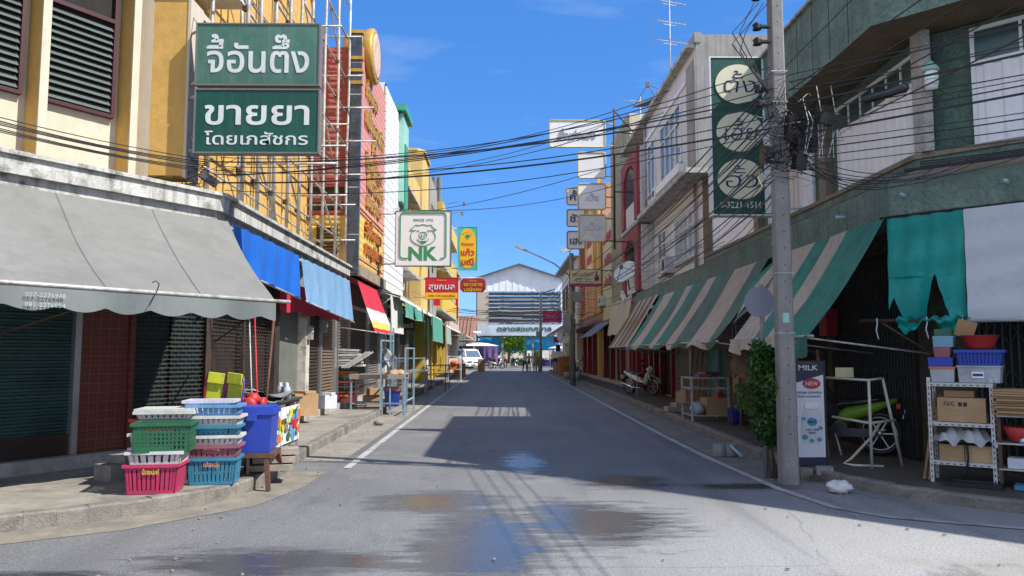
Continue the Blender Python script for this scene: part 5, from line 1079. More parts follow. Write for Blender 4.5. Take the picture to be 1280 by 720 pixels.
# right far shop canopy and market stall fronts
canopy('tiled_canopy', 'old tile canopy over the pavement at the far right', 55, 68, 5.3, 3.9, 4.0, 3.1, M['rooftile'], M['ledge'])
canopy('sheet_canopy', 'dark sheet canopy over the pavement beyond the red posts', 43.5, 53.5, 5.4, 4.2, 3.7, 3.2, M['roofgrey'], M['rust'])
# ------------------------------------------------------------------ plastic crates
def crate_geo(w_, d, h, nslot=9, rim=.018, taper=.9, rows=1, solid=0., open_=.35):
    """slotted market crate centred on the origin, floor at z 0"""
    b = MB(); t = .012
    def q(z): return taper+(1-taper)*z/h
    def side(axis, sgn):
        L_ = (w_ if axis == 'x' else d)/2; O_ = (d if axis == 'x' else w_)/2
        def pt(a, z, o=0): 
            k = q(z); return ((a*L_*k, sgn*(O_*k+o), z) if axis == 'x' else (sgn*(O_*k+o), a*L_*k, z))
        def patch(a0, a1, z0, z1, o=0):
            v = [pt(a0, z0, o), pt(a1, z0, o), pt(a1, z1, o), pt(a0, z1, o)]+[pt(a0, z0, o-t), pt(a1, z0, o-t), pt(a1, z1, o-t), pt(a0, z1, o-t)]
            b.add(v, [(0, 1, 2, 3), (7, 6, 5, 4), (0, 4, 5, 1), (2, 6, 7, 3), (1, 5, 6, 2), (0, 3, 7, 4)])
        lo = max(.12, .1)*h; hi = h*(1-.16)
        patch(-1, 1, 0, lo); patch(-1, 1, hi, h)
        n = max(3, int(nslot*(L_/ (w_/2)))); st = 2/n
        for i in range(n+1):
            c = -1+i*st; e_ = .9 if i in (0, n) else open_; a0, a1 = max(-1, c-st*e_), min(1, c+st*e_); patch(a0, a1, lo, hi)
        for r in range(1, rows+1): z = lo+(hi-lo)*r/(rows+1); patch(-1, 1, z-h*.025, z+h*.025, .001)
        if solid: patch(-solid, solid, h*.3, hi, .002)
    for ax in 'xy':
        for s_ in (1, -1): side(ax, s_)
    k = taper; b.box(-w_/2*k+t, w_/2*k-t, -d/2*k+t, d/2*k-t, .004, .016)
    # rim
    R_ = MB()
    for q0 in ((-w_/2-rim, w_/2+rim, -d/2-rim, -d/2+.004), (-w_/2-rim, w_/2+rim, d/2-.004, d/2+rim), (-w_/2-rim, -w_/2+.004, -d/2+.004, d/2-.004), (w_/2-.004, w_/2+rim, -d/2+.004, d/2-.004)): R_.box(q0[0], q0[1], q0[2], q0[3], h-.028, h+.004)
    return b, R_
def crate(label, loc, rz, size, m, word=None, wm=None, group='market crates on the left kerb', nslot=9, rows=1, lid=None, solid=0., mr=None, taper=.9):
    w_, d, h = size
    t = thing('plastic_crate', label, 'crate', (0, 0, 0), group)
    b, r = crate_geo(w_, d, h, nslot, rows=rows, solid=solid, taper=taper, open_=.22 if rows > 3 else .35); b.build('basket', m, t); r.build('rim', mr or m, t)
    if word:
        b = MB(); b.text(word, (0, -d/2*(taper+(1-taper)*.85)-.014, h*.68), (1, 0, 0), (0, 0, 1), min(.07, h*.3), w_*.32, .004, .003); b.build('lettering', wm, t)
    if lid:
        b = MB(); b.box(-w_/2-.01, w_/2+.01, -d/2-.01, d/2+.01, h+.006, h+.03); b.build('lid', lid, t)
    return place(t, loc, rz)
az = R(8)
yl = mat('yellow_print', (.6, .45, .05), .5); ob = mat('orange_print', (.6, .28, .12), .5); bp = mat('blue_print', (.02, .06, .4), .5)
X0, Y0, Z0 = -3.63, 8.27, .155
crate('crimson slotted crate on the kerb at the foot of the front stack', (X0, Y0, Z0), az, (.52, .38, .30), PL['pink'], 'น้องเมย์', yl, nslot=11, rows=0)
crate('white crate with blue print resting on the crimson crate', (X0+.02, Y0+.02, Z0+.30), az, (.54, .38, .13), PL['white'], 'ปอ', bp, nslot=7, rows=0)
crate('green lattice crate tilted on top of the front stack', (X0+.07, Y0+.02, Z0+.42), az+R(4), (.56, .40, .30), PL['green'], None, None, nslot=14, rows=4, taper=.97)
crate('white crate at the back of the kerb pile below the red one', (X0-.18, Y0+.45, Z0), az, (.5, .36, .42), PL['white'], rows=2)
crate('white crate second from the ground behind the crimson crate', (X0-.19, Y0+.45, Z0+.43), az, (.5, .36, .14), PL['white'])
crate('small red crate behind the green lattice crate', (X0-.2, Y0+.44, Z0+.575), az, (.46, .34, .15), PL['red'])
crate('white lidded crate lying behind the green lattice crate', (X0-.08, Y0+.46, Z0+.73), az, (.6, .42, .08), PL['white'], lid=PL['white'])
crate('tall white crate standing between the front and the blue stack', (X0+.28, Y0+.62, Z0), az, (.5, .36, .42), PL['white'], rows=2)
crate('white crate in the middle of the pile under the lettered crate', (X0+.28, Y0+.62, Z0+.43), az, (.5, .36, .15), PL['white'], rows=1)
crate('lilac white crate with dark blue Thai lettering near the top', (X0+.3, Y0+.6, Z0+.59), az, (.54, .38, .16), PL['violet'], 'น้องปีใอ', bp, solid=.9)
crate('pale lilac lattice crate at the very top of the pile', (X0+.32, Y0+.64, Z0+.755), az, (.52, .36, .16), PL['violet'], nslot=12, rows=1)
X1, Y1 = -3.22, 8.83
crate('teal blue slotted crate at the foot of the blue stack', (X1, Y1, Z0), az, (.52, .36, .29), PL['tealb'], 'กล้อง-นุ่น', ob, nslot=11, rows=1)
crate('faded maroon crate on the teal blue crate', (X1, Y1, Z0+.295), az, (.54, .37, .13), PL['maroon'], 'จ๋า-นฐ', ob, solid=.4)
crate('white crate with blue print above the maroon crate', (X1+.01, Y1, Z0+.43), az+R(2), (.54, .37, .105), PL['white'], 'ปลา', bp, rows=0)
crate('shallow teal crate with yellow print in the blue stack', (X1, Y1+.01, Z0+.54), az, (.52, .36, .10), PL['tealb'], 'ไก่สด', yl, solid=.6)
crate('grimy white crate below the topmost crate of the blue stack', (X1+.01, Y1, Z0+.645), az-R(2), (.54, .37, .105), PL['white'])
crate('light blue crate topmost in the blue stack', (X1, Y1, Z0+.755), az, (.54, .37, .115), PL['lblue'])

# folded red and lime stools leaning behind the crates
def leanstool(lab, x, y, z, m1, m2, rz, tilt, name='plastic_chair'):
    t = thing(name, lab, 'chair', (0, 0, 0), 'folded chairs behind the crates')
    b = MB(); b.tube([(-.17, 0, 0), (-.19, 0, .5), (-.16, 0, .62)], .02, 6); b.tube([(.17, 0, 0), (.19, 0, .5), (.16, 0, .62)], .02, 6)
    b.tube([(-.15, .05, 0), (0, .05, -.08), (.15, .05, 0)], .025, 6); b.build('frame', m2, t)
    b = MB(); b.rbox((0, .03, .36), (.28, .05, .46)); b.build('seat', m1, t); b = MB(); b.rbox((0, -.02, .58), (.3, .04, .16)); b.build('backrest', m1, t)
    t.location = (x, y, z); t.rotation_euler = (R(tilt), R(8), rz); t.scale = (.62, .8, .78); return t
leanstool('lime yellow folded chair with a red frame behind the crates', -3.54, 9.5, .86, PL['lime'], PL['red'], R(14), 8)
leanstool('lime yellow folded chair with a purple frame behind the crates', -3.29, 9.52, .85, PL['lime'], mat('plastic_purple', (.12, .06, .3), .4), R(-10), 6)
t = thing('folding_table_frame', 'folded steel table frame standing under the lime chairs', 'table', (-3.3, 9.6, .15)); b = MB()
b.box(-3.65, -3.0, 9.4, 9.8, .74, .78); b.build('tabletop', M['greywood'], t)
for x in (-3.6, -3.05):
    for y in (9.44, 9.76): b = MB(); b.bar((x, y, .15), (x, y, .74), .03); b.build('leg', M['steel'], t)
b = MB(); b.tube([(-3.55, 9.75, .88), (-3.62, 9.7, 1.75)], .02, 6); single(b, 'wooden_pole', M['wood'], 'short bare wooden pole leaning beside the lime chairs', 'pole')
b = MB(); b.tube([(-3.05, 9.9, .15), (-2.95, 10.0, 2.05)], .018, 6); single(b, 'wooden_pole', M['rust'], 'long thin brown pole leaning up to the grey awning', 'pole')
for k, (dx, m, lb) in enumerate(((-.02, 'red', 'thin red rod leaning under the grey awning end'), (-.09, 'steel', 'thin pale rod leaning under the grey awning end'))):
    b = MB(); b.tube([(-3.0+dx, 9.8, .15), (-3.18+dx, 10.0, 2.1)], .009, 5); single(b, 'rod', M[m], lb, 'rod')
t = thing('hydrant', 'red fire hydrant head behind the blue ice chest', 'hydrant', (-3.12, 9.78, .15)); b = MB(); c = (-3.12, 9.78, 0)
b.lathe([(.09, .15), (.09, .2), (.065, .22), (.065, .98), (.085, 1.0), (.085, 1.05), (.05, 1.1), (.0, 1.11)], c, 'z', 14); b.build('barrel', PL['red'], t)
b = MB(); b.lathe([(.05, -.16), (.08, -.15), (.08, -.11), (.05, -.09), (.05, .09), (.08, .11), (.08, .15), (.05, .16)], (-3.12, 9.78, .97), 'x', 12); b.lathe([(.06, -.2), (.09, -.18), (.09, -.12), (.05, -.1)], (-3.12, 9.78, .97), 'y', 12); b.build('outlet_cap', PL['red'], t)
# blue ice chest on a rusty stand
t = thing('blue_ice_chest', 'large royal blue plastic ice chest on a rusty stand beside the crates', 'ice chest', (-2.78, 9.35, .5))
b = MB(); b.rbox((-2.95, 9.4, .66), (.44, .56, .44), az, taper=.9); b.build('body', PL['blue'], t)
b = MB(); b.rbox((-2.95, 9.4, .91), (.48, .6, .06), az); b.rbox((-2.95, 9.4, .955), (.42, .54, .03), az); b.build('lid', PL['blue'], t)
b = MB(); b.rbox((-2.91, 9.09, .85), (.12, .03, .07), az); b.build('latch', PL['blue'], t)
t = thing('rusty_stand', 'low rusty steel stand with splayed legs under the blue ice chest', 'stand', (-2.78, 9.4, 0)); b = MB()
b.rbox((-2.93, 9.4, .41), (.48, .58, .05), az); b.build('top_frame', M['rust'], t)
for sx in (-1, 1):
    for sy in (-1, 1): b = MB(); b.bar((-2.93+sx*.18, 9.4+sy*.23, .39), (-2.92+sx*.22, 9.4+sy*.29, .012 if sx > 0 and sy < 0 else .155), .05); b.build('leg', M['rust'], t)
# poster-clad steel food counter
t = thing('food_counter', 'steel food counter with colourful food posters on its side beside the ice chest', 'counter', (-2.95, 10.7, 0)); b = MB()
CX0, CX1, CY0, CY1 = -3.5, -2.98, 10.0, 11.5
b.box(CX0, CX1, CY0, CY1, .90, .93); b.box(CX0-.02, CX1+.03, CY0-.03, CY1+.03, .932, .96); b.build('worktop', mat('dull_steel', (.22, .22, .22), .35, .2, 6, .05, metal=.8), t)
for x in (CX0+.03, CX1-.02):
    for y in (CY0+.03, CY1-.03): b = MB(); b.bar((x, y, .155), (x, y, .90), .045); b.build('leg', M['steel'], t)
b = MB(); b.box(CX1, CX1+.012, CY0+.06, CY1-.06, .36, .86, 0); pb = b.build('poster_board', M['signwhite'], t)
rnd = random.Random(9); b = MB(); pm = [PL['red'], PL['lime'], PL['orange'], PL['green'], PL['lblue'], mat('food_brown', (.3, .15, .05), .5), mat('pale_green_print', (.35, .55, .3), .5)]
for k in range(70):
    y = rnd.uniform(CY0+.15, CY1-.15); z = rnd.uniform(.44, .78); r1 = rnd.uniform(.03, .13); b.add([(CX1+.014+.0004*k, y+r1*math.cos(a*.7854)*rnd.uniform(.8, 1.1), z+r1*.7*math.sin(a*.7854)*rnd.uniform(.8, 1.1)) for a in range(8)], [tuple(range(8))], k % 7)
for k in range(3): b.box(CX1+.013, CX1+.015, CY0+.48+k*.44, CY0+.5+k*.44, .36, .86, 0)
b.build('food_print', pm, pb)
b = MB(); b.box(CX0+.02, CX1-.03, CY0+.05, CY1-.05, .3, .33); b.build('shelf', M['steel'], t)
b = MB(); b.sheet(10, 6, lambda u, v: (-3.5+.6*u, 10.0+.9*v, 1.03+.07*math.sin(u*5+v*2)+.02*math.sin(v*14))); b.sheet(10, 6, lambda u, v: (-3.52+.62*u, 10.1+.9*v, 1.07+.05*math.sin(u*4+v*3))); single(b, 'grey_plastic_sheet', mat('grey_film', (.24, .25, .26), .4, .2, 3, .1), 'crumpled grey plastic sheet lying on the food counter', 'sheet', fix=False)
for k, (x, y) in enumerate(((-3.1, 11.2), (-3.2, 11.25), (-3.05, 11.05))):
    b = MB(); b.lathe([(.05, 0), (.055, .02), (.055, .14), (.03, .18), (.025, .22)], (x, y, .96), 'z', 10); single(b, 'plastic_bottle', PL['clear'], 'cloudy plastic bottle on the far end of the food counter', 'bottle', 'bottles on the food counter')
b = MB()
for i in range(3): b.rbox((-2.85+.02*i, 9.72+.05*i, .2+.09*i), (.5, .3, .07), .2+i*.05)
single(b, 'plank_pile', M['greywood'], 'short pile of planks on the kerb under the blue ice chest', 'planks')
b = MB(); b.rbox((-4.35, 9.25, .24), (.7, .35, .18), .98); b.rbox((-4.3, 9.3, .38), (.55, .3, .09), 1.05); single(b, 'stone_block', M['conc'], 'two concrete blocks stacked beside the red tiled pillar', 'block')

# ------------------------------------------------------------------ second group on the left pavement
def stackcrate(lab, z, m, h=.13, solid=0): return crate(lab, (-4.28, 21.35, .155+z), R(3), (.62, .42, h), m, 'พรชัย' if solid else None, yl, 'crate stack before the brown shutters', rows=1, solid=solid)
stackcrate('brick red crate with yellow print at the foot of the stack by the shutters', 0, PL['brick'], .4, .5)
for k, (mm, lb) in enumerate((('dgreen', 'bottle green crate just above the large brick red crate'), ('brick', 'brick red crate between the two lower bottle green crates'), ('dgreen', 'bottle green crate in the middle of the stack by the shutters'), ('orange', 'orange red crate just under the top bottle green crate'), ('dgreen', 'bottle green crate topmost of the stack by the shutters'))):
    stackcrate(lb, .41+k*.135, PL[mm])
for k in range(7):
    b = MB(); b.rbox((-4.25+random.uniform(-.05, .05), 21.35, 1.27+k*.07), (.95-.05*k, .5, .05), random.uniform(-.08, .08), 0, random.uniform(-.04, .04)); single(b, 'foam_lid', M['greywood'] if k % 2 else PL['white'], 'flat board or foam lid in the pile on the crate stack', 'board', 'boards on the crate stack')
for k in range(3):
    b = MB(); b.rbox((-4.0+.08*k, 21.05, 1.42), (.05, .05, .8), 0, 0, R(58)); single(b, 'lath', PL['white'], 'pale lath leaning across the board pile', 'lath', 'laths on the board pile')
b = MB(); b.lathe([(.07, 0), (.07, .34), (.03, .38), (.03, .42)], (-4.85+.15, 20.9, .3), 'z', 12); single(b, 'extinguisher', PL['red'], 'small red and white canister beside the crate stack', 'canister')
t = thing('market_table', 'long wood topped steel market table on the left pavement', 'table', (-3.2, 20.6, .15)); b = MB(); b.box(-3.95, -2.5, 20.1, 20.9, .93, 1.05); b.build('tabletop', M['greywood'], t)
for x in (-3.9, -3.1, -2.55):
    for y in (20.15, 20.85): b = MB(); b.bar((x, y, .155 if x < -3.2 else .006), (x, y, .93), .045); b.build('leg', mat('blue_grey_steel', (.2, .27, .32), .5, .2, 5), t)
b = MB(); b.box(-3.9, -2.55, 20.14, 20.17, .28, .32); b.box(-3.9, -2.55, 20.83, 20.86, .28, .32); b.build('stretcher', MATS['blue_grey_steel'], t)
t = thing('stall_stand', 'tall pale blue steel stall frame standing on the market table side', 'frame', (-3.3, 19.9, .15)); b = MB()
for x, y, z in ((-3.1, 19.9, 1.95), (-2.45, 19.7, 1.75), (-2.4, 21.2, 1.75), (-3.0, 21.4, 2.3), (-2.9, 20.2, 2.4)): b = MB(); b.bar((x, y, .006 if x > -3 else .155), (x, y, z), .04); b.build('upright', mat('pale_blue_steel', (.22, .33, .4), .5, .2, 5), t)
for p, q in (((-2.45, 19.7, 1.73), (-2.4, 21.2, 1.73)), ((-3.1, 19.9, 1.4), (-2.45, 19.7, 1.4)), ((-3.1, 19.9, 1.93), (-3.0, 21.4, 1.93)), ((-2.4, 19.7, .4), (-2.4, 21.2, .4))): b = MB(); b.bar(p, q, .035); b.build('rail', MATS['pale_blue_steel'], t)
b = MB(); b.sheet(12, 8, lambda u, v: (-3.12+.3*u+.05*math.sin(v*8), 19.95+.1*math.sin(u*9), 1.65-.45*v+.1*math.sin(u*4))); single(b, 'plastic_bag', PL['clear'], 'cloudy plastic bag tied to the pale blue stall frame', 'bag', fix=False)
b = MB(); b.sheet(14, 8, lambda u, v: (-3.2+.8*u, 20.2+.5*v, 1.06+.12*math.sin(math.pi*u)*math.sin(math.pi*v)+.02*math.sin(u*20))); single(b, 'sack_heap', M['cardboard'], 'heap of brown sacks lying on the market table', 'sack', fix=False)
t = thing('blue_bucket', 'deep blue bucket with a maroon rim under the market table', 'bucket', (-2.88, 20.5, .16)); b = MB(); b.rbox((-2.88, 20.5, .42), (.42, .42, .42), .1, taper=.8); b.text('ไข่', (-2.88, 20.28, .42), (1, 0, 0), (0, 0, 1), .16, .22, .01, .004); b.build('body', [PL['blue']], t); b = MB(); b.rbox((-2.88, 20.5, .66), (.46, .46, .1), .1); b.build('rim', PL['maroon'], t)
b = MB(); b.rbox((-3.6, 21.6, .3), (.5, .4, .3), .2); b.rbox((-3.2, 21.7, .25), (.4, .4, .2), -.3); b.rbox((-3.5, 21.5, .55), (.4, .3, .18), .5); single(b, 'carton_heap', M['cardboard'], 'loose cartons behind the legs of the market table', 'cartons')
def rack(lab, x, y, w_, d, h, m, shelves, z=.155, name='steel_rack', board=None):
    t = thing(name, lab, 'rack', (x, y, z))
    for sx in (-1, 1):
        for sy in (-1, 1): b = MB(); b.bar((x+sx*w_/2, y+sy*d/2, z), (x+sx*w_/2, y+sy*d/2, z+h), .035); b.build('leg', m, t)
    for q in shelves:
        b = MB()
        if board: b.box(x-w_/2, x+w_/2, y-d/2, y+d/2, z+q-.012, z+q+.012)
        else:
            for k in (-1, 1): b.bar((x-w_/2, y+k*d/2, z+q), (x+w_/2, y+k*d/2, z+q), .025); b.bar((x+k*w_/2, y-d/2, z+q), (x+k*w_/2, y+d/2, z+q), .025)
        b.build('shelf', board or m, t)
    return t
rack('long dark steel table frame beyond the market table', -3.2, 25.5, 1.0, 3.5, 1.3, MATS['blue_grey_steel'], (.4, .85, 1.28), board=None)
rack('low board topped stall table farther along the left pavement', -3.2, 30, .9, 3, .8, M['greywood'], (.78,), board=M['greywood'])
rack('dark rusty stall frame at the edge of the left gutter', -2.7, 33, .8, 2.2, 1.1, M['rust'], (.3, .7, 1.08), z=.006)
rack('bright white steel display rack at the road edge on the left', -2.6, 42.7, .68, 1.2, 1.45, M['whiteenamel'], (.7, 1.42), z=.006)
b = MB(); b.rbox((-2.7, 42.7, .85), (.4, .5, .3), .2); b.blob((-2.6, 42.6, 1.05), (.25, .25, .15), m=0); single(b, 'basket_of_goods', PL['orange'], 'orange basket of goods on the white display rack', 'basket')
b = MB(); b.rbox((-2.85, 52.5, .45), (.8, .6, .9), .1); single(b, 'brown_board', M['wood'], 'brown wooden box standing before the first van', 'box')
b = MB(); b.rbox((-1.75, 66.5, .55), (.6, .4, 1.1), .1); single(b, 'brown_board', M['wood'], 'tall brown wooden box standing beside the second van', 'box')
b = MB(); 
b = MB(); b.blob((-2.72, 17.3, .06), (.12, .1, .07), 8, 5, jit=.12); single(b, 'kerb_stone', M['conc'], 'loose stone on the left gutter before the market table', 'stone')
# ------------------------------------------------------------------ right pavement: sign post, shrub, banner, racks
t = thing('round_sign_post', 'grey backed round traffic sign on a thin post inside the shrub', 'road sign', (3.42, 10.05, 0)); b = MB(); b.tube([(3.42, 10.05, 0), (3.42, 10.05, 2.5)], .032, 8); b.build('post', M['concpole'], t)
b = MB().frame((3.38, 10.012, 2.27), (1, 0), (0, -1)); n = 36; b.add([(.2*math.cos(2*math.pi*k/n), d, .2*math.sin(2*math.pi*k/n)) for d in (0, .004) for k in range(n)], [tuple(range(n)), tuple(range(2*n-1, n-1, -1))]+[(k, (k+1) % n, n+(k+1) % n, n+k) for k in range(n)]); b.world(); b.box(3.30, 3.46, 10.013, 10.03, 2.2, 2.23); b.build('disc', mat('sign_back_grey', (.2, .21, .25), .5, .1, 4, .03), t)
t = thing('shrub', 'dense dark leafy shrub climbing round the sign post beside the pole', 'shrub', (3.45, 10.0, 0)); rnd = random.Random(3)
b = MB()
for k in range(5): b.tube([(3.46+.03*k, 9.98, 0), (3.43+.05*math.sin(k), 10.0+.04*math.cos(k), .6), (3.42+.1*math.sin(k*2), 10+.08*math.cos(k), 1.4)], [.014, .01, .005], 5)
b.build('stem', M['bark'], t); b = MB()
for k in range(60):
    z = rnd.uniform(.48, 1.66); a = rnd.uniform(0, 6.28); rr2 = (.26*max(.05, 1-abs(z-1.05)/.95)**.5+.02)*(.75+.45*math.sin(z*9+a*2)); q = rnd.uniform(.3, 1)
    leaves(b, (3.44+rr2*q*math.cos(a)+.04*math.sin(z*4), 10.0+rr2*q*math.sin(a), z), (.12, .12, .12), 85, .062, rnd, rnd.choice((0, 0, 1, 1)))
b.build('foliage', [M['leaf'], M['leafm']], t, fix=False)
t = thing('milk_banner', 'narrow upright milk advertising banner in a black frame beside the pole', 'banner', (4.07, 10.2, .1))
b = MB(); b.box(3.86, 4.26, 10.19, 10.2, .14, 1.47, 0); b.build('sheet', mat('banner_white', (.62, .64, .68), .5, .05, 2, .02), t)
b = MB(); b.box(3.86, 4.26, 10.183, 10.188, .14, .24); b.build('navy_foot', mat('banner_navy', (.02, .025, .06), .5), t); b = MB(); b.box(3.86, 4.26, 10.183, 10.188, 1.32, 1.47); b.add([(3.86, 10.184, 1.32), (4.26, 10.184, 1.32), (3.86, 10.184, 1.2)], [(0, 1, 2)]); b.build('navy_band', mat('banner_navy', (.02, .025, .06), .5), t)
b = MB(); b.text('MILK', (4.06, 10.18, 1.375), (1, 0, 0), (0, 0, 1), .1, .26, .01, .002); b.build('lettering', M['letter'], t)
b = MB(); n = 24; b.add([(4.1+.12*math.cos(2*math.pi*k/n), 10.182, 1.2+.07*math.sin(2*math.pi*k/n)) for k in range(n)], [tuple(range(n))]); ov = b.build('red_oval', PL['red'], t); b = MB(); b.text('NEW', (4.1, 10.179, 1.175), (1, 0, 0), (0, 0, 1), .075, .16, .004, .002); b.build('lettering', M['letter'], ov)
b = MB(); b.text('โปรตีนสูง ไม่มีแลคโตส', (4.06, 10.184, 1.07), (1, 0, 0), (0, 0, 1), .045, .34, .001, .002); b.text('ดื่มง่าย อร่อยทุกวัน', (4.06, 10.184, 1.02), (1, 0, 0), (0, 0, 1), .04, .3, .001, .002); b.build('small_print', M['navy'], t)
b = MB(); b.add([(x, 10.184, z) for x, z in ((3.98, .42), (4.2, .42), (4.23, .46), (4.23, .78), (4.17, .86), (4.01, .86), (3.95, .78), (3.95, .46))], [tuple(range(8))]); bo = b.build('bottle_print', mat('bottle_print', (.55, .58, .62), .5), t); b = MB(); b.box(4.0, 4.18, 10.18, 10.183, .87, .95); b.build('cap_print', M['alu'], bo)
b = MB()
for x, z, r_ in ((4.09, .7, .07), (3.99, .5, .04), (4.18, .47, .035), (4.08, .455, .03), (4.2, .62, .03), (3.98, .74, .03)): b.add([(x+r_*math.cos(2*math.pi*k/14), 10.180, z+r_*.8*math.sin(2*math.pi*k/14)) for k in range(14)], [tuple(range(14))])
b.build('blue_spot', mat('banner_blue', (.08, .25, .38), .5), bo)
b = MB(); b.text('MILK', (4.09, 10.177, .685), (1, 0, 0), (0, 0, 1), .045, .1, .004, .002); b.text('LACTOSE', (4.09, 10.177, .585), (1, 0, 0), (0, 0, 1), .04, .17, .003, .002); b.text('FREE', (4.09, 10.177, .545), (1, 0, 0), (0, 0, 1), .035, .09, .002, .002); b.build('lettering', M['navy'], bo)
b = MB()
for q in ((3.84, 3.86, .05, 1.5), (4.26, 4.29, .05, 1.5)): b.box(q[0], q[1], 10.19, 10.22, q[2], q[3])
b.box(3.86, 4.26, 10.19, 10.22, 1.475, 1.5); b.box(3.86, 4.26, 10.19, 10.22, .1, .13); b.build('frame', M['black'], t)
for k, (x, y, s_, m, lb) in enumerate(((3.86, 9.95, .17, 'conc', 'small concrete block at the foot of the milk banner'), (4.12, 9.9, .2, 'greysidewall', 'larger grey concrete block at the right foot of the milk banner'), (3.92, 9.72, .1, 'bark', 'dark broken block beside the concrete pole foot'))):
    b = MB(); b.rbox((x, y, s_*.4), (s_, s_, s_*.8), .2+k); single(b, 'concrete_block', M[m], lb, 'block')
b = MB(); b.blob((3.88, 8.93, .07), (.14, .09, .075), 14, 9, jit=.2); single(b, 'white_stone', M['whitewall'], 'whitish lump of stone lying on the road by the right kerb', 'stone')
for x, lb in ((3.38, 'round cement block on the right gutter, nearer the road'), (3.55, 'round cement block on the right gutter with a pale pipe against it')):
    b = MB(); b.lathe([(.1, 0), (.105, .02), (.1, .2), (.07, .2), (.065, .1)], (x, 12.05, .005), 'z', 14); single(b, 'cement_block', M['concpole'], lb, 'block')
b = MB(); b.tube([(3.52, 11.95, .18), (3.66, 11.8, .03)], .022, 7); single(b, 'pipe', MATS['blue_pvc'], 'short pale blue pipe leaning on a round cement block', 'pipe')
# welded frame rack
t = thing('welded_rack', 'cream painted welded tube rack with sloping posts before the folding gate', 'rack', (4.8, 10.4, .12)); cr = mat('cream_tube', (.5, .47, .38), .5, .2, 6, .05); b = MB()
for a, c in (((4.75, 9.95, .125), (4.75, 9.95, 1.26)), ((5.27, 10.2, .125), (5.03, 10.15, 1.27)), ((4.62, 11.0, .125), (4.45, 10.75, 1.28)), ((4.42, 10.6, .125), (4.42, 10.6, 1.28))): b = MB(); b.tube([a, c], .02, 6); b.build('post', cr, t)
b = MB(); b.tube([(4.42, 10.6, 1.27), (4.75, 9.95, 1.25), (5.03, 10.15, 1.27)], .018, 6); b.tube([(4.5, 10.5, .74), (4.75, 9.95, .7), (5.2, 10.2, .72)], .018, 6); b.build('rail', cr, t)
b = MB(); b.tube(smoothpoly3 if False else [(5.0, 10.2, .68), (4.85, 10.15, .5), (4.6, 10.2, .22), (4.52, 10.25, .15), (4.6, 10.15, .14), (4.95, 10.05, .14)], .018, 6); b.build('bent_foot', cr, t)
b = MB(); b.rbox((4.66, 10.45, 1.34), (.22, .12, .13), .5); single(b, 'white_carton', M['signcream'], 'small pale carton standing on the welded rack', 'carton')
t = thing('ladder_frame', 'weathered wooden ladder frame leaning behind the milk banner', 'ladder', (4.5, 11.4, .12)); b = MB()
for x in (4.42, 4.75): b = MB(); b.bar((x, 11.3, .125), (x+.02, 11.6, 1.65), .04); b.build('rail', M['wood'], t)
for z in (.4, .75, 1.1, 1.45): b = MB(); b.bar((4.43, 11.3+.2*z, z), (4.76, 11.3+.2*z, z), .03); b.build('rung', M['greywood'], t)
b = MB(); b.box(5.5, 5.7, 12.95, 13.25, 1.9, 2.35); single(b, 'red_box', PL['red'], 'red box fixed high beside the folding gate under the awning', 'box')
# slotted steel shelf with boxes
SO_ = (4.97, 8.95, .12); su = (.79, -.61); sn = (-.61, -.79)
ang = mat('slotted_white_angle', (.5, .5, .47), .5, .2, 8, .1, grime=.4, gcol=(.2, .16, .12), gsc=8)
t = thing('slotted_shelf', 'white slotted angle shelf unit loaded with boxes at the right corner', 'shelf', SO_)
for a in (0, .62):
    for d in (0, -.36):
        b = MB().frame(SO_, su, sn); b.box(a-.018, a+.018, d-.003, d, .005, 1.2); b.box(a-.018 if a else a+.015, a+.018 if not a else a-.015, d-.03, d-.003, .005, 1.2)
        p_ = b.build('leg', ang, t); b = MB().frame(SO_, su, sn)
        for k in range(18): b.box(a-.005, a+.005, d+.0005, d+.002, .05+k*.063, .08+k*.063)
        b.build('slot', M['black'], p_)
for z in (.24, .68, 1.13):
    b = MB().frame(SO_, su, sn); b.box(-.02, .64, -.37, .006, z, z+.012); b.box(-.02, .64, .001, .008, z-.03, z-.001); s_ = b.build('shelf_board', ang, t); b = MB().frame(SO_, su, sn)
    for k in range(9): b.box(.02+k*.066, .05+k*.066, .009, .0105, z-.02, z-.01)
    b.build('slot', M['black'], s_)
def sb(name, label, cat, a0, a1, z0, z1, m, d0=-.3, d1=-.02, group=None, extra=None, tap=1):
    b = MB().frame(SO_, su, sn); ca, da = (a0+a1)/2, (d0+d1)/2
    vs = []
    for z, k in ((z0, tap), (z1, 1)):
        for d in (d0, d1):
            for a in (a0, a1): vs.append((ca+(a-ca)*k, da+(d-da)*k, z))
    b.add(vs, [(0, 2, 3, 1), (4, 5, 7, 6), (0, 1, 5, 4), (2, 6, 7, 3), (0, 4, 6, 2), (1, 3, 7, 5)])
    if extra: extra(b)
    return single(b, name, m if isinstance(m, list) else [m], label, cat, group)
sb('plastic_box', 'cloudy plastic box with an orange edged lid on the shelf top', 'box', .02, .27, 1.147, 1.3, [PL['clear'], PL['orange']], extra=lambda b: b.box(.01, .28, -.31, -.01, 1.301, 1.325, 1), tap=.92)
sb('plastic_box', 'dark blue plastic box on the orange lidded box', 'box', .0, .26, 1.327, 1.43, PL['blue'], tap=.94)
sb('plastic_tub', 'small maroon and cloudy tub above the dark blue box', 'tub', .06, .24, 1.432, 1.55, PL['maroon'], tap=.85)
sb('plastic_box', 'pale blue cloudy box topmost in the left pile on the shelf', 'box', .06, .27, 1.552, 1.68, [mat('plastic_paleblue', (.14, .28, .36), .4), PL['green']], extra=lambda b: b.box(.08, .25, -.28, -.03, 1.683, 1.76, 1), tap=.94)
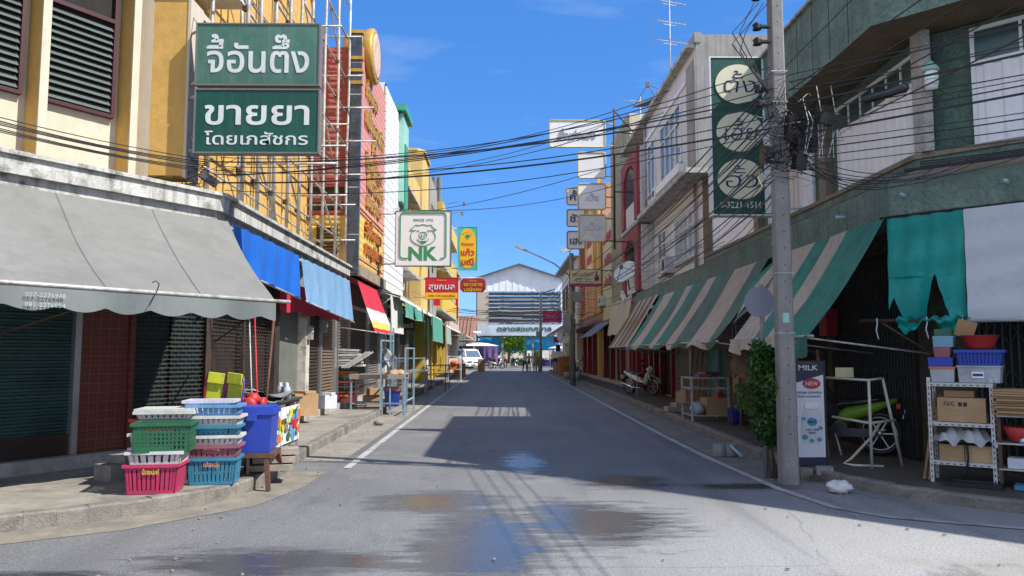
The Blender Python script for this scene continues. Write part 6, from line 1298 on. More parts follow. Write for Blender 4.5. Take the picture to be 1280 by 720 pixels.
sb('plastic_box', 'wide cloudy plastic box with a paper tag on the shelf top', 'box', .3, .72, 1.147, 1.32, [PL['clear'], M['signwhite'], PL['dblue']], d0=-.36, extra=lambda b: (b.box(.29, .73, -.37, -.01, 1.321, 1.34, 0), b.box(.44, .56, -.019, -.014, 1.2, 1.27, 1), b.box(.45, .55, -.0139, -.012, 1.22, 1.25, 2)), tap=.94)
b_, r_ = crate_geo(.46, .32, .17, 12, rows=2); t2 = thing('blue_basket', 'royal blue lattice basket on the wide cloudy box', 'basket', (0, 0, 0)); b_.build('basket', PL['blue'], t2); r_.build('rim', PL['blue'], t2)
c0 = Vector(SO_)+Vector((su[0], su[1], 0))*.52+Vector((sn[0], sn[1], 0))*(-.19); place(t2, (c0.x, c0.y, .12+1.345), math.atan2(su[1], su[0]))
b = MB(); b.lathe([(.11, 0), (.13, .02), (.19, .16), (.2, .165), (.185, .165), (.12, .03), (.0, .02)], (c0.x, c0.y, 1.64), 'z', 24); single(b, 'red_bowl', PL['red'], 'large red plastic bowl on the blue lattice basket', 'bowl')
b = MB(); b.rbox((c0.x-.1, c0.y+.1, 1.88), (.2, .02, .2), -.5, .3, .3); single(b, 'cardboard_flap', M['cardboard'], 'tilted piece of cardboard standing in the red bowl', 'cardboard')
sb('carton', 'brown CLC printed carton on the middle shelf', 'carton', .08, .56, .70, .97, [M['cardboard'], M['black']], d0=-.33, extra=lambda b: (b.text('CLC', Vector(SO_)+Vector((su[0], su[1], 0))*.19+Vector((sn[0], sn[1], 0))*(-.018)+Vector((0, 0, .89)), (su[0], su[1], 0), (0, 0, 1), .06, .1, .01, .002, 1), b.box(.28, .35, -.019, -.016, .89, .93, 1)) if False else None)
b = MB(); b.text('CLC', Vector(SO_)+Vector((su[0], su[1], 0))*.2+Vector((sn[0], sn[1], 0))*(-.017)+Vector((0, 0, .885)), (su[0], su[1], 0), (0, 0, 1), .06, .11, .012, .002)
for k in range(2): q = Vector(SO_)+Vector((su[0], su[1], 0))*(.31+k*.05)+Vector((sn[0], sn[1], 0))*(-.017)+Vector((0, 0, .9)); b.rbox(q, (.035, .003, .045), math.atan2(su[1], su[0]))
cl = b.build('carton_print', M['black'], bpy.data.objects['carton'])
sb('flat_carton', 'second carton lying behind above the CLC printed carton', 'carton', .14, .44, .975, 1.05, M['cardboard'], d0=-.34, d1=-.12)
sb('carton', 'tan carton on the left of the lowest shelf', 'carton', .08, .33, .255, .44, M['cardboard']); sb('carton', 'tan carton on the right of the lowest shelf', 'carton', .34, .60, .255, .44, mat('cardboard_pale', (.42, .29, .16), .9, .15, 3))
b = MB().frame(SO_, su, sn); rnd = random.Random(21)
b.sheet(26, 14, lambda u, v: (-.0+.66*u, -.36+.42*v, .45+.17*math.sin(math.pi*min(1, u*1.02))**.5*math.sin(math.pi*min(1, .15+v*.8))+.03*math.sin(u*17+v*5)+.022*math.sin(u*31-v*13))); single(b, 'grey_cloth_bundle', mat('grey_sheet_cloth', (.36, .36, .37), .8, .12, 4, .2, 20), 'crumpled grey plastic cloth bundled on the lower shelf', 'cloth', fix=False)
b = MB().frame(SO_, su, sn); b.tube([(.36, .02, .46), (.37, .03, .3), (.34, .03, .12), (.3, .02, .03)], .014, 5); single(b, 'black_strap', M['black'], 'black strap hanging over the lowest shelf cartons', 'strap')
b = MB().frame(SO_, su, sn); b.box(.14, .7, -.2, .2, .004, .05); b.box(.2, .6, -.1, .1, .05, .07); single(b, 'black_tray', M['black'], 'flat black tray on the ground under the slotted shelf', 'tray')
for k, (a, lb) in enumerate(((-.1, 'plank'), (-.05, 'plank'))): b = MB().frame(SO_, su, sn); b.tube([(a, -.1, .01), (a+.12, -.35, 1.0)], .02, 4); single(b, 'thin_plank', M['wood'], 'thin plank leaning on the left of the slotted shelf', 'plank', 'planks leaning on the slotted shelf')
# second low shelf at the frame edge with folded cardboard
t = thing('low_steel_shelf', 'low steel shelf right of the slotted shelf under folded cardboard', 'shelf', (5.6, 8.5, .12))
for a in (.68, 1.5):
    for d in (0, -.4): b = MB().frame(SO_, su, sn); b.box(a-.015, a+.015, d-.015, d+.015, .005, .8); b.build('leg', M['rust'], t)
for z in (.2, .48, .78): b = MB().frame(SO_, su, sn); b.box(.66, 1.52, -.42, .02, z, z+.015); b.build('shelf_board', M['steel'], t)
b = MB().frame(SO_, su, sn); rnd = random.Random(8)
for k in range(11): o = rnd.uniform(-.03, .03); b.box(.64+o, 1.4+o*2, -.4+o, .05+o, .80+k*.026, .815+k*.026+.006)
single(b, 'folded_cardboard_pile', M['cardboard'], 'pile of flattened brown cardboard on the low steel shelf', 'cardboard')
b = MB(); q = Vector(SO_)+Vector((su[0], su[1], 0))*.88+Vector((sn[0], sn[1], 0))*(-.15); b.lathe([(.1, 0), (.12, .02), (.2, .17), (.185, .17), (.11, .03), (.0, .02)], (q.x, q.y, .62), 'z', 20); single(b, 'red_bowl', PL['red'], 'dark red bowl on the low steel shelf under the cardboard', 'bowl')
sb('white_bag', 'white bag of goods on the bottom of the low steel shelf', 'bag', .74, 1.0, .22, .33, M['whiteplastic'], d0=-.25); sb('blue_carton', 'blue and white carton on the low steel shelf', 'carton', .86, 1.1, .5, .61, [PL['lblue'], M['signwhite']], d0=-.3, extra=lambda b: b.box(.88, 1.0, -.019, -.015, .52, .6, 1)); sb('teal_tray', 'teal plastic tray on the ground below the low shelf', 'tray', .8, 1.1, .01, .06, PL['tealb'], d0=-.1, d1=.12)

# cart, boxes, drums and doors farther along the right pavement
t = rack('steel trolley table with a carton on its lower shelf under the striped awning', 4.55, 17.3, .8, .9, .95, M['steel'], (.12, .7, .93), z=.125, name='trolley')
b = MB(); b.rbox((4.7, 17.1, .43), (.5, .4, .38), .15); single(b, 'carton', M['cardboard'], 'brown carton on the lower shelf of the steel trolley', 'carton')
b = MB(); b.blob((4.3, 17.0, .38), (.16, .2, .16), 12, 8, jit=.12); single(b, 'clear_bag', PL['clear'], 'lumpy clear bag beside the carton on the trolley', 'bag')
b = MB(); b.rbox((4.8, 17.1, .66), (.16, .2, .1), .4); single(b, 'red_packet', PL['red'], 'red packet lying on the carton of the trolley', 'packet')
b = MB(); b.rbox((4.5, 17.2, 1.1), (.3, .3, .06), .1); b.rbox((4.7, 17.5, 1.13), (.4, .3, .1), .4); single(b, 'food_tray', PL['maroon'], 'maroon tray on top of the steel trolley', 'tray')
for k, (y, z, lb) in enumerate(((15.4, 1.35, 'round wooden drum high under the striped awning'), (15.3, .95, 'round wooden drum just below the highest drum'))):
    b = MB(); b.lathe([(.0, 0), (.26, 0), (.28, .04), (.28, .3), (.26, .34), (.0, .34)], (4.95, y, z), 'y', 20); single(b, 'wooden_drum', M['wood'], lb, 'drum')
t = rack('dark rack holding the round wooden drums', 5.1, 15.5, .8, .6, 1.0, M['rust'], (.4, .8), z=.125, name='drum_rack', board=M['rust'])
b = MB(); b.lathe([(.13, 0), (.17, .32), (.175, .33), (.16, .33), (.12, .03), (.0, .02)], (4.9, 16.2, .125), 'z', 18); single(b, 'blue_bucket', PL['blue'], 'royal blue bucket on the pavement beside the trolley', 'bucket')
for k in range(4):
    b = MB(); b.tube([(4.75+.13*k, 19.6+.1*k, .125), (4.95+.14*k, 19.9, 1.6+.06*k)], .03, 4); single(b, 'timber_post', M['wood'], 'dark timber post leaning in the row beyond the trolley', 'timber', 'timber posts leaning beyond the trolley')
b = MB(); b.sheet(10, 8, lambda u, v: (4.9+.5*u, 18.4+.12*math.sin(u*9), 1.7-1.2*v)); single(b, 'pale_green_plastic', mat('pale_green_film', (.25, .4, .33), .4, .2, 3, .1, transl=.3), 'pale green plastic sheet hung beyond the trolley', 'plastic sheet', fix=False)
b = MB(); b.rbox((4.5, 19.6, .2), (.7, .35, .12), .1); b.rbox((4.6, 19.7, .3), (.5, .3, .1), .3); single(b, 'plank_step', M['greywood'], 'low step of rough planks at the foot of the timber posts', 'planks')
b = MB()
for y in (26.0, 24.8): b.tube([(4.35, y, .13), (4.35, y, .95), (4.55, y+.1, .98)], .018, 5)
single(b, 'rail_frame', M['steel'], 'thin steel rail frame standing behind the white motorbike', 'rail')
for k, (x, y, s_, m, lb, nm) in enumerate(((4.1, 42, .5, PL['grey'], 'grey bucket at the kerb by the second pole', 'bucket'), (3.75, 44, .45, M['concpole'], 'cement pot at the kerb by the second pole', 'pot'), (4.35, 46, .4, PL['white'], 'white bucket behind the cement pot', 'bucket'))):
    b = MB(); b.lathe([(s_*.35, 0), (s_*.5, s_*.9), (s_*.45, s_*.9), (s_*.3, s_*.1), (0, s_*.1)], (x, y, .125), 'z', 14); single(b, nm, m, lb, nm)
b = MB(); b.rbox((4.3, 52, .75), (.9, .6, 1.25)); single(b, 'orange_cabinet', mat('orange_brown_board', (.36, .12, .04), .6, .15, 3), 'orange brown cabinet on the far right pavement', 'cabinet')
b = MB(); leaves(b, (4.2, 46.5, .75), (.35, .35, .3), 160, .16, random.Random(5)); single(b, 'potted_plant', M['leafb'], 'bright green plant standing near the cement pot', 'plant', fix=False)
b = MB(); b.rbox((4.25, 58, 1.5), (.9, .06, .5)); single(b, 'white_board', M['signwhite'], 'white board hanging under the far right tile canopy', 'board')
b = MB(); b.sheet(20, 2, lambda u, v: (3.8+1.4*u, 56.5, 2.75-.35*v-.05*abs(math.sin(u*20))*v)); single(b, 'red_white_valance', M['redcloth'], 'red and white scalloped valance under the far right tile canopy', 'cloth', fix=False)
t = thing('market_stall', 'dark cluttered stall on the far right pavement under the canopy', 'stall', (4.8, 60, .12)); b = MB(); b.box(4.2, 5.2, 58.5, 63, .12, .9); b.build('counter', M['wood'], t); b = MB()
for k in range(14): b.rbox((4.3+.8*random.random(), 58.7+.3*k, 1.05+.1*(k % 3)), (.3, .3, .35), k)
b.build('goods', PL['dblue'], t); b = MB()
for k in range(8): b.rbox((4.25+.05*k, 58.6+.55*k, 1.9), (.12, .3, .7), k*.3)
b.build('hanging_goods', M['blackcloth'], t)

# ------------------------------------------------------------------ motorbikes, vans, people
def motorbike(label, loc, rz, mb, mseat=M['blackenamel'], plate=None, box=False):
    t = thing('motorbike', label, 'motorbike', (0, 0, 0))
    for x in (-.6, .62):
        b = MB(); pr = [(.275+.045*math.cos(a*.7854), .045*math.sin(a*.7854)) for a in range(8)]; pr.append(pr[0]); b.lathe(pr, (x, 0, .32), 'y', 26, cap=False); w_ = b.build('wheel', M['black'], t)
        b = MB(); pr = [(.225, -.03), (.24, -.03), (.24, .03), (.225, .03), (.225, -.03)]; b.lathe(pr, (x, 0, .32), 'y', 22, cap=False)
        for k in range(6): a = k*math.pi/3; b.tube([(x, 0, .32), (x+.23*math.cos(a), 0, .32+.23*math.sin(a))], .012, 4)
        b.lathe([(.05, -.05), (.05, .05)], (x, 0, .32), 'y', 10); b.build('rim', M['alu'], w_)
    for s_ in (-1, 1): b = MB(); b.tube([(.62, s_*.08, .32), (.5, s_*.08, .66), (.43, s_*.07, .86)], .024, 7); b.build('fork', M['chrome'], t)
    b = MB(); b.tube([(.44, -.33, 1.02), (.46, -.2, 1.0), (.44, 0, .95), (.46, .2, 1.0), (.44, .33, 1.02)], .018, 7); b.tube([(.43, -.38, 1.02), (.44, -.26, 1.02)], .026, 7); b.tube([(.44, .26, 1.02), (.43, .38, 1.02)], .026, 7); b.build('handlebar', M['black'], t)
    for s_ in (-1, 1): b = MB(); b.tube([(.45, s_*.24, 1.02), (.42, s_*.3, 1.18)], .008, 5); b.rbox((.42, s_*.32, 1.2), (.02, .1, .07)); b.build('mirror', M['black'], t)
    def shell(pts, wds, m, name):      # closed shell along a spine: (x, z, half height), half widths
        b = MB(); vs = []; n = 8
        for (x, z, h), w_ in zip(pts, wds):
            for j in range(n): a = 2*math.pi*j/n; vs.append((x, w_*math.cos(a), z+h*math.sin(a)))
        k = len(pts); b.add(vs, [(i*n+j, i*n+(j+1) % n, (i+1)*n+(j+1) % n, (i+1)*n+j) for i in range(k-1) for j in range(n)]+[tuple(range(n)), tuple(range((k-1)*n, k*n))], 0, True); return b.build(name, m, t)
    shell([(.36, .88, .02), (.4, .92, .09), (.5, .93, .11), (.56, .9, .07)], [.05, .13, .12, .06], mb, 'front_cowl')
    b = MB(); b.blob((.56, 0, .92), (.05, .08, .06), 10, 6); b.build('headlight', M['lamp_clear'], t)
    for s_ in (-1, 1): b = MB(); b.blob((.54, s_*.12, .9), (.03, .03, .025), 8, 5); b.build('indicator', M['lamp_orange'], t)
    shell([(.47, .82, .06), (.4, .66, .16), (.32, .5, .14), (.3, .38, .05)], [.1, .2, .2, .12], mb, 'leg_shield')
    shell([(.32, .46, .07), (.1, .42, .08), (-.1, .5, .09)], [.06, .07, .09], mb, 'step_frame')
    shell([(.0, .5, .1), (-.2, .58, .13), (-.5, .68, .1), (-.85, .8, .04)], [.09, .13, .13, .05], mb, 'rear_body')
    shell([(.06, .66, .04), (-.1, .73, .06), (-.4, .77, .06), (-.72, .83, .05)], [.07, .13, .13, .1], mseat, 'seat')
    b = MB(); b.rbox((.0, 0, .36), (.36, .2, .2)); b.rbox((.16, 0, .33), (.2, .26, .14)); b.rbox((-.3, .1, .33), (.5, .08, .12)); b.build('engine', M['blackenamel'], t)
    b = MB(); b.tube([(.1, -.13, .26), (-.3, -.16, .26), (-.4, -.16, .3), (-.82, -.17, .4)], [.02, .025, .05, .05], 8); b.build('exhaust', M['chrome'], t)
    b = MB(); pts = [(.62+.35*math.cos(a), .32+.35*math.sin(a)) for a in [R(20+14*k) for k in range(10)]]; b.add([(x, y, z) for x, z in pts for y in (-.06, .06)], [(2*i, 2*i+1, 2*i+3, 2*i+2) for i in range(9)], 0, True)
    b.build('front_mudguard', mb, t)
    b = MB(); pts = [(-.6+.36*math.cos(a), .32+.36*math.sin(a)) for a in [R(50+14*k) for k in range(9)]]; b.add([(x, y, z) for x, z in pts for y in (-.07, .07)], [(2*i, 2*i+1, 2*i+3, 2*i+2) for i in range(8)], 0, True); b.build('rear_mudguard', M['blackenamel'], t)
    b = MB(); b.rbox((-.86, 0, .72), (.05, .16, .07)); b.build('tail_light', M['lamp_red'], t)
    b = MB(); b.tube([(-.02, .1, .3), (-.1, .25, .01)], .015, 5); b.build('side_stand', M['steel'], t)
    b = MB(); b.rbox((-.93, 0, .62), (.012, .22, .16), 0, 0, -.3, 0)
    if plate:
        O_ = Vector((-.94, 0, .64)); uq = Vector((0, -1, 0)); up = Vector((-.295, 0, .955)) if False else Vector((.295, 0, .955)); b.text(plate[0], O_+Vector((-.012, 0, 0)), uq, up, .05, .12, .004, .003, 1); b.text(plate[1], O_+up*-.07+Vector((-.012, 0, 0)), uq, up, .06, .16, .004, .003, 1)
    b.build('number_plate', [M['signwhite'], M['black']], t)
    if box: b = MB(); b.rbox((-.7, 0, 1.0), (.36, .4, .3)); b.build('top_box', M['blackenamel'], t)
    return place(t, loc, rz)
motorbike('white and black motorbike leaning on its stand on the right pavement', (4.95, 27.4, .125), math.atan2(-.85, .55), M['whiteenamel'])
motorbike('lime green and black motorbike with a plate behind the welded rack', (4.93, 11.45, .125), math.atan2(.45, -.85), mat('lime_enamel', (.14, .26, .02), .3, .1, 3, 0), plate=('1กร', '7749'))
motorbike('white and black motorbike parked across the end of the street', (-.55, 80.5, 0), R(-8), M['whiteenamel'], box=True)
motorbike('black motorbike facing the camera inside the market entrance', (1.6, 86.0, .1), R(-100), M['blackenamel'])
motorbike('dark motorbike standing against the far right shops', (4.75, 49.5, .125), R(-75), M['whiteenamel'])
b = MB(); b.blob((4.75, 11.55, .95), (.22, .16, .22), 14, 9, jit=.06); b.blob((4.85, 11.45, .72), (.18, .14, .2), 12, 8, jit=.08); single(b, 'black_bag', M['blackcloth'], 'black bag hung over the lime green motorbike handlebar', 'bag')

def van(label, loc, rz):
    t = thing('white_van', label, 'van', (0, 0, 0)); W_ = .85
    prof = [(-2.3, .35), (-2.35, .8), (-2.28, 1.75), (-2.15, 1.98), (.6, 2.02), (1.15, 1.9), (1.75, 1.18), (2.25, 1.0), (2.38, .75), (2.38, .35)]
    def yk(z): return W_*(1 if z < 1.05 else 1-.16*(z-1.05))
    b = MB(); n = len(prof); vs = [(x, yk(z), z) for x, z in prof]+[(x, -yk(z), z) for x, z in prof]
    b.add(vs, [tuple(range(n)), tuple(reversed(range(n, 2*n)))]+[(i, n+i, n+(i+1) % n, (i+1) % n) for i in range(n)]); b.build('body', M['whiteenamel'], t)
    for s_ in (-1, 1):
        for pts in ([(-2.1, 1.2), (-2.08, 1.75), (-1.0, 1.78), (-1.0, 1.2)], [(-.9, 1.2), (-.9, 1.78), (.25, 1.8), (.25, 1.2)], [(.35, 1.15), (.35, 1.8), (.75, 1.78), (1.45, 1.15)]):
            b = MB(); b.add([(x, s_*(yk(z)+.006), z) for x, z in pts], [tuple(range(4))]); b.build('side_window', M['glassd'], t)
        b = MB(); b.rbox((1.35, s_*(W_+.1), 1.2), (.08, .16, .2)); b.build('door_mirror', M['whiteenamel'], t)
        b = MB(); b.rbox((2.36, s_*.62, .82), (.12, .34, .2)); b.build('headlight', M['lamp_clear'], t)
        for x in (-1.45, 1.5):
            b = MB(); pr = [(.2, -.09), (.31, -.09), (.33, -.06), (.33, .06), (.31, .09), (.2, .09)]; b.lathe(pr, (x, s_*.76, .33), 'y', 22); w_ = b.build('wheel', M['black'], t); b = MB(); b.lathe([(.0, 0), (.19, 0), (.2, .015)], (x, s_*.855, .33), 'y', 16); b.build('hub', M['alu'], w_)
    b = MB(); P_ = [(1.19, 1.85), (1.72, 1.22)]; b.add([(P_[0][0]+.015, -.66, P_[0][1]), (P_[0][0]+.015, .66, P_[0][1]), (P_[1][0]+.015, .76, P_[1][1]), (P_[1][0]+.015, -.76, P_[1][1])], [(0, 1, 2, 3)]); b.build('windscreen', M['glassb'], t)
    b = MB(); b.rbox((2.4, 0, .78), (.04, .9, .14)); b.build('grille', M['black'], t); b = MB(); b.rbox((2.4, 0, .45), (.12, 1.66, .22)); b.build('bumper', M['greysh'], t); b = MB(); b.rbox((2.47, 0, .48), (.01, .4, .14)); b.build('number_plate', M['signwhite'], t)
    return place(t, loc, rz)
van('white van facing down the street, right of the two parked vans', (-3.5, 76.5, 0), R(-62)); van('white van seen from its side, left of the two parked vans', (-5.2, 73.5, 0), R(-25))

def person(label, loc, rz, shirt, legs, pose='stand', h=1.66, hairm=None, hat=None):
    k = h/1.7; hip = .92; v = []; e = []; r = []
    def j(p, rad, par=None):
        v.append(Vector(p)*k); r.append(rad*k)
        if par is not None: e.append((par, len(v)-1))
        return len(v)-1
    pel = j((0, 0, hip), .14); wa = j((0, 0, 1.08), .125, pel); ch = j((0, .01, 1.28), .155, wa); nk = j((0, .01, 1.45), .06, ch); hd0 = j((0, 0, 1.53), .075, nk); hd = j((0, -.01, 1.62), .095, hd0); j((0, 0, 1.69), .06, hd)
    st = .16 if pose == 'walk' else .02
    for s_ in (-1, 1):
        hj = j((s_*.09, 0, hip-.06), .10, pel); kn = j((s_*.1, -s_*st*.6-.01, .5), .066, hj); an = j((s_*.1, -s_*st+.02*(pose == 'walk'), .09), .042, kn); j((s_*.11, -s_*st-.12, .04), .036, an)
        sh = j((s_*.19, .01, 1.39), .062, ch)
        if pose == 'hold' or (pose == 'point' and s_ < 0): el = j((s_*.24, -.04, 1.12), .046, sh); ha = j((s_*.14, -.28, 1.16), .034, el)
        else: el = j((s_*.25, .02+s_*st*.3, 1.12), .046, sh); ha = j((s_*.26, -.05+s_*st*.7, .87), .034, el)
        j(v[ha]/k+Vector((0, -.03, -.08)), .03, ha)
    me = bpy.data.meshes.new('person'); me.from_pydata(v, e, []); o = bpy.data.objects.new('tmp', me); COL.objects.link(o)
    md = o.modifiers.new('s', 'SKIN'); me.skin_vertices[0].data[0].use_root = True
    for i, q in enumerate(r): me.skin_vertices[0].data[i].radius = (q, q)
    o.modifiers.new('d', 'SUBSURF').levels = 2
    dg = bpy.context.evaluated_depsgraph_get(); dg.update(); m2 = bpy.data.meshes.new_from_object(o.evaluated_get(dg)); bpy.data.objects.remove(o)
    m2.name = 'person'
    for q in (M['skin'], shirt, legs, hairm or M['hair'], M['blackcloth']): m2.materials.append(q)
    for p in m2.polygons:
        c = p.center/k; arm = abs(c.x) > .2 and c.z < 1.4
        p.use_smooth = True
        p.material_index = 4 if c.z < .1 else 2 if c.z < .95 and abs(c.x) < .2 else (0 if (arm and (c.z < 1.22 or c.y < -.12)) or (c.y < -.15 and c.z < 1.3) else 1) if c.z < 1.44 else 3 if c.z > 1.64 or (c.z > 1.52 and c.y > .03) else 0
    ob = bpy.data.objects.new('person', m2); COL.objects.link(ob); ob['label'] = LBL(label); ob['category'] = 'person'; ob.location = loc; ob.rotation_euler = (0, 0, rz); ORG[ob.name] = Vector(loc)
    b = MB(); b.blob((0, -.105*k, 1.6*k), (.014, .016, .02), 6, 4); 
    for s_ in (-1, 1): b.blob((s_*.035*k, -.092*k, 1.63*k), (.012, .008, .008), 6, 4, 1); b.blob((s_*.095*k, 0, 1.6*k), (.012, .02, .03), 6, 4)
    b.rbox((0, -.096*k, 1.555*k), (.045, .008, .008), m=1)
    me = bpy.data.meshes.new('face'); me.from_pydata(b.v, [], b.f); me.materials.append(M['skin']); me.materials.append(M['hair']); me.polygons.foreach_set('material_index', b.m); fo = bpy.data.objects.new('face', me); COL.objects.link(fo); fo.parent = ob
    return ob
person('person in a white shirt and dark trousers walking with a group by the far pole', (2.0, 66.2, 0), R(60), M['wshirt'], M['blackcloth'], 'walk', 1.7)
person('person in khaki uniform walking at the right of the group by the far pole', (2.75, 63.8, 0), R(170), M['khaki'], M['khaki'], 'walk', 1.68)
person('second person in khaki uniform standing close behind the group', (3.1, 66.5, 0), R(20), M['khaki'], M['khaki'], 'stand', 1.66)
person('person in dark clothes half hidden behind the white shirted person', (2.4, 67.6, 0), R(-20), M['khaki'], M['blackcloth'], 'stand', 1.62)
person('person in a tan vest holding something beside the parked motorcycle', (.42, 82.5, 0), R(10), M['tanshirt'], M['blackcloth'], 'hold', 1.7)
person('person in a yellow shirt standing at the far right stalls', (5.0, 76, 0.1), R(-40), M['yshirt'], M['blackcloth'], 'hold', 1.66)
person('person in dark clothes standing behind the parked white motorcycle', (-.75, 81.6, 0), R(0), mat('plum_shirt', (.12, .08, .13), .9), M['blackcloth'], 'hold', 1.6)
# ------------------------------------------------------------------ poles, cables, aerials
PX, PY = 3.55, 9.62
t = thing('utility_pole', 'tall square concrete utility pole with cable clamps beside the shrub', 'utility pole', (PX, PY, 0))
b = MB(); zs = [0, 2, 4, 6, 8, 9.4]; ws = [.104, .097, .09, .083, .076, .072]; vs = []
for z, w_ in zip(zs, ws):
    c = .02
    vs += [(PX+x, PY+y, z) for x, y in ((-w_+c, -w_), (w_-c, -w_), (w_, -w_+c), (w_, w_-c), (w_-c, w_), (-w_+c, w_), (-w_, w_-c), (-w_, -w_+c))]
b.add(vs, [(i*8+j, i*8+(j+1) % 8, (i+1)*8+(j+1) % 8, (i+1)*8+j) for i in range(5) for j in range(8)]+[tuple(range(40, 48))]); b.build('shaft', M['concpole'], t)
b = MB()
for k in range(40): z = .6+k*.21; w_ = .104-.0036*z; b.box(PX-.008, PX+.008, PY-w_-.0015, PY-w_+.004, z, z+.016)
b.build('bolt_hole', M['black'], t)
b = MB()
for z in (1.85, 2.6, 3.9, 4.35, 4.8, 5.2): b.tube([(PX-.1, PY-.1, z), (PX+.1, PY-.1, z), (PX+.1, PY+.1, z), (PX-.1, PY+.1, z)], .008, 4, closed=True)
b.build('strap', M['steel'], t)
for z in (4.78, 4.98, 5.6, 5.8, 6.2):
    b = MB(); b.box(PX-.3, PX-.1, PY-.09, PY-.03, z-.015, z+.015); b.lathe([(.03, -.05), (.06, -.04), (.035, -.01), (.06, .02), (.03, .05)], (PX-.26, PY-.06, z), 'z', 10); b.build('insulator', M['black'], t)
for x, y, z, s_ in ((.16, -.12, 4.45, (.22, .12, .3)), (.3, -.06, 4.25, (.3, .16, .18)), (.55, -.3, 4.5, (.4, .13, .13)), (.2, -.15, 4.0, (.16, .1, .2)), (-.2, -.13, 4.1, (.15, .1, .22))): b = MB(); b.rbox((PX+x, PY+y, z), s_, .3, .2, .15*x); b.build('junction_box', M['blackenamel'], t)
b = MB(); b.box(PX-.05, PX+.03, PY-.102, PY-.098, 1.98, 2.1); b.build('small_plate', M['greenpanel'], t)
rnd = random.Random(17)
def cable(pts, r, lab, group='overhead cables', m='cable', n=4): b = MB(); b.tube(pts, r, n); return single(b, 'cable', M[m], lab, 'cable', group, fix=False)
def cat_(a, c, sag, k=14): a, c = Vector(a), Vector(c); return [a.lerp(c, i/k)-Vector((0, 0, sag*4*(i/k)*(1-i/k))) for i in range(k+1)]
U_ = rnd.uniform
# across the street from the left tangle to the pole
for i, (z0, z1, sg, r) in enumerate(((4.45, 4.75, .22, .012), (4.35, 4.6, .3, .008), (4.3, 4.95, .25, .008), (4.2, 4.45, .2, .014), (4.62, 5.1, .35, .007), (4.5, 5.25, .4, .007), (4.15, 4.4, .32, .007), (4.4, 4.85, .16, .01))):
    cable(cat_((-4.35, 11.35+.1*i, z0), (PX-.12, PY-.1, z1), sg), r, 'black cable crossing the street from the left shophouse to the concrete pole', 'cables crossing the street')
# bundle along the left chamfer
for i in range(7):
    a = Vector((-4.35, 11.3, 4.28+.03*i)); c = Vector((-6.1, 8.3, 4.16+.028*i)); d = Vector((-11, 1.5, 4.5+.03*i))
    P_ = cat_(a, c, .05+.015*(i % 3), 8)+cat_(c, d, .1, 6)[1:]; cable(P_, .007+.002*(i % 2), 'black cable in the bundle along the left shophouse wall', 'cables along the left shophouse')
# down the street to the second pole and to the right facades
for i in range(13):
    z0 = 3.7+.13*i; cable(cat_((PX+U_(-.1, .15), PY+.1, z0), (3.53+U_(-.1, .1), 38.2, 4.1+.12*i), U_(.3, .8), 20), .009 if i % 3 else .012, 'black cable running down the street between the two poles', 'cables between the poles')
for i in range(8):
    cable(cat_((PX+.1, PY+.1, 3.8+.12*i), (5.1+U_(-.2, .4), 17+2.2*i, 3.95+.3*i), U_(.1, .5)), .007, 'thin black cable from the concrete pole to the right shophouses', 'cables to the right shophouses')
for i in range(5):
    cable(cat_((5.0, 15+i, 3.9+.1*i), (5.2, 36+i, 5.2+.4*i), U_(.3, .7)), .008, 'thin black cable running along the right shophouse fronts', 'cables along the right shophouses')
# towards the cross street on the right and over the camera's right
for i in range(13):
    cable(cat_((PX+.12, PY-.1, 3.95+.1*i), (15+U_(-.5, .5), .2+U_(-.6, .6), 4.2+.17*i), U_(.1, .45)), .015 if i in (4, 8) else .006+.0015*(i % 3), 'black cable leaving the concrete pole to the right along the green building', 'cables to the cross street')
for i in range(4):
    cable(cat_((PX+.1, PY-.12, 4.15+.26*i), (6.2+.5*i, -16, 5.2+.4*i), U_(.2, .6)), .007, 'black cable leaving the concrete pole toward the near side of the street', 'cables to the near side')
for i in range(9):
    a = Vector((PX+.1, PY-.1, 4.3-.05*i)); c = Vector((5.08+.14*i, 9.95-.15*i, 3.98+U_(-.1, .15))); cable(cat_(a, c, U_(.1, .5), 10), .006, 'thin loose cable drooping from the concrete pole to the green ledge', 'drooping cables')
cable(cat_((5.2, 9.7, 3.95), (9, 5.8, 3.98), .05)+[], .025, 'thick black cable bundle lying along the green ledge on the right', None)
for i in range(3): cable(cat_((5.35, 9.6, 3.98+.03*i), (9, 5.9, 4.3), .15), .012, 'black cable strung just above the green ledge on the right', 'cables above the green ledge')
# knots of spare cable on the pole
for i in range(26):
    c = Vector((PX+U_(-.3, .45), PY-.17+U_(-.08, .05), U_(3.85, 4.85))); R0 = U_(.06, .24); ph = U_(0, 6); P_ = []
    for k in range(13): a = ph+k*.6; q = R0*(1+.5*math.sin(k*1.7+i)); P_.append(c+Vector((q*math.cos(a)*1.3, .05*math.sin(k*2+i), q*math.sin(a)*.9)))
    cable(P_, U_(.003, .008), 'short black cable knotted in the tangle on the concrete pole', 'cable tangle on the pole')
for i in range(7):
    c = Vector((PX+.25+.06*i, PY-.2, 4.5)); cable([c+Vector((0, 0, U_(-.1, .5))), c+Vector((.05, -.03, 0)), c+Vector((U_(-.1, .1), .02, -.45))], .005, 'thin pale wire hanging in the tangle on the concrete pole', 'pale wires on the pole', 'letter')
for i in range(4):
    cable([(PX-.3+.06*i, PY-.1, 6.1), (PX-.5-.1*math.sin(i*2), PY-.1, 5.7), (PX-.3-.1*i, PY-.1, 5.25+.1*i), (PX-.15, PY-.1, 4.9)], .008, 'black cable looping beside the upper concrete pole', 'cable loops on the pole')
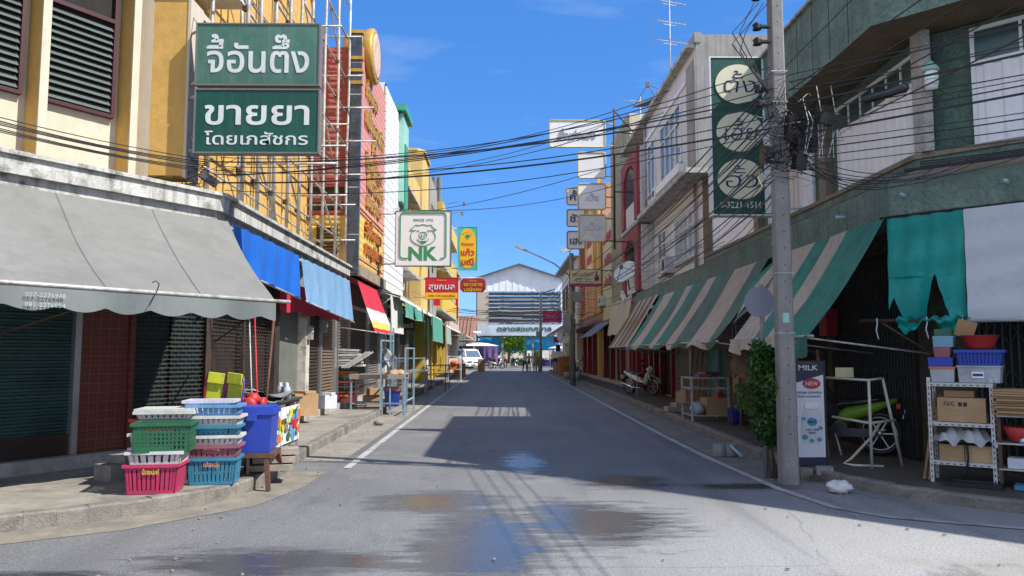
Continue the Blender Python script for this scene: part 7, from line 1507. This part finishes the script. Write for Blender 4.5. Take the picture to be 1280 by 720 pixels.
b = MB(); q0, q1 = Vector((4.32, 8.95, 4.62)), Vector((4.72, 8.62, 4.68)); b.tube([q0, q0.lerp(q1, .08), q0.lerp(q1, .92), q1], [.02, .055, .055, .02], 10); single(b, 'splice_case', M['blackenamel'], 'black ribbed splice case hung on the cables right of the pole', 'cable joint')
# higher thin lines over the street
for a, c, s_ in (((-3.9, 25.5, 8.2), (5.4, 24, 10.0), .4), ((-3.9, 26, 7.6), (5.4, 25, 9.6), .3), ((-3.9, 29.5, 8.6), (4.5, 30, 10.9), .3), ((-4.2, 31, 7.2), (5.4, 27, 8.8), .3), ((-3.9, 27.5, 6.8), (5.5, 28, 8.2), .5)):
    cable(cat_(a, c, s_), .013, 'thin black line strung high between the left and right rows', 'high lines across the street')
for i in range(7): cable(cat_((-4.0, 46+3*i, 4.2+.25*(i % 4)), (5.3, 47+2.6*i, 4.0+.3*(i % 3)), .25), .02, 'black line crossing the far street below the market gable', 'far lines across the street')
for i in range(6): cable(cat_((3.53, 38.3, 4.2+.3*i), (3.35, 66, 4.4+.3*i), .5), .018, 'black cable running from the second pole to the far lamp pole', 'cables to the far pole')
t = thing('utility_pole', 'grey utility pole with a meter box and a long lamp arm over the street', 'utility pole', (3.53, 38.3, 0)); b = MB(); b.tube([(3.53, 38.3, 0), (3.5, 38.3, 6.6)], [.15, .11], 8); b.build('shaft', M['concpole'], t)
b = MB(); b.rbox((3.75, 38.15, 4.4), (.4, .3, .5)); b.build('junction_box', M['greysidewall'], t); b = MB(); b.rbox((3.25, 38.15, 3.1), (.35, .3, .95)); b.build('meter_box', M['greysidewall'], t); b = MB(); b.tube([(3.5, 38.3, 5.4), (2.6, 38.3, 6.1), (1.2, 38.3, 6.75)], .035, 6); b.build('lamp_arm', M['steel'], t); b = MB(); b.rbox((.95, 38.3, 6.86), (.6, .2, .1), 0, 0, R(24)); b.build('lamp_head', M['steel'], t)
t = thing('lamp_pole', 'slim dark lamp pole standing at the far end of the right kerb', 'lamp pole', (3.35, 66, 0)); b = MB(); b.tube([(3.35, 66, 0), (3.35, 66, 6.9)], [.14, .09], 8); b.build('shaft', M['greysidewall'], t); b = MB(); b.rbox((3.1, 65.9, 3.2), (.3, .2, .5)); b.tube([(3.3, 66, 6.7), (4.6, 66, 7.1)], .04, 6); b.build('box', M['greysidewall'], t)
b = MB(); b.tube([(-2.55, 50, 0), (-2.55, 50, 2.9)], .03, 6); b.rbox((-2.55, 49.95, 2.6), (.45, .03, .4)); b.rbox((-2.55, 49.95, 2.2), (.5, .03, .25)); single(b, 'road_sign', M['greysidewall'], 'grey backed road sign on a thin post before the vans', 'road sign')
def yagi(lab, x, y, z0, z1, booms, L=1.5):
    t = thing('tv_aerial', lab, 'aerial', (x, y, z0)); b = MB(); b.tube([(x, y, z0), (x, y, z1)], .02, 6); b.build('mast', M['steel'], t)
    for z in booms:
        b = MB(); d = Vector((.8, .55, .14)); c = Vector((x, y, z)); b.tube([c-d*L*.5, c+d*L*.5], .012, 5)
        for k in range(9): q = c+d*L*(k/8-.5); e = Vector((-.08, .45, 0))*(.35+.05*(8-k)); b.tube([q-e, q+e], .006, 4)
        b.tube([c-d*.35-Vector((0, 0, .1)), c+d*.35-Vector((0, 0, .1))], .01, 4); b.build('boom', M['steel'], t)
yagi('tall thin aerial mast with three stacked booms on the white roof', 5.95, 26.3, 10.3, 14.3, (14.05, 13.3, 12.6), 1.8)
yagi('short aerial with one long boom near the roof dish', 5.95, 32.2, 10.3, 12.6, (12.4,), 2.3)
yagi('small aerial on the far grey roofed shop', 5.2, 58, 8.5, 9.6, (9.5,), 1.6)
def dish(lab, c, r, aim, m):
    t = thing('satellite_dish', lab, 'satellite dish', c); aim = Vector(aim).normalized(); Q = aim.to_track_quat('Z', 'Y').to_matrix(); b = MB(); vs = []; n = 22; k = 5
    for i in range(k+1):
        q = r*i/k
        for j in range(n): a = 2*math.pi*j/n; vs.append(Vector(c)+Q @ Vector((q*math.cos(a), q*math.sin(a), .28*q*q/r)))
    b.add(vs, [(i*n+j, i*n+(j+1) % n, (i+1)*n+(j+1) % n, (i+1)*n+j) for i in range(k) for j in range(n)], 0, True); b.build('reflector', m, t, fix=False)
    b = MB(); f = Vector(c)+Q @ Vector((0, 0, r*.9)); b.tube([Vector(c)+Q @ Vector((r*.9, 0, .25*r)), f], .015, 4); b.tube([Vector(c)+Q @ Vector((-r*.5, r*.8, .25*r)), f], .015, 4); b.tube([Vector(c)+Q @ Vector((-r*.5, -r*.8, .25*r)), f], .015, 4); b.rbox(f, (.12, .12, .18)); b.tube([c, (c[0]+.1, c[1], c[2]-.9*r-.2)], .035, 6); b.build('feed', M['greysh'], t)
dish('dark mesh satellite dish tilted on the white shophouse roof', (5.75, 28.2, 10.95), .85, (-.35, -.25, .8), mat('mesh_dish', (.1, .11, .14), .6, .2, 5, .1))
dish('pale satellite dish on the wall beyond the brown striped awning', (4.95, 30.2, 4.75), .5, (-.55, -.6, .45), M['metalwhite'])
dish('old white dish leaning at the foot of the far canopy', (4.1, 50, 2.7), .5, (-.2, -.95, .2), M['whitewall'])
dish('small dark dish on the far grey roofed shop', (5.0, 56, 9.1), .6, (-.3, -.3, .8), M['greysidewall'])
b = MB(); b.rbox((5.1, 32.0, 3.95), (.12, .9, .22), 0, R(25)); b.tube([(5.5, 32, 3.7), (5.1, 32, 3.9)], .03, 5); single(b, 'white_lamp', M['whiteenamel'], 'long white lamp bracketed below the pale satellite dish', 'lamp')
# roof aerials and litter
rnd = random.Random(31); b = MB()
for k in range(260):
    x = rnd.choice((rnd.uniform(-3.05, -2.3), rnd.uniform(3.3, 4.0), rnd.uniform(-3, 4.5))); y = rnd.uniform(5.2, 26); s_ = rnd.uniform(.008, .022); b.rbox((x, y, .010+s_*.2), (s_*1.6, s_, s_*.5), rnd.uniform(0, 3), 0, 0)
struct(b, 'litter', M['conc'], 'stuff')
# ------------------------------------------------------------------ wear on the facades: air conditioners, pipes, meters
def acunit(lab, x, y, z, s):
    b = MB(); b.box(min(x, x+s*.32), max(x, x+s*.32), y, y+.8, z, z+.55, 0); b.lathe([(.2, 0), (.2, .008)], (x+s*.325, y+.3, z+.28), 'x', 16, 1); b.tube([(x, y+.1, z-.05), (x+s*.3, y+.1, z-.05)], .02, 4, 2); b.tube([(x, y+.7, z-.05), (x+s*.3, y+.7, z-.05)], .02, 4, 2)
    single(b, 'air_conditioner', [M['whiteplastic'], M['black'], M['rust']], lab, 'air conditioner', 'air conditioners on the facades')
acunit('air conditioner on the yellow tower building beside its balcony', -4.35, 31.0, 4.2, 1)
acunit('air conditioner on the grey wing above the white pillar', -3.66, 40.0, 6.2, 1)
acunit('air conditioner high on the beige building at the far left', -4.1, 61.4, 6.0, 1)
acunit('air conditioner on the cream fronted building with red letters', 5.7, 41.9, 4.2, -1)
acunit('air conditioner on the lower wall of the white shophouse', 5.8, 25.6, 4.3, -1)
acunit('air conditioner on the far grey roofed shop', 5.3, 57.0, 4.6, -1)
def downpipe(lab, x, y, z0, z1, r=.05): b = MB(); b.tube([(x, y, z0), (x, y, z1)], r, 7); single(b, 'downpipe', mat('grey_pvc', (.33, .34, .35), .5, .15, 3, .05), lab, 'pipe', 'downpipes on the facades')
downpipe('grey downpipe on the white shophouse corner', 5.38, 28.3, 6.8, 10.2); downpipe('grey downpipe on the white shophouse lower wall', 5.72, 22.4, 4.0, 6.6); downpipe('grey downpipe between the ribbed cladding and the cream front', 5.6, 38.55, 3.3, 9.0)
downpipe('grey downpipe on the yellow tower building', -4.28, 35.3, 3.8, 8.8); downpipe('grey downpipe on the bright yellow building', -3.95, 43.15, .2, 9.5); downpipe('grey downpipe on the beige building', -4.0, 58.3, .2, 8.7)
for i, (x, y, z) in enumerate(((-4.28, 17.16, 1.9), (-4.36, 18.92, 2.1), (5.62, 16.48, 1.8), (5.62, 13.18, 2.4))):
    b = MB(); b.box(x-.08, x+.08, y-.1, y+.1, z, z+.3, 0); b.lathe([(.07, 0), (.07, .02)], (x+(.08 if x < 0 else -.1), y, z+.2), 'x', 12, 1); b.tube([(x, y, z+.3), (x, y, z+1.0)], .012, 5, 0)
    single(b, 'electric_meter', [M['greysidewall'], M['lamp_clear']], ('grey electric meter on the peeling white pillar', 'grey electric meter between the two left roller shutters', 'grey electric meter on the right pier beside the grey shutter', 'grey electric meter on the right pier beside the folding gate')[i], 'meter')
# hoses, sacks and cartons about the shopfronts
for i, (x, y, s_, m, nm, lab) in enumerate(((5.35, 21.6, .5, 'cardboard', 'carton', 'carton standing before the brown shutters of the white shophouse'), (5.3, 22.4, .4, 'greywood', 'carton', 'grey wooden box before the brown shutters of the white shophouse'), (-4.15, 16.3, .5, 'cardboard', 'carton', 'carton standing before the grey green side door'), (-4.1, 18.3, .35, 'whiteplastic', 'sack', 'white sack before the dark roller shutter on the left'), (5.3, 14.3, .55, 'cardboard', 'carton', 'carton in the dark doorway under the near striped awning'), (5.25, 13.7, .4, 'greysh', 'sack', 'grey sack in the dark doorway under the near striped awning'), (5.2, 18.9, .45, 'wood', 'crate', 'wooden crate by the timber posts on the right pavement'))):
    b = MB(); b.rbox((x, y, (.31 if x < 0 else .13)+s_*.45), (s_, s_*.8, s_*.9), .3*i, 0, .02); b.rbox((x+.03, y, (.31 if x < 0 else .13)+s_*.9+.03), (s_*.6, s_*.7, .05), .3*i+.4); single(b, nm, M[m], lab, nm)
